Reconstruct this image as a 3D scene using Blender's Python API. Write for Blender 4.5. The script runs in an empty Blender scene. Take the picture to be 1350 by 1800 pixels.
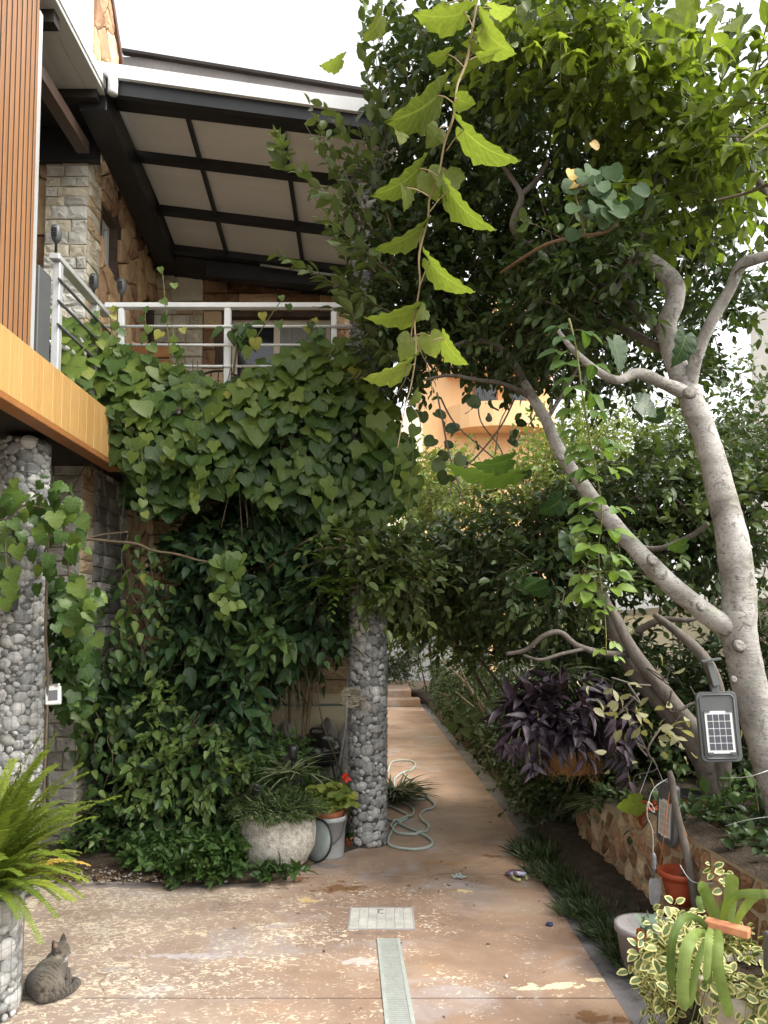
import bpy, bmesh, math, random
import numpy as np
from mathutils import Vector, Matrix, Quaternion, noise

random.seed(7)
RNG = np.random.default_rng(11)
S = bpy.context.scene
COL = S.collection
R = math.radians

# ------------------------------------------------------------------ camera
CAM_H, PITCH, FPX, CX, CY = 1.65, R(3.5), 1351.0, 675.0, 1027.0
cd = bpy.data.cameras.new('camera')
cam = bpy.data.objects.new('camera', cd)
COL.objects.link(cam)
cam.location = (0, 0, CAM_H)
cam.rotation_euler = (math.pi / 2 + PITCH, 0, 0)
cd.sensor_fit = 'VERTICAL'
cd.sensor_height = 36.0
cd.lens = FPX / 1800.0 * 36.0
cd.shift_y = 127.0 / 1800.0
cd.clip_start, cd.clip_end = 0.05, 2000
S.camera = cam

# ------------------------------------------------------------------ sky, sun, exposure
SUN_EL, SUN_AZ = R(48), R(112)      # azimuth measured from +Y towards +X
w = bpy.data.worlds.new('World')
S.world = w
w.use_nodes = True
nt = w.node_tree
nt.nodes.clear()
sky = nt.nodes.new('ShaderNodeTexSky')
sky.sky_type = 'NISHITA'
sky.sun_disc = False
sky.sun_elevation = SUN_EL
sky.sun_rotation = SUN_AZ
sky.air_density, sky.dust_density, sky.ozone_density = 1.2, 4.0, 1.0
hs = nt.nodes.new('ShaderNodeHueSaturation')
hs.inputs['Saturation'].default_value = 0.22
tint = nt.nodes.new('ShaderNodeMix'); tint.data_type = 'RGBA'; tint.blend_type = 'MULTIPLY'
tint.inputs[0].default_value = 1.0
tint.inputs[7].default_value = (1.0, 0.985, 0.955, 1)
bg = nt.nodes.new('ShaderNodeBackground')
bg.inputs['Strength'].default_value = 0.15
out = nt.nodes.new('ShaderNodeOutputWorld')
nt.links.new(sky.outputs[0], hs.inputs['Color'])
nt.links.new(hs.outputs[0], tint.inputs[6])
nt.links.new(tint.outputs[2], bg.inputs['Color'])
nt.links.new(bg.outputs[0], out.inputs['Surface'])

sd = bpy.data.lights.new('sun', 'SUN')
sun = bpy.data.objects.new('sun', sd)
COL.objects.link(sun)
sd.energy, sd.angle, sd.color = .85, R(22), (1.0, 0.94, 0.84)
sv = Vector((math.sin(SUN_AZ) * math.cos(SUN_EL), math.cos(SUN_AZ) * math.cos(SUN_EL), math.sin(SUN_EL)))
sun.rotation_euler = sv.to_track_quat('Z', 'Y').to_euler()
sun.location = (8, -6, 20)

vs = S.view_settings
S.display_settings.display_device = 'sRGB'
vs.view_transform, vs.look, vs.gamma, vs.use_curve_mapping = 'Standard', 'None', 1.0, False
vs.exposure = 1.74
S.cycles.use_denoising = True
S.cycles.max_bounces = 8
S.cycles.diffuse_bounces = 5
S.cycles.glossy_bounces = 3
S.cycles.transmission_bounces = 4
S.cycles.transparent_max_bounces = 8

# ------------------------------------------------------------------ where a ray of the photograph meets a depth or the ground
_f = Vector((0, math.cos(PITCH), math.sin(PITCH)))
_u = Vector((0, -math.sin(PITCH), math.cos(PITCH)))
def ray(px, py):
    return Vector((1, 0, 0)) * ((px - CX) / FPX) + _u * ((CY - py) / FPX) + _f
def W(px, py, Y):
    r = ray(px, py)
    return Vector((0, 0, CAM_H)) + r * (Y / r.y)
def G(px, py, z=0.0):
    r = ray(px, py)
    return Vector((0, 0, CAM_H)) + r * ((z - CAM_H) / r.z)
def PX(wpx, Y):          # metres for a width in pixels at depth Y
    return wpx * Y / FPX
_fa, _ua = np.array(_f), np.array(_u)
def Wn(px, py, Y):
    px, py, Y = np.asarray(px, float), np.asarray(py, float), np.asarray(Y, float)
    r = np.stack([(px - CX) / FPX, (CY - py) / FPX * _ua[1] + _fa[1], (CY - py) / FPX * _ua[2] + _fa[2]], -1)
    return np.array([0, 0, CAM_H]) + r * (Y / r[..., 1])[..., None]
def project(p):
    p = np.asarray(p) - np.array([0, 0, CAM_H])
    d = p @ _fa
    return CX + FPX * p[..., 0] / d, CY - FPX * (p @ _ua) / d, d

# ------------------------------------------------------------------ objects: things, parts, tags
WM = {}
def reg(o, M):
    WM[o.name] = M
    return o
def tag(o, label=None, cat=None, group=None, kind=None):
    if label: o['label'] = label
    if cat: o['category'] = cat
    if group: o['group'] = group
    if kind: o['kind'] = kind
    return o
def thing(name, loc, label, cat, group=None):
    o = bpy.data.objects.new(name, None)
    o.empty_display_size = 0.1
    COL.objects.link(o)
    o.location = loc
    tag(o, label, cat, group)
    return reg(o, Matrix.Translation(Vector(loc)))
I4 = Matrix.Identity(4)
def put(name, me, parent=None, M=I4, mat=None, kind=None):
    if mat is not None and not me.materials:
        me.materials.append(mat)
    o = bpy.data.objects.new(name, me)
    COL.objects.link(o)
    if parent is not None:
        o.parent = parent
        o.matrix_basis = WM[parent.name].inverted() @ M
    else:
        o.matrix_basis = M
    if kind: o['kind'] = kind
    return reg(o, M)

class MB:
    def __init__(s):
        s.v, s.f = [], []
    def add(s, vs, fs):
        b = len(s.v)
        s.v.extend([tuple(x) for x in vs])
        s.f.extend([tuple(b + i for i in f) for f in fs])
        return s
    def box(s, lo, hi, M=None):
        (x0, y0, z0), (x1, y1, z1) = lo, hi
        vs = [Vector(p) for p in ((x0, y0, z0), (x1, y0, z0), (x1, y1, z0), (x0, y1, z0), (x0, y0, z1), (x1, y0, z1), (x1, y1, z1), (x0, y1, z1))]
        if M is not None: vs = [M @ p for p in vs]
        return s.add(vs, [(0, 3, 2, 1), (4, 5, 6, 7), (0, 1, 5, 4), (1, 2, 6, 5), (2, 3, 7, 6), (3, 0, 4, 7)])
    def beam(s, a, b, wd, ht, up=(0, 0, 1)):
        a, b = Vector(a), Vector(b)
        d = b - a
        y = d.normalized()
        x = y.cross(Vector(up)).normalized()
        z = x.cross(y)
        M = Matrix((x, y, z)).transposed().to_4x4()
        M.translation = a
        return s.box((-wd / 2, 0, -ht / 2), (wd / 2, d.length, ht / 2), M)
    def tube(s, pts, rad, n=8, cap=True, wob=0.0, seed=0):
        pts = [Vector(p) for p in pts]
        if not hasattr(rad, '__len__'): rad = [rad] * len(pts)
        b = len(s.v)
        t0 = (pts[1] - pts[0]).normalized()
        x = t0.orthogonal().normalized()
        for i, p in enumerate(pts):
            t = (pts[min(i + 1, len(pts) - 1)] - pts[max(i - 1, 0)])
            t = t.normalized() if t.length > 1e-9 else t0
            x = (x - t * x.dot(t))
            x = x.normalized() if x.length > 1e-6 else t.orthogonal().normalized()
            y = t.cross(x)
            for k in range(n):
                a = 2 * math.pi * k / n
                d = x * math.cos(a) + y * math.sin(a)
                r = rad[i]
                if wob:
                    q = p + d * r
                    r *= 1 + wob * noise.noise(q * (0.5 / max(rad[0], .01)) + Vector((seed, 0, 0))) + wob * .5 * noise.noise(q * (1.6 / max(rad[0], .01)))
                s.v.append(tuple(p + d * r))
        for i in range(len(pts) - 1):
            for k in range(n):
                k2 = (k + 1) % n
                s.f.append((b + i * n + k, b + i * n + k2, b + (i + 1) * n + k2, b + (i + 1) * n + k))
        if cap:
            s.f.append(tuple(b + k for k in reversed(range(n))))
            s.f.append(tuple(b + (len(pts) - 1) * n + k for k in range(n)))
        return s
    def lathe(s, prof, n=20, c=(0, 0, 0), wob=0.0, sx=1.0, sy=1.0):
        b = len(s.v)
        c = Vector(c)
        for (r, z) in prof:
            for k in range(n):
                a = 2 * math.pi * k / n
                q = Vector((math.cos(a) * sx, math.sin(a) * sy, 0)) * r
                if wob:
                    q *= 1 + wob * noise.noise((q + Vector((0, 0, z))) * 6)
                s.v.append(tuple(c + q + Vector((0, 0, z))))
        for i in range(len(prof) - 1):
            for k in range(n):
                k2 = (k + 1) % n
                s.f.append((b + i * n + k, b + i * n + k2, b + (i + 1) * n + k2, b + (i + 1) * n + k))
        if prof[0][0] > 1e-4: s.f.append(tuple(b + k for k in reversed(range(n))))
        if prof[-1][0] > 1e-4: s.f.append(tuple(b + (len(prof) - 1) * n + k for k in range(n)))
        return s
    def ball(s, c, r, seg=10, ring=7, M=None):
        if not hasattr(r, '__len__'): r = (r, r, r)
        b = len(s.v)
        c = Vector(c)
        for i in range(ring + 1):
            th = math.pi * i / ring
            for k in range(seg):
                a = 2 * math.pi * k / seg
                q = Vector((r[0] * math.sin(th) * math.cos(a), r[1] * math.sin(th) * math.sin(a), -r[2] * math.cos(th)))
                if M is not None: q = M @ q
                s.v.append(tuple(c + q))
        for i in range(ring):
            for k in range(seg):
                k2 = (k + 1) % seg
                s.f.append((b + i * seg + k, b + i * seg + k2, b + (i + 1) * seg + k2, b + (i + 1) * seg + k))
        return s
    def mesh(s, name, smooth=False):
        me = bpy.data.meshes.new(name)
        me.from_pydata(s.v, [], s.f)
        if smooth:
            me.polygons.foreach_set('use_smooth', [True] * len(me.polygons))
        me.update()
        return me
    def build(s, name, mat, parent=None, smooth=False, kind=None, M=I4, bevel=0, auto=None):
        me = s.mesh(name, smooth)
        if auto is not None:
            bm = bmesh.new(); bm.from_mesh(me)
            bmesh.ops.remove_doubles(bm, verts=bm.verts, dist=1e-5)
            for e in bm.edges:
                e.smooth = not (len(e.link_faces) == 2 and e.calc_face_angle(0) > auto)
            for f in bm.faces: f.smooth = True
            bm.to_mesh(me); bm.free()
        if bevel:
            bm = bmesh.new(); bm.from_mesh(me)
            bmesh.ops.bevel(bm, geom=list(bm.edges), offset=bevel, segments=1, affect='EDGES', clamp_overlap=True)
            bm.to_mesh(me); bm.free()
        return put(name, me, parent, M, mat, kind)

def crom(pts, n=6, closed=False):
    pts = [Vector(p) for p in pts]
    o = []
    m = len(pts)
    for i in range(m - 1):
        p0, p1, p2, p3 = pts[max(i - 1, 0)], pts[i], pts[i + 1], pts[min(i + 2, m - 1)]
        for k in range(n):
            t = k / n
            o.append(0.5 * ((2 * p1) + (p2 - p0) * t + (2 * p0 - 5 * p1 + 4 * p2 - p3) * t * t + (3 * p1 - p0 - 3 * p2 + p3) * t ** 3))
    o.append(pts[-1])
    return o
def lerp_list(v, n):
    m = len(v)
    return [v[min(int(i * (m - 1) / (n - 1)), m - 2)] * (1 - (i * (m - 1) / (n - 1) - min(int(i * (m - 1) / (n - 1)), m - 2)))
            + v[min(int(i * (m - 1) / (n - 1)), m - 2) + 1] * (i * (m - 1) / (n - 1) - min(int(i * (m - 1) / (n - 1)), m - 2)) for i in range(n)]

# ------------------------------------------------------------------ materials
def new_mat(name):
    m = bpy.data.materials.new(name)
    m.use_nodes = True
    t = m.node_tree
    t.nodes.clear()
    o = t.nodes.new('ShaderNodeOutputMaterial')
    return m, t, o
def N(t, kind, **kw):
    n = t.nodes.new(kind)
    for k, v in kw.items():
        if k in ('operation', 'blend_type', 'data_type', 'noise_dimensions', 'feature', 'attribute_name', 'interpolation_type', 'wave_type', 'bands_direction'):
            setattr(n, k, v)
    return n
def ramp(t, stops):
    n = t.nodes.new('ShaderNodeValToRGB')
    e = n.color_ramp.elements
    while len(e) > 1: e.remove(e[-1])
    for i, (p, c) in enumerate(stops):
        x = e[0] if i == 0 else e.new(p)
        x.position = p
        x.color = (c[0], c[1], c[2], 1) if hasattr(c, '__len__') else (c, c, c, 1)
    return n
def math_(t, op, a, b=None, c=None, clamp=False):
    n = t.nodes.new('ShaderNodeMath')
    n.operation = op
    n.use_clamp = clamp
    for i, x in enumerate((a, b, c)):
        if x is None: continue
        if isinstance(x, (int, float)): n.inputs[i].default_value = x
        else: t.links.new(x, n.inputs[i])
    return n.outputs[0]
def mixc(t, fac, a, b, blend='MIX'):
    n = t.nodes.new('ShaderNodeMix')
    n.data_type = 'RGBA'
    n.blend_type = blend
    for i, x in ((0, fac), (6, a), (7, b)):
        if isinstance(x, (int, float)): n.inputs[i].default_value = x
        elif isinstance(x, (tuple, list)): n.inputs[i].default_value = (*x[:3], 1)
        else: t.links.new(x, n.inputs[i])
    return n.outputs[2]
def noise_(t, co, scale, detail=4, rough=.55, w=None, dist=0.0):
    n = t.nodes.new('ShaderNodeTexNoise')
    if w is not None:
        n.noise_dimensions = '4D'
        t.links.new(w, n.inputs['W'])
    n.inputs['Scale'].default_value = scale
    n.inputs['Detail'].default_value = detail
    n.inputs['Roughness'].default_value = rough
    n.inputs['Distortion'].default_value = dist
    if co is not None: t.links.new(co, n.inputs['Vector'])
    return n.outputs['Fac']
def coords(t, scale=None, kind='Object'):
    n = t.nodes.new('ShaderNodeTexCoord')
    o = n.outputs[kind]
    if scale is not None:
        m = t.nodes.new('ShaderNodeMapping')
        m.inputs['Scale'].default_value = scale
        t.links.new(o, m.inputs['Vector'])
        o = m.outputs[0]
    return o
def bump_(t, h, strength, dist=0.01):
    b = t.nodes.new('ShaderNodeBump')
    b.inputs['Strength'].default_value = strength
    b.inputs['Distance'].default_value = dist
    t.links.new(h, b.inputs['Height'])
    return b.outputs[0]
def rough_mat(name, stops, scale=8, rough=.8, bump=.4, bdist=.01, bscale=None, orand=.25, spec=.3, metal=0.0, aniso=None, detail=5, fine=.25):
    """colour from noise through a ramp, brightness varied per object, bump from a finer noise"""
    m, t, o = new_mat(name)
    p = N(t, 'ShaderNodeBsdfPrincipled')
    oi = N(t, 'ShaderNodeObjectInfo')
    wv = math_(t, 'MULTIPLY', oi.outputs['Random'], 37.0)
    co = coords(t, aniso)
    n1 = noise_(t, co, scale, detail, .6, wv)
    col = ramp(t, stops)
    if orand:
        sh = math_(t, 'MULTIPLY_ADD', oi.outputs['Random'], orand, -orand / 2)
        t.links.new(math_(t, 'ADD', n1, sh), col.inputs[0])
    else:
        t.links.new(n1, col.inputs[0])
    n2 = noise_(t, co, (bscale or scale * 5), 4, .65, wv)
    c2 = mixc(t, fine, col.outputs[0], n2, 'OVERLAY')
    t.links.new(c2, p.inputs['Base Color'])
    p.inputs['Roughness'].default_value = rough
    p.inputs['Specular IOR Level'].default_value = spec
    p.inputs['Metallic'].default_value = metal
    if bump:
        t.links.new(bump_(t, n2, bump, bdist), p.inputs['Normal'])
    t.links.new(p.outputs[0], o.inputs[0])
    return m
def leaf_mat(name, dark, mid, light, trans=.28, rough=.42, margin=None, rib=.35, spec=.35, yellow=None, parallel=False):
    """leaf colour by the leaf's own number (lc.z), a paler midrib (lc.x near 0), optional pale margin; thin, so light passes"""
    m, t, o = new_mat(name)
    a = N(t, 'ShaderNodeAttribute'); a.attribute_name = 'lc'
    s = N(t, 'ShaderNodeSeparateXYZ')
    t.links.new(a.outputs['Vector'], s.inputs[0])
    oi = N(t, 'ShaderNodeObjectInfo')
    v = math_(t, 'MULTIPLY_ADD', oi.outputs['Random'], .3, s.outputs['Z'])
    v = math_(t, 'SUBTRACT', v, .15)
    st = [(0.0, dark), (.5, mid), (1.0, light)]
    if yellow: st = [(0.0, dark), (.45, mid), (.93, light), (1.0, yellow)]
    col = ramp(t, st)
    t.links.new(v, col.inputs[0])
    ax = math_(t, 'ABSOLUTE', s.outputs['X'])
    geo = N(t, 'ShaderNodeNewGeometry')
    nz = noise_(t, geo.outputs['Position'], 45, 3, .6)
    c = mixc(t, .35, col.outputs[0], nz, 'OVERLAY')
    if margin:
        e = math_(t, 'MULTIPLY_ADD', nz, .5, ax)
        mk = math_(t, 'GREATER_THAN', e, .8)
        c = mixc(t, mk, c, margin)
    r = math_(t, 'LESS_THAN', ax, .06)
    r = math_(t, 'MULTIPLY', r, rib)
    c = mixc(t, r, c, light)
    # veins as fine relief
    vn = math_(t, 'SINE', math_(t, 'MULTIPLY_ADD', s.outputs['Y'], 44.0, math_(t, 'MULTIPLY', ax, -14.0)))
    else_v = math_(t, 'MULTIPLY', math_(t, 'GREATER_THAN', vn, .9), rib * (0 if parallel else .55))
    c = mixc(t, else_v, c, light)
    if parallel:
        vn = math_(t, 'SINE', math_(t, 'MULTIPLY', s.outputs['X'], 42.0))
        sk = math_(t, 'MULTIPLY_ADD', vn, .5, .5)
        c = mixc(t, math_(t, 'MULTIPLY', sk, .28), c, light)
        wz = noise_(t, geo.outputs['Position'], 9, 3, .6)
        c = mixc(t, .5, c, wz, 'OVERLAY')
    b = bump_(t, vn, .14 if parallel else .07, .003)
    p = N(t, 'ShaderNodeBsdfPrincipled')
    t.links.new(c, p.inputs['Base Color'])
    p.inputs['Roughness'].default_value = rough
    p.inputs['Specular IOR Level'].default_value = spec
    t.links.new(b, p.inputs['Normal'])
    tr = N(t, 'ShaderNodeBsdfTranslucent')
    tc = mixc(t, 1.0, c, (1.25, 1.3, .55), 'MULTIPLY')
    t.links.new(tc, tr.inputs['Color'])
    mx = N(t, 'ShaderNodeMixShader')
    mx.inputs[0].default_value = trans
    t.links.new(p.outputs[0], mx.inputs[1]); t.links.new(tr.outputs[0], mx.inputs[2])
    t.links.new(mx.outputs[0], o.inputs[0])
    return m
def plain(name, col, rough=.5, metal=0.0, spec=.5, bump=0.0, scale=60, var=.12):
    c = np.array(col)
    return rough_mat(name, [(.25, c * (1 - var)), (.75, np.minimum(c * (1 + var), 1))], scale=6, rough=rough, bump=bump, bdist=.002, bscale=scale, orand=.1, spec=spec, metal=metal, fine=.1)

# ------------------------------------------------------------------ leaves
def leaf_template(side, mid=(0.0, .5, 1.0), fold=.25, curl=.15, wave=0.0, wid=1.0):
    """half outline SIDE [(x, y)...] from base to tip around a midrib; verts, tris, lc (edge fraction, along, 0)"""
    v, lc, f = [], [], []
    mids = list(mid)
    xm = max(x for x, y in side)
    for y in mids:
        v.append((0, y, -curl * y * y)); lc.append((0, y))
    nm = len(mids)
    for sgn in (1, -1):
        idx = []
        for i, (x, y) in enumerate(side):
            z = fold * x * wid - curl * y * y + wave * math.sin(i * 2.4 + sgn)
            v.append((sgn * x * wid, y, z)); lc.append((sgn * 1.0, y))
            idx.append(len(v) - 1)
        # strip between midrib and side
        i = j = 0
        while i < nm - 1 or j < len(idx) - 1:
            if j >= len(idx) - 1: adv_mid = True
            elif i >= nm - 1: adv_mid = False
            else: adv_mid = mids[i + 1] < side[j + 1][1]
            if adv_mid:
                tri = (i, idx[j], i + 1); i += 1
            else:
                tri = (i, idx[j], idx[j + 1]); j += 1
            f.append(tri if sgn == 1 else tri[::-1])
        # tip
    return np.array(v, float), np.array(f, int), np.array(lc, float)

T_OVAL = leaf_template([(.12, .1), (.26, .38), (.22, .68), (.0, 1.0)], (0, .4, .75, 1.0), .35, .18)
T_OVAL_LO = leaf_template([(.25, .35), (.2, .7), (0, 1.0)], (0, .5, 1.0), .35, .2)
T_POINT = leaf_template([(.16, .04), (.28, .24), (.235, .52), (.09, .84), (0, 1.0)], (0, .3, .65, 1.0), .38, .25, .015)
T_HEART = leaf_template([(.2, -.12), (.42, -.08), (.52, .12), (.5, .38), (.33, .62), (.12, .86), (0, 1.0)], (0, .3, .65, 1.0), .16, .16, .02)
T_IVY = leaf_template([(.18, -.14), (.4, -.12), (.5, .1), (.6, .42), (.34, .52), (.2, .8), (0, 1.0)], (0, .3, .65, 1.0), .12, .18, .025)
def _grape():
    pts = [(.05, -.06), (.16, -.2), (.3, -.24), (.4, -.17), (.5, -.1), (.55, .02), (.6, .1), (.6, .2), (.66, .32), (.58, .42), (.5, .46), (.44, .56), (.42, .68), (.32, .76), (.25, .86), (.15, .92), (.09, 1.0), (0, 1.06)]
    return leaf_template(pts, (0, .15, .3, .45, .6, .75, .9, 1.06), .15, .32, .028)
T_GRAPE = _grape()
T_LANCE = leaf_template([(.06, .05), (.11, .35), (.09, .7), (0, 1.0)], (0, .35, .7, 1.0), .3, .35)
T_BLADE = leaf_template([(.035, 0), (.035, .4), (.025, .75), (0, 1.0)], (0, .4, .75, 1.0), .3, .45)
T_ROUND = leaf_template([(.2, -.08), (.42, .02), (.52, .3), (.46, .62), (.26, .86), (0, .94)], (0, .3, .65, .94), .18, .12, .03)
T_ROSE = leaf_template([(.14, .05), (.27, .25), (.29, .5), (.2, .78), (0, 1.0)], (0, .35, .7, 1.0), .3, .25)

def nrm(a):
    return a / np.maximum(np.linalg.norm(a, axis=-1, keepdims=True), 1e-9)
def frames(D, Nn, Sc):
    y = nrm(D)
    z = Nn - (Nn * y).sum(-1, keepdims=True) * y
    z = nrm(z + 1e-6)
    x = np.cross(y, z)
    return np.stack([x, y, z], -1) * np.asarray(Sc).reshape(-1, 1, 1)      # columns

def leaf_mesh(name, tmpl, P, F, LV):
    v, f, lc = tmpl
    n, k = len(P), len(v)
    V = np.einsum('nij,kj->nki', F, v) + P[:, None, :]
    FI = (f[None] + (np.arange(n) * k)[:, None, None]).reshape(-1, 3)
    me = bpy.data.meshes.new(name)
    me.vertices.add(n * k)
    me.vertices.foreach_set('co', V.reshape(-1).astype(np.float32))
    me.loops.add(len(FI) * 3)
    me.loops.foreach_set('vertex_index', FI.reshape(-1).astype(np.int32))
    me.polygons.add(len(FI))
    me.polygons.foreach_set('loop_start', (np.arange(len(FI)) * 3).astype(np.int32))
    me.polygons.foreach_set('use_smooth', np.ones(len(FI), bool))
    a = me.attributes.new('lc', 'FLOAT_VECTOR', 'POINT')
    L = np.zeros((n, k, 3), np.float32)
    L[:, :, :2] = lc[None]
    L[:, :, 2] = np.asarray(LV)[:, None]
    a.data.foreach_set('vector', L.reshape(-1))
    me.update(calc_edges=True)
    return me
_single = {}
def single_leaf(tkey, tmpl, lv, mat):
    q = int(np.clip(round(lv * 5), 0, 5))
    k = (tkey, q, mat.name)
    if k not in _single:
        me = leaf_mesh('leaf', tmpl, np.zeros((1, 3)), np.eye(3)[None], [q / 5])
        me.materials.append(mat)
        _single[k] = me
    return _single[k]
def add_leaves(parent, tkey, tmpl, mat, P, D, Nn, Sc, LV, n_parts=300, part='leaf', mass='foliage', near=None):
    """the N_PARTS leaves that show largest become parts, the rest one stuff mesh"""
    P = np.asarray(P, float)
    Sc = np.broadcast_to(np.asarray(Sc, float), (len(P),))
    LV = np.clip(np.broadcast_to(np.asarray(LV, float), (len(P),)), 0, 1)
    F = frames(np.asarray(D, float), np.asarray(Nn, float), Sc)
    x, y, d = project(P)
    show = Sc / d * (0.25 + .75 * np.abs((F[:, :, 2] / Sc[:, None] * nrm(P - np.array([0, 0, CAM_H]))).sum(-1)))
    if near is not None: show = show * near
    show = show / (d ** 2)
    show = np.where((x > 5) & (x < 1345) & (y > 5) & (y < 1795), show, 0)
    idx = np.argsort(-show)
    top = idx[:n_parts]
    for i in top:
        M = Matrix(F[i].tolist()).to_4x4()
        M.translation = Vector(P[i])
        put(part, single_leaf(tkey, tmpl, LV[i], mat), parent, M)
    rest = idx[n_parts:]
    if len(rest):
        me = leaf_mesh(mass, tmpl, P[rest], F[rest], LV[rest])
        put(mass, me, parent, I4, mat, 'stuff')

def in_poly(px, py, poly):
    c = np.zeros(px.shape, bool)
    j = len(poly) - 1
    for i in range(len(poly)):
        xi, yi = poly[i]; xj, yj = poly[j]
        with np.errstate(divide='ignore', invalid='ignore'):
            c ^= ((yi > py) != (yj > py)) & (px < (xj - xi) * (py - yi) / (yj - yi + 1e-12) + xi)
        j = i
    return c
def sample_poly(poly, n):
    a = np.array(poly, float)
    lo, hi = a.min(0), a.max(0)
    ox, oy = [], []
    m = 0
    while m < n:
        q = RNG.uniform(lo, hi, (n * 2 + 20, 2))
        k = in_poly(q[:, 0], q[:, 1], poly)
        ox.append(q[k, 0]); oy.append(q[k, 1]); m += k.sum()
    return np.concatenate(ox)[:n], np.concatenate(oy)[:n]
def vnoise(P, scale, seed=0):
    return np.array([noise.noise(Vector(p) * scale + Vector((seed, seed * .7, 0))) for p in P])

def lobes(els):
    """twig starts and outward directions in a set of egg-shaped lobes: (px, py, rx px, ry px, Y0, Y1, twigs)"""
    Ps, Ds = [], []
    for (cx, cy, rx, ry, Y0, Y1, n) in els:
        u = nrm(RNG.normal(size=(n, 3))) * (RNG.uniform(0, 1, (n, 1)) ** (1 / 2.2))
        Y = (Y0 + Y1) / 2 + u[:, 1] * (Y1 - Y0) / 2
        Ym = (Y0 + Y1) / 2
        C = Wn(cx, cy, Ym)
        p = C + u * np.array([rx * Ym / FPX, (Y1 - Y0) / 2, ry * Ym / FPX])
        Ps.append(p)
        Ds.append(nrm(u * np.array([1, .8, 1]) + RNG.normal(size=(n, 3)) * .45))
    return np.concatenate(Ps), np.concatenate(Ds)
def twig_leaves(P, D, length, per, leaf, up=.35, droop=.12, ang=.9, lsd=.25, nrand=.55, lv=.45, lvs=.2, seed=1, tip_lv=.15, face=0.0):
    """leaves set alternately along straight twigs; all numpy"""
    n = len(P)
    D = nrm(D + np.array([0, 0, up]))
    L = length * RNG.uniform(.6, 1.35, n)
    a = nrm(np.cross(D, RNG.normal(size=(n, 3))))
    b = np.cross(D, a)
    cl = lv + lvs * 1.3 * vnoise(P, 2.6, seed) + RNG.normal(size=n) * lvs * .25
    oP, oD, oN, oS, oL = [], [], [], [], []
    for j in range(per):
        t = (j + .6) / per
        ph = j * 2.4 + RNG.uniform(0, 1, n)
        rad = a * np.cos(ph)[:, None] + b * np.sin(ph)[:, None]
        pos = P + D * (L * t)[:, None] + np.array([0, 0, -1]) * (droop * L * t * t)[:, None]
        al = ang * (1.1 - .5 * t) + RNG.normal(size=n) * .2
        d = D * np.cos(al)[:, None] + rad * np.sin(al)[:, None] + np.array([0, 0, -.25])
        nn = np.array([0, 0, 1.0]) + RNG.normal(size=(n, 3)) * nrand + D * .2 - np.array([0, 1, 0]) * face
        oP.append(pos); oD.append(d); oN.append(nn)
        oS.append(leaf * np.clip(1 + RNG.normal(size=n) * lsd, .45, 1.6) * (1 - .25 * t * t))
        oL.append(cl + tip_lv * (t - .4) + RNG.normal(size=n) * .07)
    return tuple(np.concatenate(x) for x in (oP, oD, oN, oS, oL))
def twig_mesh(P, D, length, up, r=.003, every=1, droop=.12):
    D = nrm(D + np.array([0, 0, up]))
    P, D = P[::every], D[::every]
    n = len(P)
    a = nrm(np.cross(D, RNG.normal(size=(n, 3)))); b = np.cross(D, a)
    V = []
    for t, rr in ((-.25, 1.3), (.5, 1.0), (1.0, .4)):
        c = P + D * length * t + np.array([0, 0, -1]) * droop * length * t * abs(t)
        for k in range(3):
            V.append(c + (a * math.cos(k * 2.094) + b * math.sin(k * 2.094)) * r * rr)
    V = np.stack(V, 1).reshape(-1, 3)
    f = []
    for s in range(2):
        for k in range(3):
            f.append((s * 3 + k, s * 3 + (k + 1) % 3, (s + 1) * 3 + (k + 1) % 3, (s + 1) * 3 + k))
    f = np.array(f)
    F = (f[None] + (np.arange(n) * 9)[:, None, None]).reshape(-1, 4)
    me = bpy.data.meshes.new('twig')
    me.vertices.add(len(V)); me.vertices.foreach_set('co', V.reshape(-1).astype(np.float32))
    me.loops.add(F.size); me.loops.foreach_set('vertex_index', F.reshape(-1).astype(np.int32))
    me.polygons.add(len(F)); me.polygons.foreach_set('loop_start', (np.arange(len(F)) * 4).astype(np.int32))
    me.update(calc_edges=True)
    return me
def grow(root, els, mat, tkey, tmpl, leaf=.06, length=.3, per=9, up=.35, droop=.12, parts=300, twigs=None, every=2, clip=None, near=None, **kw):
    P, D = lobes(els) if isinstance(els, list) else els
    if clip is not None:
        x, y, d = project(P)
        k = clip(x, y, P)
        P, D = P[k], D[k]
    A = twig_leaves(P, D, length, per, leaf, up, droop, **kw)
    add_leaves(root, tkey, tmpl, mat, *A, n_parts=parts)
    if twigs is not None:
        put('twig', twig_mesh(P, D, length, up, r=leaf * .045, every=every, droop=droop), root, I4, twigs, 'stuff')

# ------------------------------------------------------------------ cut stones of a wall: cells of scattered seeds
def clip_poly(poly, nx, ny, c):
    o = []
    for i in range(len(poly)):
        a, b = poly[i], poly[(i + 1) % len(poly)]
        da, db = a[0] * nx + a[1] * ny - c, b[0] * nx + b[1] * ny - c
        if da <= 0: o.append(a)
        if (da < 0 < db) or (db < 0 < da):
            t = da / (da - db)
            o.append((a[0] + (b[0] - a[0]) * t, a[1] + (b[1] - a[1]) * t))
    return o
def cells(outline, seeds):
    res = []
    for i, s in enumerate(seeds):
        p = list(outline)
        for j, q in enumerate(seeds):
            if i == j: continue
            nx, ny = q[0] - s[0], q[1] - s[1]
            if nx * nx + ny * ny > 1.2: continue
            c = (q[0] ** 2 + q[1] ** 2 - s[0] ** 2 - s[1] ** 2) / 2
            p = clip_poly(p, nx, ny, c)
            if len(p) < 3: break
        if len(p) >= 3: res.append(p)
    return res
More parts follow.
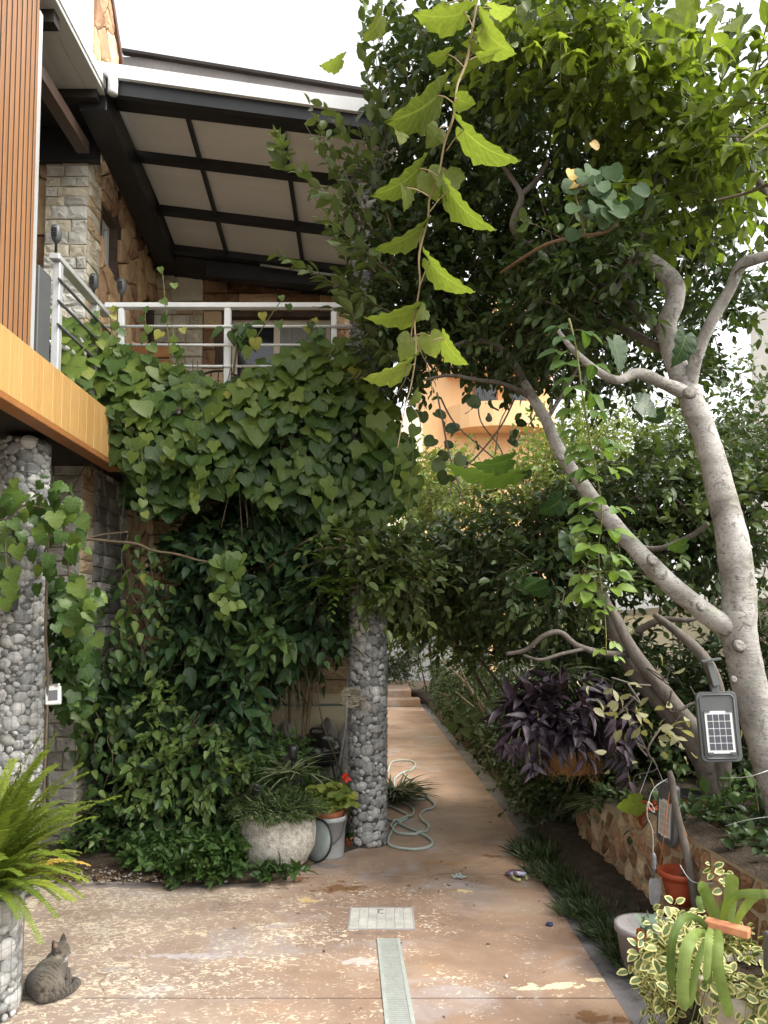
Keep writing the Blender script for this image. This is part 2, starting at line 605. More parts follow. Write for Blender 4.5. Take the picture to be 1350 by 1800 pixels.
def inset(poly, d):
    cx = sum(p[0] for p in poly) / len(poly); cy = sum(p[1] for p in poly) / len(poly)
    p = list(poly)
    for i in range(len(poly)):
        a, b = poly[i], poly[(i + 1) % len(poly)]
        ex, ey = b[0] - a[0], b[1] - a[1]
        l = math.hypot(ex, ey)
        if l < 1e-5: continue
        nx, ny = ey / l, -ex / l
        if nx * (cx - a[0]) + ny * (cy - a[1]) > 0: nx, ny = -nx, -ny
        p = clip_poly(p, nx, ny, nx * a[0] + ny * a[1] - d)
        if len(p) < 3: return None
    return p
def stone_mesh(poly, depth, joint=.008, bev=.012, rng=random, rough=.004):
    """a stone slab in its local x, y plane, face towards +z, uneven"""
    a = inset(poly, joint)
    if a is None: return None
    # break long edges so that the outline is not ruler straight
    q = []
    for i in range(len(a)):
        p0, p1 = a[i], a[(i + 1) % len(a)]
        q.append(p0)
        l = math.hypot(p1[0] - p0[0], p1[1] - p0[1])
        if l > .06:
            t = rng.uniform(.35, .65)
            j = rng.uniform(-.004, .004)
            q.append((p0[0] + (p1[0] - p0[0]) * t + j, p0[1] + (p1[1] - p0[1]) * t + j))
    a = q
    cx = sum(p[0] for p in a) / len(a); cy = sum(p[1] for p in a) / len(a)
    m = len(a)
    v, f = [], []
    def ring(k, z, jit):
        for p in a:
            v.append((cx + (p[0] - cx) * k, cy + (p[1] - cy) * k, z + rng.uniform(-jit, jit)))
    size = max(.02, min(math.hypot(p[0] - cx, p[1] - cy) for p in a))
    k1 = max(.6, 1 - bev / size)
    ring(1.0, 0, 0); ring(1.0, depth - bev * .6, rough * .4); ring(k1, depth, rough); ring(k1 * .5, depth + rng.uniform(0, rough), rough)
    v.append((cx, cy, depth + rng.uniform(0, rough * 1.5)))
    for r in range(3):
        for i in range(m):
            j = (i + 1) % m
            f.append((r * m + i, r * m + j, (r + 1) * m + j, (r + 1) * m + i))
    for i in range(m):
        f.append((3 * m + i, 3 * m + (i + 1) % m, 4 * m))
    me = bpy.data.meshes.new('stone')
    me.from_pydata(v, [], f)
    me.update()
    return me
def plane_M(o, x, y):
    x, y = Vector(x).normalized(), Vector(y).normalized()
    M = Matrix((x, y, x.cross(y))).transposed().to_4x4()
    M.translation = Vector(o)
    return M
def poly_area(p):
    return abs(sum(p[i][0] * p[(i + 1) % len(p)][1] - p[(i + 1) % len(p)][0] * p[i][1] for i in range(len(p)))) / 2
def ccw(p):
    s = sum(p[i][0] * p[(i + 1) % len(p)][1] - p[(i + 1) % len(p)][0] * p[i][1] for i in range(len(p)))
    return p if s > 0 else p[::-1]
def jit_seeds(w, h, step, jit=.4, aspect=1.0, rng=random):
    s = []
    ny = max(1, round(h / step)); nx = max(1, round(w / (step * aspect)))
    for j in range(ny):
        for i in range(nx):
            s.append(((i + .5 + (j % 2) * .5 - .25 + rng.uniform(-jit, jit)) * w / nx, (j + .5 + rng.uniform(-jit, jit)) * h / ny))
    return s
def lay_crazy(parent, M, w, h, step, depth, mats, name='stone', holes=(), aspect=1.0, joint=.008, jit=.42, rough=.006, outline=None):
    out = outline or [(0, 0), (w, 0), (w, h), (0, h)]
    for c in cells(out, jit_seeds(w, h, step, jit, aspect)):
        mx = sum(p[0] for p in c) / len(c); my = sum(p[1] for p in c) / len(c)
        if any(a <= mx <= b and cc <= my <= d for (a, cc, b, d) in holes): continue
        for (a, cc, b, d) in holes:       # keep the stones out of an opening
            if mx < a: c = clip_poly(c, 1, 0, a)
            elif mx > b: c = clip_poly(c, -1, 0, -b)
            elif my < cc: c = clip_poly(c, 0, 1, cc)
            elif my > d: c = clip_poly(c, 0, -1, -d)
            if len(c) < 3: break
        if len(c) < 3 or poly_area(c) < .0012: continue
        me = stone_mesh(ccw(c), depth * random.uniform(.8, 1.25), joint, .012, random, rough)
        if me: put(name, me, parent, M, random.choice(mats))
def lay_courses(parent, M, w, h, rowh, bw, depth, mats, name='stone_block', holes=(), joint=.004, rough=.008, rowvar=.15, clipf=None):
    y = 0
    while y < h - .02:
        rh = min(rowh * random.uniform(1 - rowvar, 1 + rowvar), h - y)
        if h - y - rh < rowh * .4: rh = h - y
        x = -random.uniform(0, bw * .6)
        while x < w - .005:
            l = bw * random.uniform(.6, 1.35)
            a, b = max(0, x), min(w, x + l)
            if w - b < bw * .25: b = w; l = b - x
            if b - a > .02:
                mx, my = (a + b) / 2, y + rh / 2
                ok = not any(q[0] < mx < q[2] and q[1] < my < q[3] for q in holes)
                if ok:
                    for q in holes:
                        if y < q[3] - .01 and y + rh > q[1] + .01:
                            if a < q[0] < b: b = q[0]
                            elif a < q[2] < b: a = q[2]
                    if b - a > .02:
                        me = stone_mesh([(a, y), (b, y), (b, y + rh), (a, y + rh)], depth * random.uniform(.75, 1.3), joint, .01, random, rough)
                        if me: put(name, me, parent, M, random.choice(mats))
            x += l
        y += rh

# ------------------------------------------------------------------ river pebbles packed round a column
def pebble_variants(mats, k=6):
    res = []
    for i in range(k):
        bm = bmesh.new()
        bmesh.ops.create_icosphere(bm, subdivisions=2, radius=1)
        sd_ = random.uniform(0, 50)
        for v in bm.verts:
            n_ = noise.noise(v.co * .9 + Vector((sd_, 0, 0)))
            v.co *= 1 + .2 * n_
        me = bpy.data.meshes.new('pebble')
        bm.to_mesh(me); bm.free()
        me.polygons.foreach_set('use_smooth', [True] * len(me.polygons))
        me.materials.append(mats[i % len(mats)])
        res.append(me)
    return res
def gabion(name, x, y, z0, z1, rad, label, group, mats, dark, wire, n_parts, rmax=.049, rmin=.015, visible=None, cat='gabion column'):
    root = thing(name, (x, y, z0), label, cat, group)
    MB().lathe([(rad * .9, z0), (rad * .9, z1)], 24, (x, y, 0)).build('core', dark, root, smooth=True)
    circ = 2 * math.pi * rad
    H = z1 - z0
    pts = np.zeros((0, 4))
    for r, tries in ((rmax, 350), (rmax * .8, 600), (rmax * .62, 1200), (rmax * .47, 2200), (rmax * .37, 3600), (rmax * .28, 2600)):
        r0 = r
        for _ in range(int(tries * H * circ / 2.0)):
            r = r0 * random.uniform(.9, 1.15)
            u, v = random.uniform(0, circ), random.uniform(r * .8, H - r * .6)
            asp = random.uniform(.66, 1.0)
            if len(pts):
                du = np.abs(pts[:, 0] - u); du = np.minimum(du, circ - du)
                d2 = du ** 2 + ((pts[:, 1] - v) * 1.16) ** 2
                if (d2 < (pts[:, 2] + r) ** 2 * .64).any(): continue
            pts = np.vstack([pts, [u, v, r, asp]])
    var = pebble_variants(mats)
    items = []
    for (u, v, r, asp) in pts:
        th = u / rad
        nrm_ = Vector((math.cos(th), math.sin(th), 0))
        tng = Vector((-math.sin(th), math.cos(th), 0))
        roll = random.uniform(-.7, .7) if asp < .85 else random.uniform(-3, 3)
        up = Vector((0, 0, 1))
        a = tng * math.cos(roll) + up * math.sin(roll)
        b = nrm_.cross(a)
        ra, rb = r * 1.08, r * asp * 1.05
        depth = min(r * .8, .03)
        M = Matrix((a * ra, b * rb, nrm_ * depth)).transposed().to_4x4()
        M.translation = Vector((x, y, z0 + v)) + nrm_ * (rad - depth * .95)
        items.append((M, random.choice(var), r, nrm_))
    def show(it):
        p = it[0].translation
        to = (Vector((0, 0, CAM_H)) - p)
        f = it[3].dot(to.normalized())
        X_, Y_, d_ = project(np.array(p))
        inn = (0 < X_ < 1350) and (0 < Y_ < 1800) and (visible is None or visible(X_, Y_))
        return (it[2] * max(f, 0) / to.length) if inn else -1 + it[2]
    items.sort(key=show, reverse=True)
    for M, me, r, n_ in items[:n_parts]:
        put('pebble', me, root, M)
    mb = MB()
    for M, me, r, n_ in items[n_parts:]:
        mb.add([M @ v_.co for v_ in me.vertices], [tuple(p.vertices) for p in me.polygons])
    if mb.v: mb.build('pebbles', mats[0], root, smooth=True, kind='stuff')
    wb = MB()
    nv = int(circ / .05)
    R_ = rad + .003
    for k in range(nv):
        a = 2 * math.pi * k / nv
        c = Vector((x + R_ * math.cos(a), y + R_ * math.sin(a), 0))
        wb.tube([c + Vector((0, 0, z0)), c + Vector((0, 0, z1))], .0011, 3, cap=False)
    for k in range(int(H / .05) + 1):
        z = z0 + .01 + k * .05
        if z > z1: break
        wb.tube([Vector((x + R_ * math.cos(a), y + R_ * math.sin(a), z)) for a in np.linspace(0, 2 * math.pi, 25)], .0011, 3, cap=False)
    wb.build('wire_mesh', wire, root)
    return root

# ------------------------------------------------------------------ the materials of the place
M_peb = [rough_mat('river_pebble_grey', [(.2, (.17, .175, .17)), (.5, (.31, .315, .31)), (.8, (.48, .48, .465))], 1.6, .7, .35, .02, 9, .55, .3),
         rough_mat('river_pebble_pale', [(.2, (.24, .24, .225)), (.5, (.38, .38, .365)), (.8, (.56, .55, .53))], 1.4, .7, .35, .02, 8, .5, .3),
         rough_mat('river_pebble_dark', [(.2, (.12, .125, .125)), (.5, (.21, .215, .215)), (.8, (.34, .34, .335))], 1.8, .65, .35, .02, 9, .4, .35)]
M_pebset = [M_peb[0], M_peb[1], M_peb[0], M_peb[1], M_peb[2], M_peb[0]]
M_dark = plain('dark_core', (.1, .098, .094), .9)
M_wire = plain('galvanised_wire', (.3, .31, .31), .45, .8)
M_ash = [rough_mat('ashlar_cream', [(.25, (.46, .4, .29)), (.5, (.63, .57, .44)), (.8, (.74, .69, .57))], 5, .85, .9, .02, 22, .3),
         rough_mat('ashlar_grey', [(.25, (.4, .385, .34)), (.5, (.6, .58, .52)), (.8, (.72, .7, .64))], 5, .85, .9, .02, 22, .3)]
M_ashset = [M_ash[0], M_ash[1], M_ash[1]]
M_ashd = rough_mat('weathered_shaded_ashlar', [(.25, (.17, .16, .14)), (.5, (.27, .26, .235)), (.8, (.38, .37, .34))], 5, .9, .9, .02, 22, .3)  # dirty grey of the lower courses, with shade put into the colour
M_ochre = [rough_mat('ochre_stone', [(.25, (.46, .29, .15)), (.5, (.64, .44, .25)), (.8, (.72, .55, .36))], 5, .85, .9, .02, 24, .35),
           rough_mat('brown_stone', [(.25, (.25, .14, .08)), (.5, (.42, .26, .15)), (.8, (.52, .36, .23))], 5, .85, .9, .02, 24, .35)]
M_rust = [rough_mat('brown_block', [(.25, (.16, .085, .045)), (.5, (.3, .17, .09)), (.8, (.42, .27, .16))], 9, .9, 1.0, .03, 40, .3)]
M_tan = [rough_mat('tan_block', [(.25, (.42, .3, .17)), (.5, (.57, .43, .27)), (.8, (.68, .55, .38))], 6, .9, 1.0, .03, 26, .25)]
M_mort = rough_mat('mortar', [(.3, (.2, .15, .1)), (.7, (.36, .28, .19))], 9, .95, .5, .01, 50, .1)
M_mort_dk = rough_mat('dark_mortar', [(.3, (.06, .045, .035)), (.7, (.14, .1, .075))], 9, .95, .5, .01, 50, .1)
M_stucco = rough_mat('cream_stucco', [(.3, (.74, .62, .4)), (.7, (.82, .72, .5))], 3, .9, .4, .005, 90, .05, fine=.12)
M_white = rough_mat('white_plaster', [(.3, (.66, .64, .6)), (.7, (.78, .77, .73))], 2, .9, .3, .004, 70, .05, fine=.1)
M_black = rough_mat('dark_steel', [(.3, (.012, .013, .014)), (.7, (.026, .027, .029))], 5, .45, .1, .002, 60, .1, .4, fine=.1)
M_soffit = rough_mat('insulated_panel', [(.3, (.5, .5, .47)), (.7, (.58, .58, .55))], 2, .55, .1, .002, 30, .05, aniso=(1, .15, 1), fine=.08)
M_soffit2 = rough_mat('grey_beige_panel', [(.3, (.6, .59, .55)), (.7, (.7, .69, .65))], 2, .6, .1, .002, 30, .05, aniso=(.15, 3, 1), fine=.08)
M_trimw = rough_mat('white_metal_trim', [(.3, (.68, .7, .7)), (.7, (.78, .8, .79))], 3, .45, .05, .001, 30, .04, .4, fine=.06)
M_slat = rough_mat('orange_brown_slat', [(.25, (.23, .108, .045)), (.75, (.33, .165, .072))], 3, .5, .15, .002, 40, .12, .35, aniso=(9, 9, .35), fine=.5)
M_fascia = rough_mat('honey_plank', [(.25, (.44, .255, .085)), (.75, (.54, .335, .13))], 3, .45, .15, .002, 40, .1, .35, aniso=(9, 9, .3), fine=.5)
M_trimb = rough_mat('brown_trim', [(.3, (.22, .085, .03)), (.7, (.34, .15, .05))], 4, .45, .1, .002, 40, .1, .35)
M_soil_dark = rough_mat('dark_timber', [(.3, (.016, .013, .011)), (.7, (.035, .028, .024))], 5, .8, .2, .004, 40, .1)
M_alu = rough_mat('painted_aluminium', [(.3, (.5, .51, .51)), (.7, (.62, .63, .63))], 3, .38, .05, .001, 40, .05, .5, metal=.35, fine=.06)
M_glass = plain('dark_window_glass', (.025, .028, .032), .06, 0, .6)
M_curtain = rough_mat('curtain_behind_glass', [(.3, (.2, .19, .165)), (.7, (.34, .325, .29))], 3, .35, .1, .004, 10, .05, .5, aniso=(14, 14, .4))
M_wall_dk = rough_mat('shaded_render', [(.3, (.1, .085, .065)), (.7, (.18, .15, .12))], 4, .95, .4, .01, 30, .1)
M_grey_conc = rough_mat('grey_concrete', [(.25, (.2, .19, .19)), (.5, (.31, .295, .295)), (.8, (.42, .4, .4))], 2.2, .85, .5, .006, 60, .12)
M_soil = rough_mat('leaf_litter_soil', [(.25, (.028, .02, .013)), (.5, (.06, .044, .03)), (.75, (.11, .085, .058))], 14, .97, 1.0, .03, 60, .1)
M_peach = rough_mat('sunlit_peach_render', [(.3, (.74, .44, .22)), (.7, (.82, .53, .28))], .5, .9, .1, .01, 8, .1, fine=.05)  # peach wall colour with warm far sunlight mixed in
M_cream = rough_mat('cream_render', [(.3, (.78, .68, .5)), (.7, (.86, .77, .6))], .5, .9, .1, .01, 8, .1, fine=.05)
M_orange_awn = plain('orange_awning', (.75, .2, .06), .8)
def bark_material():
    m, t, o = new_mat('pale_grey_bark')
    co = coords(t)
    n1 = noise_(t, co, 5, 6, .62, None, .4)
    col = ramp(t, [(.3, (.13, .12, .105)), (.43, (.235, .222, .2)), (.55, (.335, .32, .3)), (.72, (.44, .425, .4))])
    t.links.new(n1, col.inputs[0])
    # cool and warm patches, lichen
    n2 = noise_(t, co, 11, 5, .65, None, .8)
    l1 = ramp(t, [(.56, 0.0), (.66, .6)]); t.links.new(n2, l1.inputs[0])
    c = mixc(t, l1.outputs[0], col.outputs[0], (.3, .31, .24))
    n3 = noise_(t, co, 17, 5, .6, None, 1.2)
    l2 = ramp(t, [(.34, .75), (.44, 0.0)]); t.links.new(n3, l2.inputs[0])
    c = mixc(t, l2.outputs[0], c, (.12, .105, .09))
    # lenticels: short dark dashes across the stem
    mp = t.nodes.new('ShaderNodeMapping'); mp.inputs['Scale'].default_value = (30, 30, 85); t.links.new(co, mp.inputs[0])
    vo = t.nodes.new('ShaderNodeTexVoronoi'); vo.inputs['Scale'].default_value = 1.0; t.links.new(mp.outputs[0], vo.inputs['Vector'])
    l3 = ramp(t, [(.1, 1.0), (.24, 0.0)]); t.links.new(vo.outputs['Distance'], l3.inputs[0])
    k = math_(t, 'MULTIPLY', l3.outputs[0], .55)
    c = mixc(t, k, c, (.075, .065, .055))
    fine = noise_(t, co, 70, 5, .7)
    c = mixc(t, .35, c, fine, 'OVERLAY')
    mz = t.nodes.new('ShaderNodeMapping'); mz.inputs['Scale'].default_value = (9, 9, 40); t.links.new(co, mz.inputs[0])
    rid = noise_(t, mz.outputs[0], 1.0, 5, .65, None, .6)
    h = math_(t, 'MULTIPLY_ADD', fine, .35, math_(t, 'MULTIPLY', rid, .9))
    h = math_(t, 'MULTIPLY_ADD', l3.outputs[0], -.5, h)
    p = N(t, 'ShaderNodeBsdfPrincipled')
    t.links.new(c, p.inputs['Base Color'])
    p.inputs['Roughness'].default_value = .9
    p.inputs['Specular IOR Level'].default_value = .2
    t.links.new(bump_(t, h, .75, .008), p.inputs['Normal'])
    t.links.new(p.outputs[0], o.inputs[0])
    return m
M_bark = bark_material()
M_bark_dk = rough_mat('dark_shaded_bark', [(.2, (.06, .052, .045)), (.5, (.12, .105, .09)), (.8, (.2, .18, .16))], 8, .9, .8, .012, 34, .1, .2, aniso=(1, 1, .5), fine=.35)  # dark bark; shade of inner limbs and second trunk is in this colour
M_twig = rough_mat('twig_brown', [(.3, (.07, .05, .032)), (.7, (.15, .115, .075))], 20, .85, .2, .003, 60, .1)
M_twig_g = rough_mat('green_stem', [(.3, (.1, .11, .035)), (.7, (.2, .2, .07))], 20, .7, .2, .003, 60, .1)
M_cane = rough_mat('tan_cane', [(.3, (.26, .19, .1)), (.7, (.42, .33, .2))], 20, .75, .3, .003, 60, .1)
M_terra = rough_mat('terracotta', [(.25, (.32, .1, .045)), (.75, (.46, .17, .08))], 8, .75, .2, .004, 60, .15)
M_redpl = plain('red_brown_plastic', (.4, .075, .03), .5, 0, .4)
M_whitepl = plain('white_plastic', (.62, .63, .63), .4, 0, .4)
M_greypl = plain('dark_grey_plastic', (.085, .09, .092), .45, 0, .4, .1)
M_blackpl = plain('black_plastic', (.016, .016, .017), .4, 0, .45)
M_enamel = rough_mat('black_enamel', [(.3, (.014, .014, .014)), (.7, (.03, .029, .028))], 6, .22, .06, .002, 60, .05, .5)
M_stonepot = rough_mat('speckled_stone', [(.3, (.26, .24, .2)), (.5, (.43, .41, .36)), (.7, (.6, .58, .52))], 26, .92, 1.0, .012, 70, .05, .2, fine=.6)
M_coir = rough_mat('coir', [(.25, (.16, .08, .03)), (.75, (.36, .2, .08))], 20, .95, 1.0, .02, 70, .1)
M_hose = rough_mat('pale_green_hose', [(.3, (.3, .36, .33)), (.7, (.42, .48, .45))], 8, .45, .2, .002, 120, .05, .45)
M_grate = rough_mat('pale_green_grating', [(.3, (.27, .3, .28)), (.7, (.36, .39, .36))], 12, .6, .3, .003, 60, .1, .35)
M_hatch = rough_mat('worn_grey_hatch', [(.25, (.28, .28, .26)), (.55, (.42, .42, .39)), (.8, (.52, .52, .49))], 9, .7, .4, .003, 60, .08, .35)
M_rock = rough_mat('grey_rock', [(.25, (.25, .225, .195)), (.75, (.48, .44, .39))], 6, .9, .9, .02, 26, .3)
M_stake = rough_mat('orange_brick', [(.3, (.42, .15, .08)), (.7, (.62, .3, .15))], 12, .85, .6, .006, 60, .1)

# ------------------------------------------------------------------ ground, patio, steps
gm = MB().add([(-400, -60, -.10), (400, -60, -.10), (400, 900, -.10), (-400, 900, -.10)], [(0, 1, 2, 3)])
gm.build('ground', M_soil, kind='structure')

def patio_material():
    m, t, o = new_mat('stained_concrete')
    co = coords(t)
    geo = N(t, 'ShaderNodeNewGeometry')
    co = geo.outputs['Position']
    mp = t.nodes.new('ShaderNodeMapping'); mp.inputs['Scale'].default_value = (1, 1.35, 1); t.links.new(co, mp.inputs['Vector'])
    st = mp.outputs[0]
    n_big = noise_(t, st, .9, 5, .55, None, .4)
    base = ramp(t, [(.28, (.2, .135, .1)), (.42, (.27, .183, .132)), (.55, (.335, .23, .16)), (.66, (.35, .27, .21)), (.8, (.345, .3, .27))])
    t.links.new(n_big, base.inputs[0])
    n_lil = noise_(t, st, 1.7, 6, .6, None, .8)
    lil = math_(t, 'SMOOTHSTEP', .56, .74, n_lil) if False else None
    mr = t.nodes.new('ShaderNodeMapRange'); mr.interpolation_type = 'SMOOTHSTEP'
    mr.inputs[1].default_value, mr.inputs[2].default_value, mr.inputs[3].default_value, mr.inputs[4].default_value = .5, .7, 0, .75
    t.links.new(n_lil, mr.inputs[0])
    c = mixc(t, mr.outputs[0], base.outputs[0], (.37, .345, .35))
    n_or = noise_(t, st, 2.6, 5, .6, None, .3)
    mo = t.nodes.new('ShaderNodeMapRange'); mo.inputs[1].default_value, mo.inputs[2].default_value, mo.inputs[3].default_value, mo.inputs[4].default_value = .55, .75, 0, .6
    t.links.new(n_or, mo.inputs[0])
    c = mixc(t, mo.outputs[0], c, (.36, .21, .105))
    # worn paint flakes: cream specks, thicker on the left and near side, sparse on the path
    sx = N(t, 'ShaderNodeSeparateXYZ'); t.links.new(co, sx.inputs[0])
    n_sp = noise_(t, st, 26, 6, .62, None, 1.4)
    n_ms = noise_(t, st, 2.3, 4, .6, None, .5)
    dens = math_(t, 'MULTIPLY_ADD', sx.outputs['X'], -.045, .0)
    far = t.nodes.new('ShaderNodeMapRange'); far.inputs[1].default_value, far.inputs[2].default_value, far.inputs[3].default_value, far.inputs[4].default_value = 4.9, 6.2, 0, -.14
    t.links.new(sx.outputs['Y'], far.inputs[0])
    dens = math_(t, 'ADD', dens, far.outputs[0])
    dens = math_(t, 'MULTIPLY_ADD', n_ms, .34, dens)
    v = math_(t, 'ADD', n_sp, dens)
    fl = t.nodes.new('ShaderNodeMapRange'); fl.inputs[1].default_value, fl.inputs[2].default_value, fl.inputs[3].default_value, fl.inputs[4].default_value = .757, .8, 0, .75
    t.links.new(v, fl.inputs[0])
    lf = t.nodes.new('ShaderNodeMapRange'); lf.inputs[1].default_value, lf.inputs[2].default_value, lf.inputs[3].default_value, lf.inputs[4].default_value = .1, -1.2, 0, .4
    t.links.new(math_(t, 'MULTIPLY_ADD', n_ms, .8, math_(t, 'ADD', sx.outputs['X'], -.4)), lf.inputs[0])
    c = mixc(t, lf.outputs[0], c, (.32, .285, .265))
    flc = mixc(t, n_ms, (.66, .56, .34), (.7, .65, .56))
    c = mixc(t, fl.outputs[0], c, flc)
    # dark traffic grime streaks
    mg = t.nodes.new('ShaderNodeMapping'); mg.inputs['Scale'].default_value = (1.2, 1.4, 1); t.links.new(co, mg.inputs['Vector'])
    n_g = noise_(t, mg.outputs[0], 2.2, 6, .65, None, .6)
    g = t.nodes.new('ShaderNodeMapRange'); g.inputs[1].default_value, g.inputs[2].default_value, g.inputs[3].default_value, g.inputs[4].default_value = .33, .56, .4, 0
    t.links.new(n_g, g.inputs[0])
    c = mixc(t, g.outputs[0], c, (.12, .08, .06))
    # spills and patches with a shape of their own: (x, y, rx, ry, colour, threshold)
    n_w = noise_(t, st, 9, 5, .6, None, .6)
    def patch(c, x, y, rx, ry, colr, k=.62, amt=.9, ns=None):
        dx = math_(t, 'DIVIDE', math_(t, 'SUBTRACT', sx.outputs['X'], x), rx)
        dy = math_(t, 'DIVIDE', math_(t, 'SUBTRACT', sx.outputs['Y'], y), ry)
        d = math_(t, 'ADD', math_(t, 'MULTIPLY', dx, dx), math_(t, 'MULTIPLY', dy, dy))
        v_ = math_(t, 'SUBTRACT', ns or n_w, math_(t, 'MULTIPLY', d, .28))
        q = t.nodes.new('ShaderNodeMapRange')
        q.inputs[1].default_value, q.inputs[2].default_value, q.inputs[3].default_value, q.inputs[4].default_value = k - .09, k - .06, 0, amt
        t.links.new(v_, q.inputs[0])
        return mixc(t, q.outputs[0], c, colr)
    def at(px, py): 
        g_ = G(px, py); return g_.x, g_.y
    br = (.15, .07, .022)
    n_c = noise_(t, st, 7, 6, .66, None, 1.2)
    wet = []
    gy_ = (.17, .16, .16)
    for (px, py, rx, ry, cl, k, am, ns) in ((230, 1556, .95, .07, gy_, .42, .8, None), (560, 1522, .25, .09, gy_, .46, .75, None), (655, 1484, .2, .09, gy_, .48, .7, None), (895, 1490, .07, .12, gy_, .4, .8, None), (672, 1640, .26, .05, (.14, .12, .11), .56, .5, None), (672, 1592, .26, .05, (.14, .12, .11), .56, .5, None), (595, 1562, .26, .17, br, .5, .85, None), (545, 1580, .2, .12, (.5, .37, .15), .55, .8, n_c), (530, 1545, .12, .1, br, .52, .8, None), (870, 1505, .13, .09, br, .52, .8, None),
                                         (780, 1517, .34, .08, (.3, .16, .06), .56, .75, n_c), (1045, 1788, .22, .08, br, .5, .8, None), (985, 1733, .24, .05, (.68, .6, .4), .5, .95, n_c),
                                         (940, 1737, .15, .03, (.66, .58, .38), .47, .95, n_c), (1045, 1722, .1, .035, (.66, .58, .38), .5, .9, n_c), (820, 1565, .09, .07, (.6, .48, .25), .55, .85, n_c),
                                         (640, 1690, .18, .06, (.5, .48, .46), .5, .7, n_c), (330, 1680, .5, .06, (.42, .39, .41), .52, .7, n_c), (300, 1640, .5, .1, (.6, .52, .36), .6, .7, n_c)):
        x_, y_ = at(px, py)
        c = patch(c, x_, y_, rx, ry, cl, k, am, ns)
    wpn = t.nodes.new('ShaderNodeTexNoise'); wpn.inputs['Scale'].default_value = 3.0; wpn.inputs['Detail'].default_value = 4
    t.links.new(co, wpn.inputs['Vector'])
    wv_ = t.nodes.new('ShaderNodeVectorMath'); wv_.operation = 'MULTIPLY_ADD'
    t.links.new(wpn.outputs['Color'], wv_.inputs[0]); wv_.inputs[1].default_value = (.35, .35, 0); t.links.new(co, wv_.inputs[2])
    vc = t.nodes.new('ShaderNodeTexVoronoi'); vc.feature = 'DISTANCE_TO_EDGE'; vc.inputs['Scale'].default_value = .62
    t.links.new(wv_.outputs[0], vc.inputs['Vector'])
    ck = t.nodes.new('ShaderNodeMapRange'); ck.inputs[1].default_value, ck.inputs[2].default_value, ck.inputs[3].default_value, ck.inputs[4].default_value = .0015, .0045, 1, 0
    t.links.new(vc.outputs['Distance'], ck.inputs[0])
    cm_ = t.nodes.new('ShaderNodeMapRange'); cm_.inputs[1].default_value, cm_.inputs[2].default_value, cm_.inputs[3].default_value, cm_.inputs[4].default_value = .48, .6, 0, .7
    t.links.new(n_ms, cm_.inputs[0])
    ckm = math_(t, 'MULTIPLY', ck.outputs[0], cm_.outputs[0])
    c = mixc(t, ckm, c, (.09, .07, .055))
    # dark grit
    gr = noise_(t, co, 55, 4, .7)
    gk = t.nodes.new('ShaderNodeMapRange'); gk.inputs[1].default_value, gk.inputs[2].default_value, gk.inputs[3].default_value, gk.inputs[4].default_value = .66, .72, 0, .6
    t.links.new(gr, gk.inputs[0])
    c = mixc(t, gk.outputs[0], c, (.1, .08, .065))
    p = N(t, 'ShaderNodeBsdfPrincipled')
    t.links.new(c, p.inputs['Base Color'])
    rr = t.nodes.new('ShaderNodeMapRange'); rr.inputs[3].default_value, rr.inputs[4].default_value = .5, .82
    t.links.new(n_lil, rr.inputs[0]); t.links.new(rr.outputs[0], p.inputs['Roughness'])
    p.inputs['Specular IOR Level'].default_value = .35
    fine = noise_(t, co, 140, 4, .7)
    hh = math_(t, 'MULTIPLY_ADD', fl.outputs[0], .6, math_(t, 'MULTIPLY', fine, .6))
    hh = math_(t, 'MULTIPLY_ADD', n_w, .8, hh)
    t.links.new(bump_(t, hh, .35, .006), p.inputs['Normal'])
    t.links.new(p.outputs[0], o.inputs[0])
    return m
M_patio = patio_material()

base = MB().box((-6, -4, -.096), (1.25, 17.0, -.02)).build('patio', M_grey_conc, kind='structure')
XR = lambda y: 1.045 + (.06 if y > 5.8 else 0) - max(0, y - 7.2) * .028
def slab(y0, y1, x0=-5.98, extra=()):
    g_ = .006
    ys = [y0 + g_] + [q for q in (4.0, 5.0, 6.2, 7.2, 9, 11, 13, 15) if y0 < q < y1] + [y1 - g_]
    right = [(XR(q), q) for q in ys]
    v = [(x0, y0 + g_)] + right + [(x0, y1 - g_)]
    n = len(v)
    vs = [(a, b, 0) for a, b in v] + [(a, b, -.015) for a, b in v]
    f = [tuple(range(n))] + [tuple(n + i for i in reversed(range(n)))] + [(i, n + i, n + (i + 1) % n, (i + 1) % n) for i in range(n)]
    MB().add(vs, f).build('slab', M_patio, base)
slab(-4, 3.57); slab(3.57, 5.33); slab(5.33, 17.0)
# grey kerb strip beside the path, laid flush
ks = []
M_kerb = rough_mat('dark_grey_kerb', [(.25, (.085, .08, .085)), (.5, (.15, .145, .15)), (.8, (.25, .24, .24))], 3, .85, .5, .006, 60, .12)
for i, y in enumerate(np.arange(-3, 17, .9)):
    y2 = y + .893
    wd = .15
    vs = [(XR(y) + .004, y, -.004), (XR(y) + wd + .03 * math.sin(y * 3), y, -.008), (XR(y2) + wd + .03 * math.sin(y2 * 3), y2, -.008), (XR(y2) + .004, y2, -.004)]
    vs += [(a, b, -.06) for a, b, c_ in vs]
    ks.append((vs, [(0, 1, 2, 3), (0, 4, 5, 1), (1, 5, 6, 2), (2, 6, 7, 3), (3, 7, 4, 0)]))
kerb = None
for vs, f in ks:
    if kerb is None:
        kerb = MB().add(vs, f).build('kerb_strip', M_kerb, kind='structure')
    else:
        MB().add(vs, f).build('kerb_stone', M_kerb, kerb)
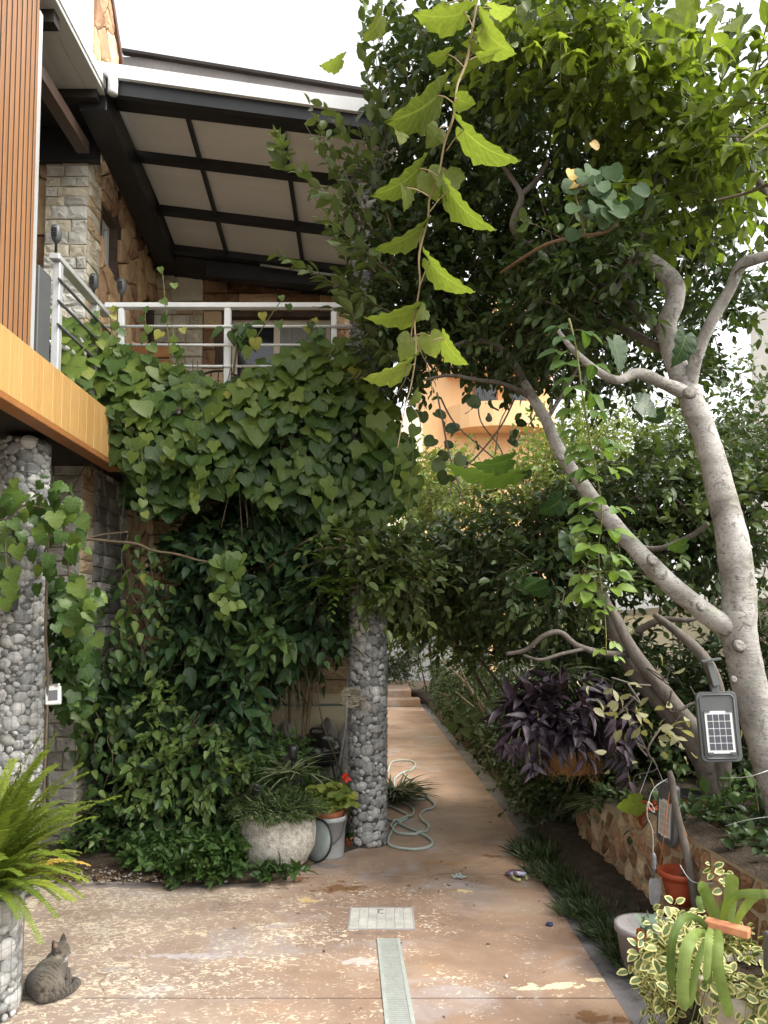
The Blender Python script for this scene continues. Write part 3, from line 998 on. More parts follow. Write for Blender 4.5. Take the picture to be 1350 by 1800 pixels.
# steps up at the end of the path
stp = thing('garden_steps', (0, 17, 0), 'two shallow terracotta coloured steps at the far end of the garden path', 'steps')
MB().box((-1.2, 17.0, 0), (.8, 17.62, .155)).build('step', M_patio, stp, bevel=.012)
MB().box((-1.2, 17.62, 0), (.62, 21.5, .31)).build('landing', M_patio, stp, bevel=.012)
# beds
def bed(name, poly, z, hump=.0):
    P = [Vector((a, b, z)) for a, b in poly]
    cx = sum((p.x for p in P)) / len(P); cy = sum((p.y for p in P)) / len(P)
    mb = MB()
    n = len(P)
    rings = []
    for k, h in ((1.0, -.02), (.985, z), (.8, z + hump * .6), (.4, z + hump)):
        rings.append([(cx + (p.x - cx) * k, cy + (p.y - cy) * k, h + (.012 * noise.noise(p * 7 + Vector((k * 9, 0, 0))) if k < 1 else 0)) for p in P])
    vs = [q for r in rings for q in r] + [(cx, cy, z + hump)]
    f = []
    for r in range(3):
        for i in range(n):
            f.append((r * n + i, r * n + (i + 1) % n, (r + 1) * n + (i + 1) % n, (r + 1) * n + i))
    for i in range(n): f.append((3 * n + i, 3 * n + (i + 1) % n, 4 * n))
    return MB().add(vs, f).build(name, M_soil, kind='structure', smooth=True)
def edge(pts, n=4):
    return [(p.x, p.y) for p in crom([(a, b, 0) for a, b in pts], n)]
gl = [G(*p) for p in ((-150, 1552), (60, 1556), (130, 1550), (240, 1552), (340, 1556), (480, 1549), (560, 1517), (605, 1500), (640, 1488), (672, 1478))]
bed('planting_bed_by_house', edge([(p.x, p.y) for p in gl] + [(.02, 6.4), (.03, 7.5), (.02, 9)]) + [(-.2, 9), (-.2, 7.8), (-5.5, 7.8), (-5.5, 5.2)], .012, .03)
bed('planting_bed_along_path', edge([(1.22, 2.2), (1.23, 4), (1.2, 5.6), (1.27, 6.4), (1.27, 7.4), (1.2, 10), (1.05, 14), (.98, 17)]) + [(.7, 22), (3.1, 22), (3.1, 12), (3.1, 6), (3.1, 2.2)], .02, .1)
bed('planting_bed_beyond', [(-6, 21.5), (8, 21.5), (30, 60), (-30, 60)], .05, .2)

# ------------------------------------------------------------------ the house
H = thing('stone_house', (-2.28, 7.7, 0), 'two storey house faced with cream, grey and brown stone behind the balcony and vines', 'house')
XS, YB, YP = -2.35, 7.7, 5.92
sw = MB().box((XS - .3, YP + .24, 0), (XS - .06, YB, 5.75))
# side wall as a shell with an opening for the recessed window
def wall_with_holes(mb, w, h, holes, th, M):
    """front sheet of boxes round rectangular holes; local x along, y up, z out (0..-th)"""
    xs = sorted({0, w, *[q[0] for q in holes], *[q[2] for q in holes]})
    ys = sorted({0, h, *[q[1] for q in holes], *[q[3] for q in holes]})
    for i in range(len(xs) - 1):
        for j in range(len(ys) - 1):
            mx, my = (xs[i] + xs[i + 1]) / 2, (ys[j] + ys[j + 1]) / 2
            if any(q[0] < mx < q[2] and q[1] < my < q[3] for q in holes): continue
            mb.box((xs[i], ys[j], -th), (xs[i + 1], ys[j + 1], 0), M)
    return mb
# side wall: local x runs from the back corner towards the camera, seen from +X
Ms = plane_M((XS, YP + .24, 0), (0, 1, 0), (0, 0, 1))        # normal = y x z = +x
Wd = YB - YP - .24
holes_s = [(.06, 4.72, .42, 5.2), (1.2, 4.55, 1.45, 4.95)]
side = wall_with_holes(MB(), Wd, 5.9, holes_s, .25, Ms).build('side_wall', M_mort_dk, H)
lay_crazy(side, plane_M((XS, YP + .24, 3.25), (0, 1, 0), (0, 0, 1)), Wd, 2.6, .19, .03, M_ochre, holes=[(a, b - 3.25, c, d - 3.25) for a, b, c, d in holes_s], joint=.006)
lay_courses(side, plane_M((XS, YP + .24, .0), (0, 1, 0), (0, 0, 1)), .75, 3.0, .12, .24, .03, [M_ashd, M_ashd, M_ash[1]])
lay_crazy(side, plane_M((XS, YP + .99, 0), (0, 1, 0), (0, 0, 1)), Wd - .75, 3.0, .22, .03, M_ochre + [M_tan[0]], joint=.008)
def window(parent, name, M, w, h, fr=.045, panes=1, glass=M_glass, frm=M_alu, mull=(), label=None):
    mb = MB()
    mb.box((0, 0, -.03), (fr, h, .015), M).box((w - fr, 0, -.03), (w, h, .015), M).box((fr, 0, -.03), (w - fr, fr, .012), M).box((fr, h - fr, -.03), (w - fr, h, .012), M)
    for x in mull: mb.box((x - fr * .6, fr, -.03), (x + fr * .6, h - fr, .02), M)
    o = mb.build(name, frm, parent)
    xs = [fr] + [q for x in mull for q in (x - fr * .6, x + fr * .6)] + [w - fr]
    for k in range(0, len(xs), 2):
        g = glass[k // 2] if isinstance(glass, list) else glass
        MB().box((xs[k], fr, -.02), (xs[k + 1], h - fr, -.012), M).build('pane', g, o)
    return o
window(H, 'window', plane_M((XS - .09, YP + .24 + .06, 4.72), (0, 1, 0), (0, 0, 1)), .36, .48, .045, mull=(.18,), glass=M_curtain, frm=M_trimw)
window(H, 'window', plane_M((XS - .14, YP + .24 + 1.2, 4.55), (0, 1, 0), (0, 0, 1)), .25, .4, .03)
# pilaster at the near corner
pl = MB().box((-2.69, YP, 0), (XS, YP + .24, 5.85)).build('pilaster', M_mort, H)
lay_courses(pl, plane_M((-2.69, YP, 3.2), (1, 0, 0), (0, 0, 1)), .34, 2.6, .094, .19, .022, M_ashset, joint=.003, rough=.009)
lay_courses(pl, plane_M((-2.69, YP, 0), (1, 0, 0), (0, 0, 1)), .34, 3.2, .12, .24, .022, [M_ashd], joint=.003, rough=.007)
lay_courses(pl, plane_M((XS, YP - .02, 0), (0, 1, 0), (0, 0, 1)), .26, 5.8, .094, .3, .012, [M_ash[0], M_ash[0], M_tan[0]], joint=.003)
fl_ = MB().box((-6, YP + .1, 0), (-2.69, YP + .3, 5.85)).build('front_wall', M_mort_dk, H)
lay_crazy(fl_, plane_M((-3.37, YP + .1, 2.9), (1, 0, 0), (0, 0, 1)), .68, 2.9, .3, .035, [M_rust[0], M_ochre[0], M_ochre[1]], joint=.008)
# back wall with the balcony window
bw = MB()
Mb = plane_M((XS, YB, 0), (1, 0, 0), (0, 0, 1))              # normal = -y
WB = 2.01
holes_b = [(.78, 3.3, 1.8, 4.87)]
back = wall_with_holes(bw, WB, 5.75, holes_b, .25, Mb).build('back_wall', M_mort_dk, H)
lay_courses(back, plane_M((XS, YB, 3.2), (1, 0, 0), (0, 0, 1)), .5, 2.5, .14, .26, .035, [M_ash[0], M_ash[0], M_tan[0]], joint=.003)
lay_courses(back, plane_M((XS + .5, YB, 3.2), (1, 0, 0), (0, 0, 1)), WB - .5, 2.45, .19, .38, .03, M_rust + [M_ochre[0]], joint=.006, holes=[(.28, 0, 1.3, 1.67)])
lay_courses(back, plane_M((XS, YB, 1.02), (1, 0, 0), (0, 0, 1)), WB, 2.0, .16, .5, .04, M_tan, joint=.004, rough=.02)
MB().box((XS + .01, YB - .06, 0), (-.34, YB - .002, 1.0)).build('plinth', M_stucco, H)
MB().box((-.36, YB + .01, 0), (-.33, 16.5, 5.5)).build('passage_wall', M_stucco, H)
MB().box((-2.2, YB + .3, 0), (-.37, 16.4, 5.4)).build('house_core', M_mort, H)
window(H, 'balcony_window', plane_M((XS + .78, YB + .1, 3.3), (1, 0, 0), (0, 0, 1)), 1.02, 1.57, .05, mull=(.46,), glass=[M_glass, M_curtain], frm=M_cream)
MB().box((XS, YB - .07, 1.0), (-.33, YB - .005, 1.03)).build('plinth_cap', M_stucco, H)
# gutter pipe along the plinth
MB().tube([(XS + .1, YB - .09, .93), (-.36, YB - .09, .93)], .012, 6).build('water_pipe', plain('green_pipe', (.2, .26, .22), .5), H, smooth=True)
# unseen walls added to keep the left side under the balcony dark
MB().box((-5.2, 1.0, 0), (-5.0, YP + .1, 3.0)).build('added_shade_wall_side', M_wall_dk, H)
MB().box((-5.0, 1.0, 0), (-2.9, 1.2, 3.0)).build('added_shade_wall_front', M_wall_dk, H)
# balcony slab, its soffit and fascias
FX = -2.05
MB().box((-6, 1.0, 2.93), (FX - .03, YP - .02, 3.2)).build('balcony_slab', M_soil_dark, H)
MB().box((XS + .04, YP - .02, 2.95), (-.02, YB - .06, 3.2)).build('terrace_slab', M_soil_dark, H)
fc = MB().box((FX - .025, 1.0, 2.9), (FX - .005, YP - .01, 3.27)).build('balcony_fascia', M_soil_dark, H)
y = 1.0
while y < YP - .03:
    y2 = min(y + .135, YP - .012)
    MB().box((FX - .005, y + .0015, 2.93), (FX + .013, y2 - .0015, 3.285), None).build('plank', M_fascia, fc, bevel=.002)
    y = y2
MB().box((FX - .09, 1.0, 2.885), (FX + .022, YP - .01, 2.925)).build('fascia_trim', M_trimb, H, bevel=.004)
# far part of the fascia turning in under the vine
MB().box((FX - .005, YP - .008, 2.9), (-.25, YP + .02, 3.28)).build('terrace_fascia', M_soil_dark, H)
# slatted screen standing on the balcony edge
sc_ = MB().box((FX - .1, 2.2, 3.285), (FX - .034, 4.42, 5.45)).build('slat_screen', M_soil_dark, H)
y = 2.2
while y < 4.41:
    MB().box((FX - .0335, y + .009, 3.29), (FX - .029, min(y + .0485, 4.42), 5.6)).build('slat', M_slat, sc_, bevel=.0015)
    y += .0575
MB().box((FX - .1, 4.425, 3.285), (FX - .03, 4.47, 5.4)).build('screen_post', M_alu, H)
MB().box((FX - .16, 4.49, 3.285), (FX - .02, 4.66, 3.85)).build('gate_post_box', M_greypl, H, bevel=.004)
# upper storey wall rising behind the roofs
uw = MB()
zt1, zt2 = 7.4, 6.47
uw.add([(XS, YP, 5.86), (XS, 6.6, 5.86), (XS, 6.6, zt2 - .06), (XS, YP, zt1), (-4.2, YP, 5.86), (-4.2, 6.6, 5.86), (-4.2, 6.6, zt2 - .06), (-4.2, YP, zt1)],
       [(0, 1, 2, 3), (5, 4, 7, 6), (4, 0, 3, 7), (3, 2, 6, 7), (1, 5, 6, 2)])
up_ = uw.build('upper_wall', M_white, H)
outl = [(0, 0), (.68, 0), (.68, zt2 - .06 - 5.86), (0, zt1 - 5.86)]
lay_crazy(up_, plane_M((XS, YP, 5.86), (0, 1, 0), (0, 0, 1)), .68, 1.6, .2, .03, M_ochre, joint=.006, outline=outl)
MB().beam((XS + .02, YP - .1, zt1 + .15), (XS + .02, 6.72, zt2 - .1), .05, .05).build('verge_trim', rough_mat('dark_verge', [(.3, (.07, .035, .025)), (.7, (.12, .06, .04))], 4, .6, .1, .002, 40, .05), H)
# far upper roof
ur = MB().add([(-2.9, 7.5, 6.3), (-.2, 7.5, 6.3), (-.2, 7.5, 7.1), (-2.5, 7.5, 7.5), (-2.9, 7.5, 7.5), (-2.9, 9.5, 6.3), (-.2, 9.5, 6.3), (-.2, 9.5, 7.14), (-2.5, 9.5, 7.54), (-2.9, 9.5, 7.54)],
              [(0, 1, 2, 3, 4), (5, 9, 8, 7, 6), (0, 5, 6, 1), (1, 6, 7, 2), (2, 7, 8, 3), (3, 8, 9, 4), (4, 9, 5, 0)])
ur.build('parapet', rough_mat('brown_grey_cladding', [(.3, (.16, .145, .14)), (.7, (.26, .235, .225))], 2, .7, .1, .003, 40, .1), H)
MB().beam((-2.66, 7.48, 7.54), (-.15, 7.48, 7.11), .07, .03).build('parapet_cap', M_soil_dark, H)
MB().beam((-2.75, 7.42, 6.72), (-2.2, 7.42, 6.6), .06, .07).build('parapet_trim', M_trimw, H)

# ------------------------------------------------------------------ eave roof above the left balcony
E = thing('eave_roof', (-2.05, 5.7, 5.6), 'pale grey panel eave with dark rafters above the slatted screen', 'roof')
MB().box((-6, 1.0, 5.64), (-2.05, 5.48, 5.72)).build('roof_deck', M_trimw, E)
x = -2.06
while x > -3.6:
    MB().box((x - .118, 1.0, 5.605), (x, 5.46, 5.638)).build('soffit_plank', M_soffit, E, bevel=.004)
    x -= .12
MB().box((-3.6, 4.66, 5.52), (-2.1, 4.74, 5.604)).build('rafter', M_soil_dark, E)
MB().box((-3.6, 5.38, 5.54), (-2.1, 5.45, 5.604)).build('rafter', M_soil_dark, E)
MB().box((-2.36, 4.1, 5.32), (-2.27, 5.7, 5.41)).build('purlin', rough_mat('brown_beam', [(.3, (.06, .038, .028)), (.7, (.1, .066, .05))], 4, .5, .1, .002, 40, .1), E)
MB().box((-6, 5.84, 5.36), (-2.26, 5.91, 5.62)).build('eave_shade_panel', M_black, E)  # black panel drawn where the recess behind the eave lies in shade
MB().box((-6, 5.485, 5.625), (-2.26, 5.915, 5.66)).build('eave_light_seal', M_black, E)  # black panel added to stop sky light behind the eave

# ------------------------------------------------------------------ terrace roof on dark steel
zr = lambda X, Y: 6.719 - .1248 * X - .2203 * Y
T = thing('terrace_roof', (-1.1, 6.0, 5.6), 'sloping terrace roof with dark steel beams, beige ceiling panels and white front edge', 'roof')
def slopebox(x0, x1, y0, y1, dz0, dz1):
    v = []
    for dz in (dz0, dz1):
        for (X, Y) in ((x0, y0), (x1, y0), (x1, y1), (x0, y1)):
            v.append((X, Y, zr(X, Y) + dz))
    return MB().add(v, [(0, 3, 2, 1), (4, 5, 6, 7), (0, 1, 5, 4), (1, 2, 6, 5), (2, 3, 7, 6), (3, 0, 4, 7)])
xs_ = [-2.04, -1.53, -.79, -.05]
ys_ = [5.70, 6.19, 6.775, 7.28]
for i in range(3):
    for j in range(3):
        slopebox(xs_[i] + .005, xs_[i + 1] - .005, ys_[j] + .005, ys_[j + 1] - .005, .03, .06).build('ceiling_panel', M_soffit2, T)
for j, y in enumerate(ys_):
    slopebox(-2.1, .02, y - .028, y + .028, -.035, .028).build('cross_beam', M_black, T)
for x in xs_[1:3]:
    slopebox(x - .017, x + .017, 5.65, 7.32, -.012, .029).build('long_beam', M_black, T)
slopebox(-2.2, .1, 5.47, 5.67, -.04, .0).build('front_soffit', M_black, T)
slopebox(-2.42, -2.27, 5.95, 7.69, .0, .05).build('side_light_seal', M_black, T)  # black strip added to close a bright slit along the side wall
slopebox(-2.26, -.04, 7.355, 7.69, -.02, .05).build('back_light_seal', M_black, T)  # black panel added to keep daylight out behind the ceiling
slopebox(-2.2, .1, 5.5, 7.69, .065, .09).build('roof_sheet', M_trimw, T)
v = [(-2.25, 5.42, 5.742), (.12, 5.42, 5.393), (.12, 5.42, 5.487), (-2.25, 5.42, 5.845)]
MB().add(v + [(a, b - .03, c) for a, b, c in v], [(0, 1, 2, 3), (7, 6, 5, 4), (0, 4, 5, 1), (1, 5, 6, 2), (2, 6, 7, 3), (3, 7, 4, 0)]).build('front_edge', M_trimw, T)
v = [(-2.22, 5.43, 5.63), (.1, 5.43, 5.31), (.1, 5.43, 5.4), (-2.22, 5.43, 5.75)]
MB().add(v + [(a, b + .05, c) for a, b, c in v], [(3, 2, 1, 0), (4, 5, 6, 7), (0, 1, 5, 4), (1, 2, 6, 5), (2, 3, 7, 6), (3, 0, 4, 7)]).build('front_beam', M_black, T)
v = []
for (Y, z) in ((5.45, 5.49), (7.34, 5.262)):
    v += [(-2.25, Y, z), (-2.05, Y, z), (-2.05, Y, z + .22), (-2.25, Y, z + .22)]
MB().add(v, [(0, 1, 2, 3), (7, 6, 5, 4), (0, 4, 5, 1), (1, 5, 6, 2), (2, 6, 7, 3), (3, 7, 4, 0)]).build('side_girder', M_black, T, bevel=.006)
MB().add([(-1.75, 7.34, 5.13), (.0, 7.34, 4.98), (.0, 7.46, 4.98), (-1.75, 7.46, 5.13), (-1.75, 7.34, 5.3), (.0, 7.34, 5.082), (.0, 7.46, 5.055), (-1.75, 7.46, 5.274)], [(0, 3, 2, 1), (4, 5, 6, 7), (0, 1, 5, 4), (1, 2, 6, 5), (2, 3, 7, 6), (3, 0, 4, 7)]).build('back_shade_strip', M_black, T)  # black strip drawn for the shaded gap above the back wall
MB().tube(crom([(-2.1, 5.46, 5.76), (-2.04, 5.4, 5.75), (-1.98, 5.37, 5.69), (-1.98, 5.38, 5.56)], 5), .035, 10).build('gutter_elbow', M_trimw, T, smooth=True)
MB().tube([(-1.2, 7.26, 5.2), (-.35, 7.26, 5.08)], .012, 6).build('tube_light', M_alu, T, smooth=True)

# ------------------------------------------------------------------ balcony railings
RA = thing('balcony_railing', (-1.1, 5.9, 3.27), 'white and grey metal balcony railing with four horizontal bars above the vine', 'railing')
YR = 5.93
for px, wd in ((213, .045), (400, .05), (587, .045)):
    X = W(px, 600, YR).x
    MB().box((X - wd / 2, YR - wd / 2, 3.2), (X + wd / 2, YR + wd / 2, 4.194)).build('post', M_trimw, RA, bevel=.004)
for z, r in ((4.215, .026), (4.04, .011), (3.89, .011), (3.72, .011)):
    if z > 4.1: MB().box((-2.2, YR - .03, z - .02), (-.25, YR + .03, z + .02)).build('top_rail', M_trimw, RA, bevel=.004)
    else: MB().tube([(-2.2, YR - .03, z), (-.25, YR - .03, z)], r, 8).build('bar', M_trimw, RA, smooth=True)
RL = thing('side_railing', (-2.2, 5.4, 3.27), 'grey metal side railing running back from the slatted screen', 'railing')
for y in (5.05, 5.72):
    MB().box((-2.225, y - .028, 3.2), (-2.175, y + .028, 4.13)).build('post', M_alu, RL, bevel=.004)
MB().box((-2.235, 4.98, 4.13), (-2.165, 5.95, 4.17)).build('top_rail', M_alu, RL, bevel=.004)
for z in (4.0, 3.85, 3.69):
    MB().tube([(-2.17, 5.0, z), (-2.17, 5.95, z)], .011, 8).build('bar', M_greypl, RL, smooth=True)

# ------------------------------------------------------------------ gabion columns
gabion('gabion_column', -.126, 6.1, 0, 5.36, .153, 'tall grey pebble gabion column beside the garden hose', 'pebble gabion columns', M_pebset, M_dark, M_wire, 300, visible=lambda x, y: y > 1020 or 250 < y < 480 or 690 < y < 790)
gabion('gabion_column', -2.335, 4.94, 0, 2.885, .155, 'grey pebble gabion column under the honey coloured balcony edge', 'pebble gabion columns', M_pebset, M_dark, M_wire, 300, visible=lambda x, y: y > 770)
gabion('gabion_planter', -1.79, 3.42, 0, .52, .205, 'low round pebble gabion planter holding the big fern beside the cat', 'pebble gabion columns', M_pebset, M_dark, M_wire, 300, rmax=.06, rmin=.02, cat='planter')

# ------------------------------------------------------------------ stone retaining wall on the right
RWt = thing('retaining_wall', (1.6, 5.2, 0), 'low curved retaining wall of tan crazy paving stones beside the grass strip', 'wall')
def wall_curve(s):      # s 0 (far) .. 1 (near)
    p = [(2.3, 6.7), (1.75, 6.42), (1.52, 6.1), (1.5, 5.6), (1.53, 5.0), (1.56, 4.4), (1.58, 3.8), (1.62, 3.2), (1.7, 2.4)]
    c = crom([(a, b, 0) for a, b in p], 8)
    i = s * (len(c) - 1); k = min(int(i), len(c) - 2)
    return c[k].lerp(c[k + 1], i - k), (c[k + 1] - c[k]).normalized()
LW = 4.9
top = lambda s: .30 + .30 * max(0, min(1, (s - .2) / .4))
mb, wt = MB(), MB()
nn_ = 30
for i in range(nn_):
    s0, s1 = i / nn_, (i + 1) / nn_
    a, _ = wall_curve(s0); b, _ = wall_curve(s1)
    vs = [(a.x, a.y, -.05), (b.x, b.y, -.05), (b.x, b.y, top(s1)), (a.x, a.y, top(s0)), (a.x + .09, a.y, -.05), (b.x + .09, b.y, -.05), (b.x + .09, b.y, top(s1)), (a.x + .09, a.y, top(s0))]
    mb.add(vs, [(0, 1, 2, 3), (5, 4, 7, 6)])
    wt.add([(a.x - .012, a.y, top(s0) + .002), (b.x - .012, b.y, top(s1) + .002), (b.x + .16, b.y, top(s1) + .03), (a.x + .16, a.y, top(s0) + .03)], [(0, 1, 2, 3)])
rwb = mb.build('wall_core', rough_mat('pale_mortar', [(.3, (.33, .27, .18)), (.7, (.5, .42, .3))], 9, .95, .5, .01, 50, .1), RWt)
for c in cells([(0, 0), (LW, 0), (LW, .6), (0, .6)], jit_seeds(LW, .6, .15, .45, .8)):
    if poly_area(c) < .002: continue
    mx = sum(p[0] for p in c) / len(c); my = sum(p[1] for p in c) / len(c)
    tp = top(mx / LW)
    if my > tp - .02: continue
    c = clip_poly(c, 0, 1, tp - .01)
    if len(c) < 3: continue
    pos, dr = wall_curve(mx / LW)
    c = [(p[0] - mx, p[1]) for p in c]
    me = stone_mesh(ccw(c), .014, random.uniform(.012, .022), .012, random, .008)
    if me:
        put('stone', me, rwb, plane_M((pos.x, pos.y, 0), (dr.x, dr.y, 0), (0, 0, 1)), random.choice([M_rust[0], M_ochre[1], M_tan[0], M_ochre[1], M_rust[0]]))
bed('planting_bed_terrace', [(1.74, 2.4), (1.67, 3.2), (1.62, 3.8), (1.6, 4.6), (1.56, 5.6), (1.62, 6.1), (2.3, 6.5), (3.1, 6.5), (3.1, 2.4)], .42, .2)
# boundary wall at the right, pale
wt.build('wall_top', M_soil, RWt)
BWl = thing('boundary_wall', (3.2, 9, 0), 'pale plastered boundary wall behind the trees', 'wall')
MB().box((3.15, 2.0, -.1), (3.35, 21.5, 1.85)).build('wall_panel', M_white, BWl)
MB().box((3.12, 2.0, 1.85), (3.38, 21.5, 1.92)).build('coping', M_grey_conc, BWl)
FWl = thing('garden_end_wall', (0, 24, 0), 'grey plastered wall at the end of the garden beyond the steps', 'wall')
MB().box((-3, 24, 0), (3.3, 24.2, 2.1)).build('wall_panel', rough_mat('grey_plaster', [(.3, (.2, .2, .2)), (.7, (.28, .28, .28))], 1, .9, .2, .005, 40, .05), FWl)
MB().box((-3, 23.96, 2.1), (3.3, 24.24, 2.18)).build('coping', M_grey_conc, FWl)

# ------------------------------------------------------------------ neighbouring buildings
A = thing('peach_apartment_building', (4, 30, 0), 'peach apartment building with rounded balconies seen through the branches', 'building')
def bld(px0, px1, py0, py1, Y, dp, mat, nm, par):
    a, b = W(px0, py1, Y), W(px1, py0, Y)
    return MB().box((a.x, Y, a.z), (b.x, Y + dp, b.z)).build(nm, mat, par)
bz = lambda py, Y: W(675, py, Y).z
MB().box((1.4, 28, -.1), (6.2, 33, bz(520, 28))).build('wall', M_peach, A)
MB().box((-.7, 27.2, -.1), (1.38, 37, bz(728, 27.2))).build('low_wing', M_cream, A)
for py, nm in ((742, 'balcony'), (640, 'balcony'), (560, 'balcony')):
    z = bz(py, 27)
    mbb = MB()
    c0 = Vector((4.3, 28, 0))
    ring = []
    n_ = 14
    for k in range(n_ + 1):
        a_ = math.pi + math.pi * k / n_
        ring.append((c0.x + 2.0 * math.cos(a_), 28 + 1.15 * math.sin(a_) - .0))
    vs = [(x, y, z - .15) for x, y in ring] + [(x, y, z + .75) for x, y in ring]
    m_ = n_ + 1
    fs = [(k, k + 1, m_ + k + 1, m_ + k) for k in range(n_)] + [tuple(range(m_))[::-1]] + [tuple(m_ + k for k in range(m_))]
    mbb.add(vs, fs).build('balcony', M_peach, A)
    w_ = MB().box((3.3, 27.9, z + .8), (4.2, 27.99, z + 2.0)).build('window', M_trimb, A)
    MB().box((3.36, 27.87, z + .86), (4.14, 27.895, z + 1.94)).build('pane', M_glass, w_)
    w_ = MB().box((4.6, 27.9, z + .8), (5.3, 27.99, z + 2.0)).build('window', M_trimb, A)
    MB().box((4.66, 27.87, z + .86), (5.24, 27.895, z + 1.94)).build('pane', M_glass, w_)
aw = MB()
z = bz(585, 26.5)
MB().add([(2.4, 27.95, z + .9), (4.6, 27.95, z + .9), (4.6, 26.6, z), (2.4, 26.6, z), (2.4, 27.95, z + .86), (4.6, 27.95, z + .86), (4.6, 26.6, z - .25), (2.4, 26.6, z - .25)],
         [(0, 3, 2, 1), (4, 5, 6, 7), (3, 7, 6, 2), (0, 4, 7, 3), (1, 2, 6, 5)]).build('awning', M_orange_awn, A)
B2 = thing('white_house_beyond_wall', (8, 16, 0), 'white house with tiled eave at the edge of the garden beyond the boundary wall', 'building')
q = W(1322, 690, 16.2)
MB().box((q.x, 15, -.1), (q.x + 5, 16.2, bz(520, 15))).build('wall', M_white, B2)
MB().box((q.x - .12, 14.7, bz(690, 15) - .1), (q.x + 5, 14.98, bz(690, 15) + .12)).build('ledge', M_stucco, B2)
w_ = MB().box((q.x + .5, 14.94, bz(640, 15)), (q.x + 1.5, 14.99, bz(550, 15))).build('window', M_trimb, B2)
MB().box((q.x + .56, 14.92, bz(640, 15) + .06), (q.x + 1.44, 14.938, bz(550, 15) - .06)).build('pane', M_glass, w_)

# ================================================================== objects on the patio
# drain hatch and channel
hc = G(672, 1615)
hx0, hx1, hy0, hy1 = -.197, .168, G(672, 1634).y, G(672, 1597).y
D = thing('drain_hatch', (hc.x, hc.y, 0), 'square pale grey drain hatch cover set in the patio', 'drain cover')
fr_ = MB()
fr_.box((hx0 - .006, hy0 - .006, -.014), (hx1 + .006, hy0 + .004, .005)).box((hx0 - .006, hy1 - .004, -.014), (hx1 + .006, hy1 + .006, .005))
fr_.box((hx0 - .006, hy0 + .004, -.014), (hx0 + .003, hy1 - .004, .005)).box((hx1 - .003, hy0 + .004, -.014), (hx1 + .006, hy1 - .004, .005))
fr_.build('frame', M_grey_conc, D)
for i in range(7):
    wv_ = (hx1 - hx0 - .006) / 7
    x0 = hx0 + .003 + i * wv_
    lid = MB().box((x0 + .001, hy0 + .005, -.01), (x0 + wv_ - .001, hy1 - .005, .004 + random.uniform(-.0006, .0006))).build('cover_strip', M_hatch, D)
kp = MB()
cx_ = (hx0 + hx1) / 2 - .005; ky = hy1 - .06
kp.box((cx_ - .014, ky - .03, .0045), (cx_ - .008, ky + .03, .0062)).box((cx_ - .008, ky + .022, .0045), (cx_ + .016, ky + .03, .0062)).box((cx_ - .002, ky - .034, .0045), (cx_ + .016, ky - .028, .0062))
kp.build('lift_handle', M_greypl, D)
Dn = thing('drain_channel', (.05, 3.6, 0), 'long narrow pale green slotted drain channel running towards the hatch', 'drain')
def dpt(u, y):
    c_ = .025 + (4.2 - y) * .05
    return c_ + u * (.062 + (4.2 - y) * .002)
ym = 1.9
gb = MB()
yy = ym
while yy < 4.235:
    gb.add([(dpt(-.74, yy), yy, .004), (dpt(.74, yy), yy, .004), (dpt(.74, yy + .011), yy + .011, .004), (dpt(-.74, yy + .011), yy + .011, .004)], [(0, 1, 2, 3)])
    yy += .0165
gb.build('grate', M_grate, Dn, kind='stuff')
for s in (-1, 1):
    vs = [(dpt(s * .72, ym), ym, .0055), (dpt(s * 1.0, ym), ym, .0055), (dpt(s * 1.0, 4.24), 4.24, .0055), (dpt(s * .72, 4.24), 4.24, .0055)]
    if s < 0: vs = [vs[1], vs[0], vs[3], vs[2]]
    vs = vs + [(a, b, -.01) for a, b, c in vs]
    MB().add(vs, [(0, 1, 2, 3), (0, 4, 5, 1), (1, 5, 6, 2), (2, 6, 7, 3), (3, 7, 4, 0)]).build('rim', M_grate, Dn)
MB().add([(dpt(-.75, ym), ym, .0025), (dpt(.75, ym), ym, .0025), (dpt(.75, 4.24), 4.24, .0025), (dpt(-.75, 4.24), 4.24, .0025)], [(0, 1, 2, 3)]).build('trough', M_grey_conc, Dn)

# hose
def zp(x, y): return 440 + x / 2.902, 1180 + y / 2.902
hz = [(705, 690), (730, 700), (765, 720), (798, 738), (792, 762), (745, 785), (716, 835), (703, 880), (735, 903), (830, 915), (900, 906), (928, 885), (912, 858), (850, 825), (770, 790), (716, 765),
      (690, 750), (680, 700), (690, 655), (725, 638), (760, 622), (830, 617), (890, 628), (908, 643), (885, 658), (800, 656), (745, 640), (705, 632), (690, 615), (700, 597), (740, 595), (768, 612), (762, 632), (752, 650),
      (775, 672), (812, 692), (833, 718), (822, 745), (780, 762), (735, 778), (717, 800), (735, 825), (790, 836), (860, 836), (902, 820), (908, 790), (880, 768), (866, 742), (890, 715), (930, 703), (938, 682), (905, 656), (850, 646), (820, 632), (808, 606), (824, 585), (826, 562), (800, 545), (782, 520), (825, 506), (842, 480), (820, 461), (755, 459), (720, 470), (700, 520)]
hp = []
for i, (a, b) in enumerate(hz):
    px, py = zp(a, b)
    g_ = G(px, py)
    hp.append((g_.x, g_.y, .011))
hp = crom(hp, 6)
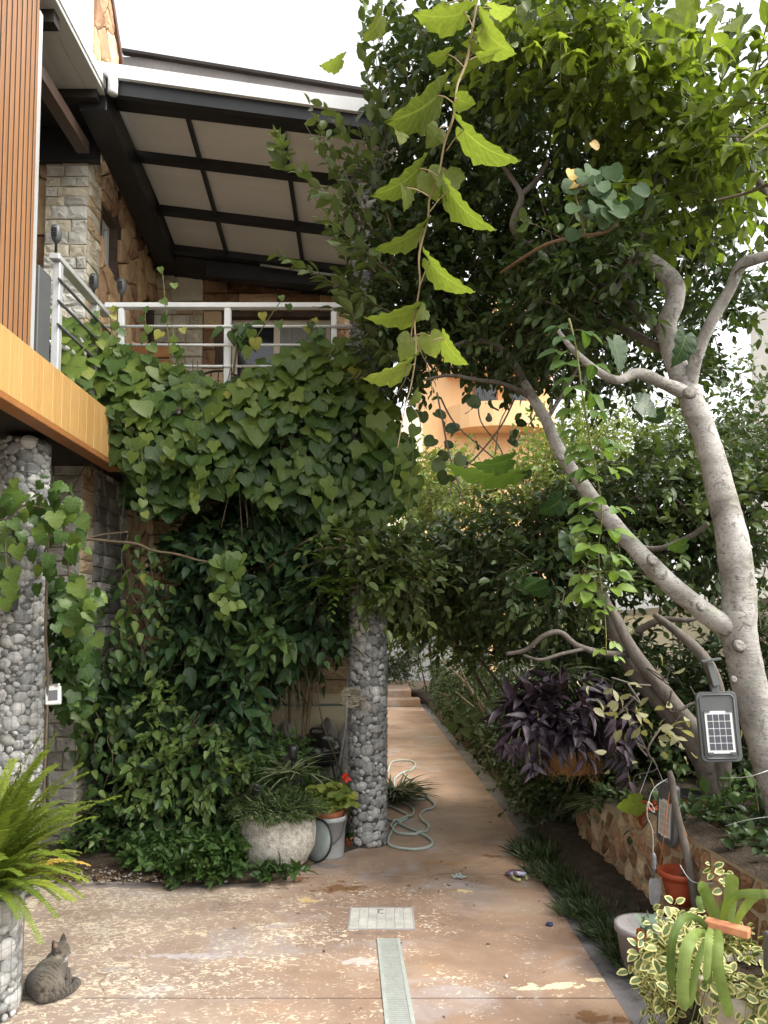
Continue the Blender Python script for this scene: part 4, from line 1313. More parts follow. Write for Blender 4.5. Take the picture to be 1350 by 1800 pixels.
# where strands cross, the later one rides over the earlier
H2 = []
arr = np.array([(p.x, p.y) for p in hp])
for i, p in enumerate(hp):
    dd = np.hypot(arr[:max(i - 14, 0), 0] - p.x, arr[:max(i - 14, 0), 1] - p.y)
    up_z = 0
    if len(dd): up_z = .02 * math.exp(-(dd.min() / .03) ** 2)
    H2.append((p.x, p.y, .011 + up_z))
hs_ = MB().tube(H2, .0105, 10).build('garden_hose', M_hose, smooth=True)
tag(hs_, 'pale green garden hose lying in loose loops on the path', 'hose')
t3 = MB().tube(crom([(*[c for c in G(*zp(a, b))][:2], .011) for a, b in ((700, 640), (732, 592), (738, 552), (776, 522), (792, 515))], 6), .010, 8)
tag(t3.build('garden_hose', M_hose, smooth=True), 'short hose end curving out behind the gabion column', 'hose')

# fallen bits on the patio
rp = thing('rope_toy', G(912, 1543), 'purple and green knotted rope toy lying at the edge of the path', 'toy')
g_ = G(912, 1545)
loop = [Vector((math.cos(a) * .045, math.sin(a) * .06, 0)) for a in np.linspace(-.6, 4.6, 22)]
MB().tube([g_ + q + Vector((.005, -.01, .014)) for q in loop], .011, 8, wob=.25).build('rope', plain('pale_green_rope', (.42, .45, .2), .9), rp, smooth=True)
MB().tube(crom([g_ + Vector(q) for q in ((-.07, .05, .014), (-.03, .085, .02), (.03, .06, .026), (.0, .02, .03), (-.03, .0, .028))], 5), .016, 8, wob=.25).build('rope', plain('purple_rope', (.13, .075, .1), .9), rp, smooth=True)
MB().tube(crom([g_ + Vector(q) for q in ((-.05, .03, .022), (0, .01, .032), (.05, .03, .022))], 5), .014, 8, wob=.25).build('knot', plain('lilac_rope', (.42, .42, .55), .9), rp, smooth=True)
g_ = G(966, 1627)
tag(MB().lathe([(0, .0), (.019, .0), (.0195, .012), (.017, .015), (0, .0152)], 18, (g_.x, g_.y, 0)).build('bottle_cap', plain('blue_plastic', (.03, .035, .12), .4), smooth=True), 'dark blue bottle cap lying on the path', 'cap')
g_ = G(806, 1544)
mb = MB()
for k in range(7):
    c = Vector((g_.x + random.uniform(-.03, .03), g_.y + random.uniform(-.03, .03), .006 + random.uniform(0, .008)))
    mb.tube(crom([c, c + Vector((random.uniform(-.03, .03), random.uniform(-.04, .04), .01)), c + Vector((random.uniform(-.03, .03), random.uniform(-.04, .04), 0))], 3), .0045, 5)
tag(mb.build('string_scrap', plain('pale_blue_string', (.4, .48, .48), .8), smooth=True), 'small crumpled scrap of pale blue string on the path', 'scrap')
for k, (px, py, lab) in enumerate(((753, 1632, 'tiny pale pebble beside the drain hatch'), (890, 1718, 'tiny pale chip on the slab near the cream paint stain'))):
    g_ = G(px, py)
    tag(MB().ball((g_.x, g_.y, .005), (.009, .013, .007), 8, 5).build('pebble_chip', M_peb[1], smooth=True), lab, 'pebble')
# dead leaves and twigs blown about
lit = thing('leaf_litter', (0, 4.5, 0), 'scattered dry leaves and twigs on the patio', 'litter')
lit['kind'] = 'stuff'
n = 300
lp = np.stack([RNG.uniform(-2.2, 1.2, n), RNG.uniform(3.2, 9, n), np.full(n, .006)], 1)
lp[:60, 1] = RNG.uniform(5.0, 5.7, 60); lp[:60, 0] = RNG.uniform(-1.6, .9, 60)
lp[60:100, 0] = 1.05 + RNG.uniform(-.06, .1, 40)
M_dry = leaf_mat('dry_leaf', (.06, .035, .018), (.13, .075, .035), (.28, .19, .09), .1, .8)
me = leaf_mesh('dry_leaves', T_OVAL, lp, frames(nrm(RNG.normal(size=(n, 3)) * [1, 1, .15]), np.array([0, 0, 1]) + RNG.normal(size=(n, 3)) * .3, RNG.uniform(.008, .03, n)), RNG.uniform(0, 1, n))
put('dry_leaves', me, lit, I4, M_dry, 'stuff')

# ------------------------------------------------------------------ cat
def remeshed(name, mb, voxel, smooth=8, fac=.5):
    me = mb.mesh('tmp')
    o = bpy.data.objects.new('tmp_cat', me)
    COL.objects.link(o)
    m1 = o.modifiers.new('r', 'REMESH'); m1.mode = 'VOXEL'; m1.voxel_size = voxel
    m2 = o.modifiers.new('s', 'SMOOTH'); m2.iterations = smooth; m2.factor = fac
    dg = bpy.context.evaluated_depsgraph_get()
    r = bpy.data.meshes.new_from_object(o.evaluated_get(dg))
    bpy.data.objects.remove(o)
    r.name = name
    r.polygons.foreach_set('use_smooth', [True] * len(r.polygons))
    return r
def cat_material():
    m, t, o = new_mat('tabby_fur')
    co = coords(t)
    sx = N(t, 'ShaderNodeSeparateXYZ'); t.links.new(co, sx.inputs[0])
    nz = noise_(t, co, 16, 4, .6, None, .3)
    # stripes run round the body: bands along the spine direction, broken by noise
    ph = math_(t, 'MULTIPLY_ADD', sx.outputs['Y'], 260.0, math_(t, 'MULTIPLY', sx.outputs['X'], 150.0))
    ph = math_(t, 'MULTIPLY_ADD', nz, 26.0, ph)
    st = math_(t, 'SINE', ph)
    fur_m = t.nodes.new('ShaderNodeMapping'); fur_m.inputs['Scale'].default_value = (60, 60, 240); t.links.new(co, fur_m.inputs[0])
    fur = noise_(t, fur_m.outputs[0], 4, 5, .7)
    c = mixc(t, fur, (.042, .035, .027), (.19, .16, .122))
    q = t.nodes.new('ShaderNodeMapRange'); q.inputs[1].default_value, q.inputs[2].default_value, q.inputs[3].default_value, q.inputs[4].default_value = .1, .9, 0, 1
    t.links.new(st, q.inputs[0])
    brk = noise_(t, co, 34, 3, .6)
    qb = t.nodes.new('ShaderNodeMapRange'); qb.inputs[1].default_value, qb.inputs[2].default_value, qb.inputs[3].default_value, qb.inputs[4].default_value = .38, .58, .1, .95
    t.links.new(brk, qb.inputs[0])
    q = N(t, 'ShaderNodeMath'); q.operation = 'MULTIPLY'
    t.links.new(math_(t, 'MULTIPLY_ADD', st, .5, .5), q.inputs[0]); t.links.new(qb.outputs[0], q.inputs[1])
    c = mixc(t, q.outputs[0], c, (.02, .017, .014))
    at = N(t, 'ShaderNodeAttribute'); at.attribute_name = 'coat'
    s2 = N(t, 'ShaderNodeSeparateXYZ'); t.links.new(at.outputs['Vector'], s2.inputs[0])
    c = mixc(t, s2.outputs['X'], c, (.42, .38, .33))       # pale muzzle, chest and paws
    c = mixc(t, s2.outputs['Y'], c, (.022, .019, .016))     # dark back, ear backs
    c = mixc(t, s2.outputs['Z'], c, (.3, .2, .16))          # ear lining
    p = N(t, 'ShaderNodeBsdfPrincipled')
    t.links.new(c, p.inputs['Base Color'])
    p.inputs['Roughness'].default_value = .85
    p.inputs['Specular IOR Level'].default_value = .15
    p.inputs['Sheen Weight'].default_value = .2
    t.links.new(bump_(t, fur, .7, .004), p.inputs['Normal'])
    t.links.new(p.outputs[0], o.inputs[0])
    return m
g_ = G(89, 1752)
CM = Matrix.Translation((g_.x, g_.y, 0)) @ Matrix.Rotation(R(23.5), 4, 'Z') @ Matrix.Scale(.96, 4)
HC = Vector((.041, .128, .162))
def hr(p):     # parts of the head, turned towards the viewer a little
    d = Vector(p) - HC
    return HC + Matrix.Rotation(R(-34), 3, 'Z') @ d
CT = thing('cat', (g_.x, g_.y, 0), 'grey tabby cat lying curled beside the low pebble planter, facing away to the side', 'cat')
cb = MB()
Rz = lambda a: Matrix.Rotation(a, 3, 'Z')
cb.ball((-.032, .03, .063), (.082, .098, .064), 18, 12)
cb.ball((-.004, .085, .075), (.074, .085, .068), 18, 12)
cb.ball((.02, .125, .09), (.056, .064, .07), 16, 10)
cb.ball((.028, .128, .125), (.042, .042, .046), 14, 10)
cb.ball((.041, .128, .162), (.043, .042, .037), 18, 12)
cb.ball(hr((.052, .128, .15)), (.034, .036, .026), 14, 10)          # cheeks
cb.ball(hr((.076, .128, .147)), (.019, .018, .0145), 12, 8)           # muzzle
cb.ball(hr((.069, .128, .163)), (.016, .012, .011), 10, 7)           # bridge of the nose
cb.ball(hr((.076, .128, .138)), (.013, .013, .009), 10, 7)           # chin
def ear(base, tip, w, th=.006):
    base, tip = Vector(base), Vector(tip)
    cb.tube([base.lerp(tip, k) for k in (0, .35, .7, 1.0)], [w, w * .72, w * .36, w * .08], 8)
ear(hr((.034, .156, .184)), hr((.03, .168, .231)), .0205)
ear(hr((.034, .1, .184)), hr((.026, .082, .224)), .0215)
# hind leg folded along the near side
cb.ball((.005, -.005, .052), (.06, .05, .052), 14, 10)
cb.tube(crom([(.03, -.01, .03), (.055, .03, .022), (.07, .075, .018)], 4), lerp_list([.03, .02, .016], 9), 9)
cb.ball((.074, .085, .016), (.02, .022, .015), 10, 7)
# front legs
cb.tube(crom([(.04, .16, .07), (.06, .18, .04), (.082, .2, .02)], 4), lerp_list([.03, .022, .016], 9), 9)
cb.ball((.09, .208, .017), (.02, .018, .016), 10, 7)
cb.tube(crom([(.045, .13, .06), (.065, .13, .03), (.08, .135, .018)], 4), lerp_list([.026, .02, .016], 9), 9)
cb.ball((.087, .137, .015), (.017, .016, .014), 10, 7)
# tail round the front
cb.tube(crom([(-.06, -.03, .04), (-.03, -.062, .028), (.02, -.055, .021), (.07, -.02, .02), (.108, .03, .02), (.115, .07, .02), (.1, .1, .026)], 5), lerp_list([.026, .024, .021, .02, .019, .018, .011], 31), 10)
cme = remeshed('body', cb, .0038, 6)
a = cme.attributes.new('coat', 'FLOAT_VECTOR', 'POINT')
vv = np.zeros(len(cme.vertices) * 3); cme.vertices.foreach_get('co', vv); vv = vv.reshape(-1, 3)
def near_(c, r): return np.clip(1.25 - np.linalg.norm((vv - np.array(c)) / np.array(r), axis=1), 0, 1)
pale = np.maximum.reduce([near_(hr((.08, .128, .139)), (.02, .02, .014)) * .8, near_((.092, .208, .014), (.024, .024, .02)), near_((.05, .14, .1), (.03, .03, .035)) * .4, near_((.02, .0, .075), (.07, .06, .04)) * .22, near_(hr((.058, .098, .148)), (.02, .02, .014)) * .45, near_((.088, .137, .012), (.02, .02, .018)) * .5, near_((.076, .087, .012), (.02, .022, .016)) * .5])
dark_ = np.maximum.reduce([np.clip((-.04 - vv[:, 0]) * 18, 0, .85) * (vv[:, 2] > .02), np.clip((vv[:, 2] - .19) * 60, 0, .6), near_((.015, .118, .125), (.03, .03, .05)) * .6])
stripe_tail = ((vv[:, 0] > -.03) & (vv[:, 1] < .1) & (vv[:, 2] < .045) & (np.hypot(vv[:, 0] - .03, vv[:, 1] - .03) > .062)) * (np.sin((vv[:, 0] + vv[:, 1] * .6) * 210) > .35) * .7
dark_ = np.maximum(dark_, stripe_tail)
# eyebrow and cheek lines
hv = (vv - np.array(HC)) @ np.array(Matrix.Rotation(R(-34), 3, 'Z')) + np.array(HC)
line = (np.abs(hv[:, 2] - (.158 + (.066 - hv[:, 0]) * .3)) < .003) & (hv[:, 0] > .03) & (hv[:, 0] < .066) & (np.abs(hv[:, 1] - .128) > .012)
brow = (np.sin(hv[:, 1] * 620) > .2) & (hv[:, 2] > .178) & (hv[:, 0] > .02) & (np.linalg.norm(vv - np.array(HC), axis=1) < .06)
dark_ = np.maximum(dark_, brow * .6)
dark_ = np.maximum(dark_, line * .9)
lining = near_(hr((.04, .087, .2)), (.01, .01, .013)) * .8
a.data.foreach_set('vector', np.stack([pale, dark_, lining], 1).astype(np.float32).reshape(-1))
M_cat = cat_material()
put('body', cme, CT, CM, M_cat)
# short fur lying back along the body
cme.calc_loop_triangles()
ctri = np.array([tuple(q.vertices) for q in cme.loop_triangles])
ca, cbv, cc_ = vv[ctri[:, 0]], vv[ctri[:, 1]], vv[ctri[:, 2]]
carea = np.linalg.norm(np.cross(cbv - ca, cc_ - ca), axis=1)
nh = 26000
pick = RNG.choice(len(ctri), nh, p=carea / carea.sum())
r1, r2 = RNG.random((nh, 1)), RNG.random((nh, 1))
fl_p = (r1 + r2) > 1
r1, r2 = np.where(fl_p, 1 - r1, r1), np.where(fl_p, 1 - r2, r2)
hp_ = ca[pick] + (cbv - ca)[pick] * r1 + (cc_ - ca)[pick] * r2
hn = nrm(np.cross(cbv - ca, cc_ - ca)[pick])
flow = np.array([-.25, -.75, -.45]) + RNG.normal(size=(nh, 3)) * .3
flow = nrm(flow - (flow * hn).sum(1, keepdims=True) * hn)
head_ = np.linalg.norm(hp_ - np.array([.05, .125, .16]), axis=1) < .058
hl = np.where(head_, .0045, .0095) * RNG.uniform(.7, 1.3, nh)
hd_ = nrm(flow + hn * .32)
hs_w = nrm(np.cross(hd_, hn)) * np.where(head_, .00035, .0005)[:, None]
fv = np.stack([hp_ - hn * .001 - hs_w, hp_ - hn * .001 + hs_w, hp_ + hd_ * hl[:, None]], 1).reshape(-1, 3)
fm = bpy.data.meshes.new('fur')
fm.vertices.add(len(fv)); fm.vertices.foreach_set('co', fv.reshape(-1).astype(np.float32))
fm.loops.add(nh * 3); fm.loops.foreach_set('vertex_index', np.arange(nh * 3, dtype=np.int32))
fm.polygons.add(nh); fm.polygons.foreach_set('loop_start', (np.arange(nh) * 3).astype(np.int32))
ac = fm.attributes.new('coat', 'FLOAT_VECTOR', 'POINT')
coat_ = np.stack([pale, dark_, lining], 1)[ctri[pick, 0]]
ac.data.foreach_set('vector', np.repeat(coat_, 3, 0).astype(np.float32).reshape(-1))
fm.update(calc_edges=True)
put('fur', fm, CT, CM, M_cat, 'stuff')
T_ = Vector((g_.x, g_.y, 0))
M_eye = plain('cat_eye_line', (.015, .012, .01), .3)
for (e0, e1) in (((.067, .107, .167), (.077, .117, .163)), ((.067, .149, .167), (.077, .139, .163))):
    MB().tube([CM @ (hr(e0).lerp(hr(e1), k) + Vector((0, 0, -.002 * math.sin(k * math.pi)))) for k in (0, .5, 1)], [.0018, .0028, .0016], 6).build('eye', M_eye, CT, smooth=True)
MB().ball(CM @ hr((.0945, .128, .152)), (.0045, .005, .004), 8, 6).build('nose', plain('cat_nose', (.11, .05, .045), .5), CT, smooth=True)
wm_ = MB()
for k in range(5):
    for s in (-1, 1):
        o_ = Vector((.087, .128 + s * .011, .143))
        wm_.tube([CM @ hr(o_ + Vector(q)) for q in ((0, 0, 0), (.012, s * .024, .004 - k * .004), (.012 - k * .004, s * .045, -.004 - k * .006))], [.0005, .0004, .0002], 3)
wm_.build('whiskers', M_whitepl, CT, smooth=True, kind='stuff')

# ------------------------------------------------------------------ things round the foot of the column
bx, by = W(558, 1300, 7.2).x, 7.2
K = thing('kettle_barbecue', (bx, by, 0), 'black kettle barbecue with domed lid behind the potted plants', 'barbecue')
zc = .55
MB().lathe([(.0, zc - .17), (.1, zc - .165), (.17, zc - .12), (.215, zc - .05), (.228, zc)], 28, (bx, by, 0)).build('bowl', M_enamel, K, smooth=True)
lid = MB().lathe([(.236, zc - .012), (.238, zc + .008), (.225, zc + .05), (.185, zc + .105), (.12, zc + .145), (.06, zc + .162), (.0, zc + .166)], 28, (bx, by, 0)).build('lid', M_enamel, K, smooth=True)
MB().lathe([(.239, zc - .006), (.243, zc), (.239, zc + .006)], 28, (bx, by, 0)).build('rim', M_greypl, K, smooth=True)
hd = MB().tube(crom([(bx - .06, by, zc + .158), (bx - .05, by, zc + .195), (bx + .05, by, zc + .195), (bx + .06, by, zc + .158)], 5), .012, 8)
hd.build('handle', M_blackpl, lid, smooth=True)
vt = Matrix.Translation((bx - .1, by - .17, zc + .095)) @ Matrix.Rotation(R(55), 4, 'X')
MB().lathe([(0, 0), (.035, 0), (.035, .008), (.012, .012), (0, .012)], 16).build('vent', M_greypl, lid, smooth=True, M=vt)
for k in range(3):
    a = R(100 + 120 * k)
    MB().tube([(bx + .15 * math.cos(a), by + .15 * math.sin(a), zc - .1), (bx + .24 * math.cos(a), by + .24 * math.sin(a), .0)], .01, 8).build('leg', M_blackpl, K, smooth=True)
MB().lathe([(.175, .2), (.18, .205), (.175, .21)], 20, (bx, by, 0)).build('brace_ring', M_blackpl, K)

# speckled stone pot
pc = G(484, 1531); PXc = Vector((pc.x, 5.48, 0))
SP = thing('stone_pot', PXc, 'big round speckled stone pot full of dark herbs, standing beside the bucket', 'pot')
MB().lathe([(0, .0), (.14, .0), (.22, .06), (.268, .16), (.275, .26), (.262, .35), (.235, .41), (.215, .425), (.2, .41), (.195, .36), (0, .35)], 36, PXc, wob=.05).build('pot_body', M_stonepot, SP, smooth=True)
MB().lathe([(0, .385), (.195, .372)], 20, PXc).build('potting_soil', M_soil, SP)

# bucket with a potted geranium in it
bk = W(577, 1470, 5.78); bxx, byy = bk.x, 5.78
BK = thing('bucket', (bxx, byy, 0), 'pale grey plastic bucket with its handle hanging, beside the stone pot', 'bucket')
MB().lathe([(0, .006), (.113, .0), (.116, .01), (.128, .26), (.135, .26), (.135, .285), (.128, .295), (.122, .295), (.122, .26), (.11, .02), (0, .018)], 30, (bxx, byy, 0)).build('bucket_body', plain('grey_bucket', (.36, .375, .385), .42), BK, smooth=True)
MB().tube(crom([(bxx + .132, byy - .02, .262), (bxx + .1, byy - .115, .17), (bxx, byy - .15, .105), (bxx - .09, byy - .115, .17), (bxx - .132, byy - .02, .262)], 6), .006, 8).build('handle', M_greypl, BK, smooth=True)
GP = thing('geranium_pot', (bxx - .01, byy, .2), 'terracotta pot of scalloped geranium leaves with one red bloom, set in the bucket', 'potted plant')
MB().lathe([(0, .19), (.08, .19), (.105, .29), (.12, .29), (.122, .335), (.112, .338), (.108, .3), (0, .29)], 28, (bxx - .01, byy, 0)).build('pot', M_terra, GP, smooth=True)
# round glass lid leaning on the bucket
GL = thing('glass_lid', (bxx - .08, byy - .2, 0), 'round glass lid with a black rim leaning between stone pot and bucket', 'lid')
Mg = Matrix.Translation((bxx - .075, byy - .175, .155)) @ Matrix.Rotation(R(-38), 4, 'Z') @ Matrix.Rotation(R(78), 4, 'X') @ Matrix.Rotation(R(0), 4, 'Z')
MB().lathe([(0, .012), (.08, .008), (.142, .0), (.142, -.004), (0, .004)], 32).build('glass', plain('frosted_glass', (.24, .27, .265), .15, 0, .6), GL, smooth=True, M=Mg)
MB().tube([(math.cos(a) * .147, math.sin(a) * .147, 0) for a in np.linspace(0, 2 * math.pi, 41)], .007, 8, cap=False).build('rim', M_blackpl, GL, smooth=True, M=Mg)
# small terracotta pots
for k, (px, py, r, h, lab) in enumerate(((611, 1488, .038, .085, 'tall small terracotta pot between the bucket and column'), (631, 1482, .05, .075, 'squat small terracotta pot touching the gabion column'))):
    g_ = G(px, py + (0 if k == 0 else -2))
    g_.y -= .04
    o = thing('small_pot', (g_.x, g_.y, 0), lab, 'pot')
    MB().lathe([(0, .002), (r * .72, .0), (r * .92, h * .8), (r * 1.08, h * .8), (r * 1.1, h), (r * .98, h), (r * .9, h * .85), (0, h * .8)], 22, (g_.x, g_.y, 0)).build('pot', M_terra, o, smooth=True)
    n = 60
    Pp = np.array([g_.x, g_.y, h * .9]) + RNG.normal(size=(n, 3)) * [r * .5, r * .5, .01]
    add_leaves(o, 'lance', T_LANCE, leaf_mat('small_pot_leaf%d' % k, (.02, .04, .018), (.045, .08, .035), (.09, .14, .06)), Pp, np.array([0, 0, 1.2]) + RNG.normal(size=(n, 3)) * .7, RNG.normal(size=(n, 3)) + [0, 0, .5], .075, RNG.uniform(0, 1, n), n_parts=40)
# wooden box behind the column
g_ = W(607, 1400, 6.75)
o = thing('wooden_box', (g_.x, 6.75, 0), 'narrow yellow wooden box standing behind the gabion column', 'box')
MB().box((g_.x - .05, 6.7, 0), (g_.x + .1, 6.85, .3), None).build('board', M_fascia, o, bevel=.004)
MB().box((g_.x - .055, 6.69, .3), (g_.x + .105, 6.86, .315)).build('board', M_trimb, o)
tl = thing('garden_pole', (g_.x, 6.9, 0), 'thin pale metal pole leaning behind the column', 'pole')
MB().tube([W(588, 1392, 6.6), W(608, 1275, 6.6), W(612, 1180, 6.6)], .009, 8).build('shaft', M_alu, tl, smooth=True)
# bamboo canes
for k, (px, pz, lab) in enumerate(((511, 1175, 'thick bamboo cane standing left of the young citrus stems'), (479, 1200, 'thinner bamboo cane standing furthest from the column'))):
    a = W(px, 1290, 7.4); a.z = 0; b = W(px - 2, pz, 7.4)
    cb_ = MB().tube([a.lerp(b, k2 / 6) for k2 in range(7)], [.016 if k == 0 else .011] * 7, 8)
    tag(cb_.build('bamboo_cane', M_cane, smooth=True), lab, 'cane', 'bamboo canes by the plinth')
# boulders along the plinth
for k, (px, py, w_, h_, lab) in enumerate(((508, 1292, 62, 40, 'grey boulder left of the barbecue against the cream plinth'), (572, 1282, 70, 34, 'broad grey boulder showing above the barbecue lid'), (620, 1290, 60, 46, 'pointed grey boulder against the plinth behind the gabion column'))):
    c = W(px, py, 7.52)
    r = PX(w_, 7.5) / 2
    top_z = W(px, py - h_ / 2, 7.5).z
    bm = bmesh.new()
    bmesh.ops.create_icosphere(bm, subdivisions=3, radius=1)
    for v in bm.verts:
        v.co *= 1 + .28 * noise.noise(v.co * 1.3 + Vector((k * 7, 3, 1))) + .06 * noise.noise(v.co * 4)
        v.co = Vector((v.co.x * r, v.co.y * .2, v.co.z * top_z / 1.7))
    me = bpy.data.meshes.new('boulder'); bm.to_mesh(me); bm.free()
    tag(put('boulder', me, None, Matrix.Translation((c.x, 7.42, top_z * .42)), M_rock), lab, 'boulder', 'boulders along the plinth')
# twine bundle tied round the column
tw = thing('twine_bundle', (-.13, 5.93, 1.2), 'bundle of dry pale twine tied round the gabion column', 'twine')
mb = MB()
c0 = W(625, 1226, 5.93)
for k in range(34):
    a0 = random.uniform(0, 6.28)
    p0 = c0 + Vector((random.uniform(-.06, .02), random.uniform(-.02, .02), random.uniform(-.05, .05)))
    pts = [p0 + Vector((math.cos(a0 + q * 1.2) * .06 * random.uniform(.7, 1.2) , -.01 + random.uniform(-.03, .01), math.sin(a0 + q * 1.2) * .035)) for q in range(5)]
    mb.tube(crom(pts, 3), .0022, 4)
for k in range(8):
    p0 = c0 + Vector((random.uniform(-.02, .06), -.02, 0))
    mb.tube(crom([p0, p0 + Vector((.06, -.02, -.01)), p0 + Vector((.1 + random.uniform(-.02, .02), -.01, -.09 - random.uniform(0, .06)))], 4), .002, 4)
mb.build('strands', rough_mat('dry_twine', [(.3, (.2, .18, .13)), (.7, (.42, .39, .3))], 20, .9, .2, .002, 60, .1), tw, kind='stuff')

# ------------------------------------------------------------------ solar lamps
def solar_lamp(loc, M, lab, w, h, cell_mat, name='solar_lamp'):
    o = thing(name, loc, lab, 'solar lamp')
    d = .03
    def rbox(x0, x1, y0, y1, z0, z1, rad, seg=5):
        pts = []
        for (cx, cy, a0) in ((x1 - rad, y1 - rad, 0), (x0 + rad, y1 - rad, 90), (x0 + rad, y0 + rad, 180), (x1 - rad, y0 + rad, 270)):
            for k in range(seg + 1):
                a = R(a0 + 90 * k / seg)
                pts.append((cx + rad * math.cos(a), cy + rad * math.sin(a)))
        m_ = len(pts)
        return MB().add([(x, y, z0) for x, y in pts] + [(x, y, z1) for x, y in pts], [tuple(range(m_))[::-1], tuple(m_ + k for k in range(m_))] + [(k, (k + 1) % m_, m_ + (k + 1) % m_, m_ + k) for k in range(m_)])
    rbox(-w / 2, w / 2, -h / 2, h / 2, -d, 0, .025).build('housing', M_greypl, o, M=M, bevel=.003)
    # raised rim
    rim = MB().tube([(x, y, .001) for x, y in [(-w / 2 + .016, -h / 2 + .03), (-w / 2 + .016, h / 2 - .03), (-w / 2 + .03, h / 2 - .016), (w / 2 - .03, h / 2 - .016), (w / 2 - .016, h / 2 - .03), (w / 2 - .016, -h / 2 + .03), (w / 2 - .03, -h / 2 + .016), (-w / 2 + .03, -h / 2 + .016), (-w / 2 + .016, -h / 2 + .03)]], .005, 6)
    rim.build('rim', M_greypl, o, smooth=True, M=M)
    pw, ph = w * .67, h * .6
    y0 = -h / 2 + h * .12
    pan = MB().box((-pw / 2, y0, .001), (pw / 2, y0 + ph, .006)).build('solar_panel', M_whitepl, o, M=M)
    for i in range(4):
        for j in range(5):
            cw, chh = pw * .86 / 4, ph * .86 / 5
            x = -pw * .43 + i * cw; yv = y0 + ph * .07 + j * chh
            MB().box((x + .002, yv + .002, .006), (x + cw - .002, yv + chh - .002, .0075)).build('solar_cell', cell_mat, pan, M=M)
    for (x, yv) in ((-pw / 2 + .012, y0 + ph), (pw / 2 - .012, y0 + ph), (-pw / 2 + .012, y0), (pw / 2 - .012, y0)):
        MB().box((x - .012, yv - .006, .006), (x + .012, yv + .006, .011)).build('clip', M_greypl, o, M=M)
    return o, M
M_cell = plain('solar_cell_blue_black', (.035, .04, .05), .12, 0, .6)
c = W(1264, 1277, 3.72)
Ml = Matrix.Translation(c) @ Matrix.Rotation(R(-8), 4, 'Z') @ Matrix.Rotation(R(82), 4, 'X') @ Matrix.Rotation(R(2), 4, 'Z')
SLo, _ = solar_lamp(c, Ml, 'dark grey solar lamp with gridded white panel hanging before the pale trunk', PX(68, 3.72), PX(121, 3.72), M_cell)
h2 = PX(121, 3.72) / 2
MB().box((-.018, h2 - .01, -.02), (.018, h2 + .035, .0)).build('lug', M_greypl, SLo, M=Ml, bevel=.004)
MB().lathe([(0, 0), (.012, 0), (.012, .03), (0, .03)], 12).build('pivot', M_greypl, SLo, M=Ml @ Matrix.Translation((0, h2 + .03, -.025)))
arm = MB().beam(W(1259, 1206, 3.74), W(1247, 1166, 3.76), .03, .014, (0, 1, 0)); arm.build('arm', M_greypl, SLo, bevel=.002)
MB().beam(W(1232, 1163, 3.75), W(1266, 1158, 3.75), .03, .012).build('bracket', M_greypl, SLo, bevel=.002)
# second solar lamp seen nearly edge on
c = W(1170, 1430, 4.15)
M2 = Matrix.Translation(c) @ Matrix.Rotation(R(-75), 4, 'Z') @ Matrix.Rotation(R(90), 4, 'X') @ Matrix.Rotation(R(-6), 4, 'Z')
solar_lamp(c, M2, 'dark solar lamp turned nearly edge on, hanging above the red brown pot', .15, .33, plain('dusty_cell', (.4, .38, .33), .4))
# small white lamp on the left column
c = W(93, 1222, 4.78)
Mw = Matrix.Translation(c) @ Matrix.Rotation(R(14), 4, 'Z') @ Matrix.Rotation(R(80), 4, 'X') @ Matrix.Rotation(R(3), 4, 'Z')
SW = thing('wall_lamp', c, 'small white square solar lamp fixed to the side of the gabion column', 'solar lamp')
MB().box((-.046, -.058, -.03), (.046, .058, 0)).build('housing', M_whitepl, SW, M=Mw, bevel=.006)
MB().box((-.027, -.032, 0), (.027, .03, .004)).build('solar_panel', plain('grey_cell', (.09, .09, .095), .2), SW, M=Mw)
MB().beam(W(84, 1206, 4.84), W(104, 1203, 4.78), .012, .012).build('bracket', M_whitepl, SW)
MB().tube(crom([W(80, 1190, 4.82), W(84, 1200, 4.8), W(86, 1207, 4.79)], 4), .004, 6).build('cable', plain('yellow_cable', (.5, .42, .08), .5), SW)
MB().tube([W(84, 1250, 4.86), W(83, 1350, 4.86), W(84, 1440, 4.86)], .008, 6).build('cable', M_blackpl, SW)
# torches on the railing
def torch(px, py, Y, lab, dirt=0):
    a = W(px, py, Y)
    o = thing('solar_torch', a, lab, 'solar torch', 'solar torches clipped to the balcony railing')
    MB().tube([a, a + Vector((0, 0, .1)), a + Vector((0, 0, .115))], [.008, .01, .016], 10).build('stem', M_blackpl, o, smooth=True)
    z = a.z + .1
    MB().lathe([(.012, .0), (.03, .025), (.037, .06), (.037, .09), (.032, .115), (.02, .13), (0, .134)], 14, (a.x, a.y, z)).build('head', M_greypl, o, smooth=True)
    for k in range(4):
        zz = z + .035 + k * .017
        MB().box((a.x - .018, a.y - .04, zz), (a.x + .018, a.y - .034, zz + .007)).build('louvre', M_blackpl, o)
torch(98, 452, 5.2, 'solar torch on the side railing near the slatted screen')
torch(164, 532, 5.88, 'solar torch at the corner of the two railings')
torch(213, 540, 5.93, 'solar torch on the first post of the front railing')
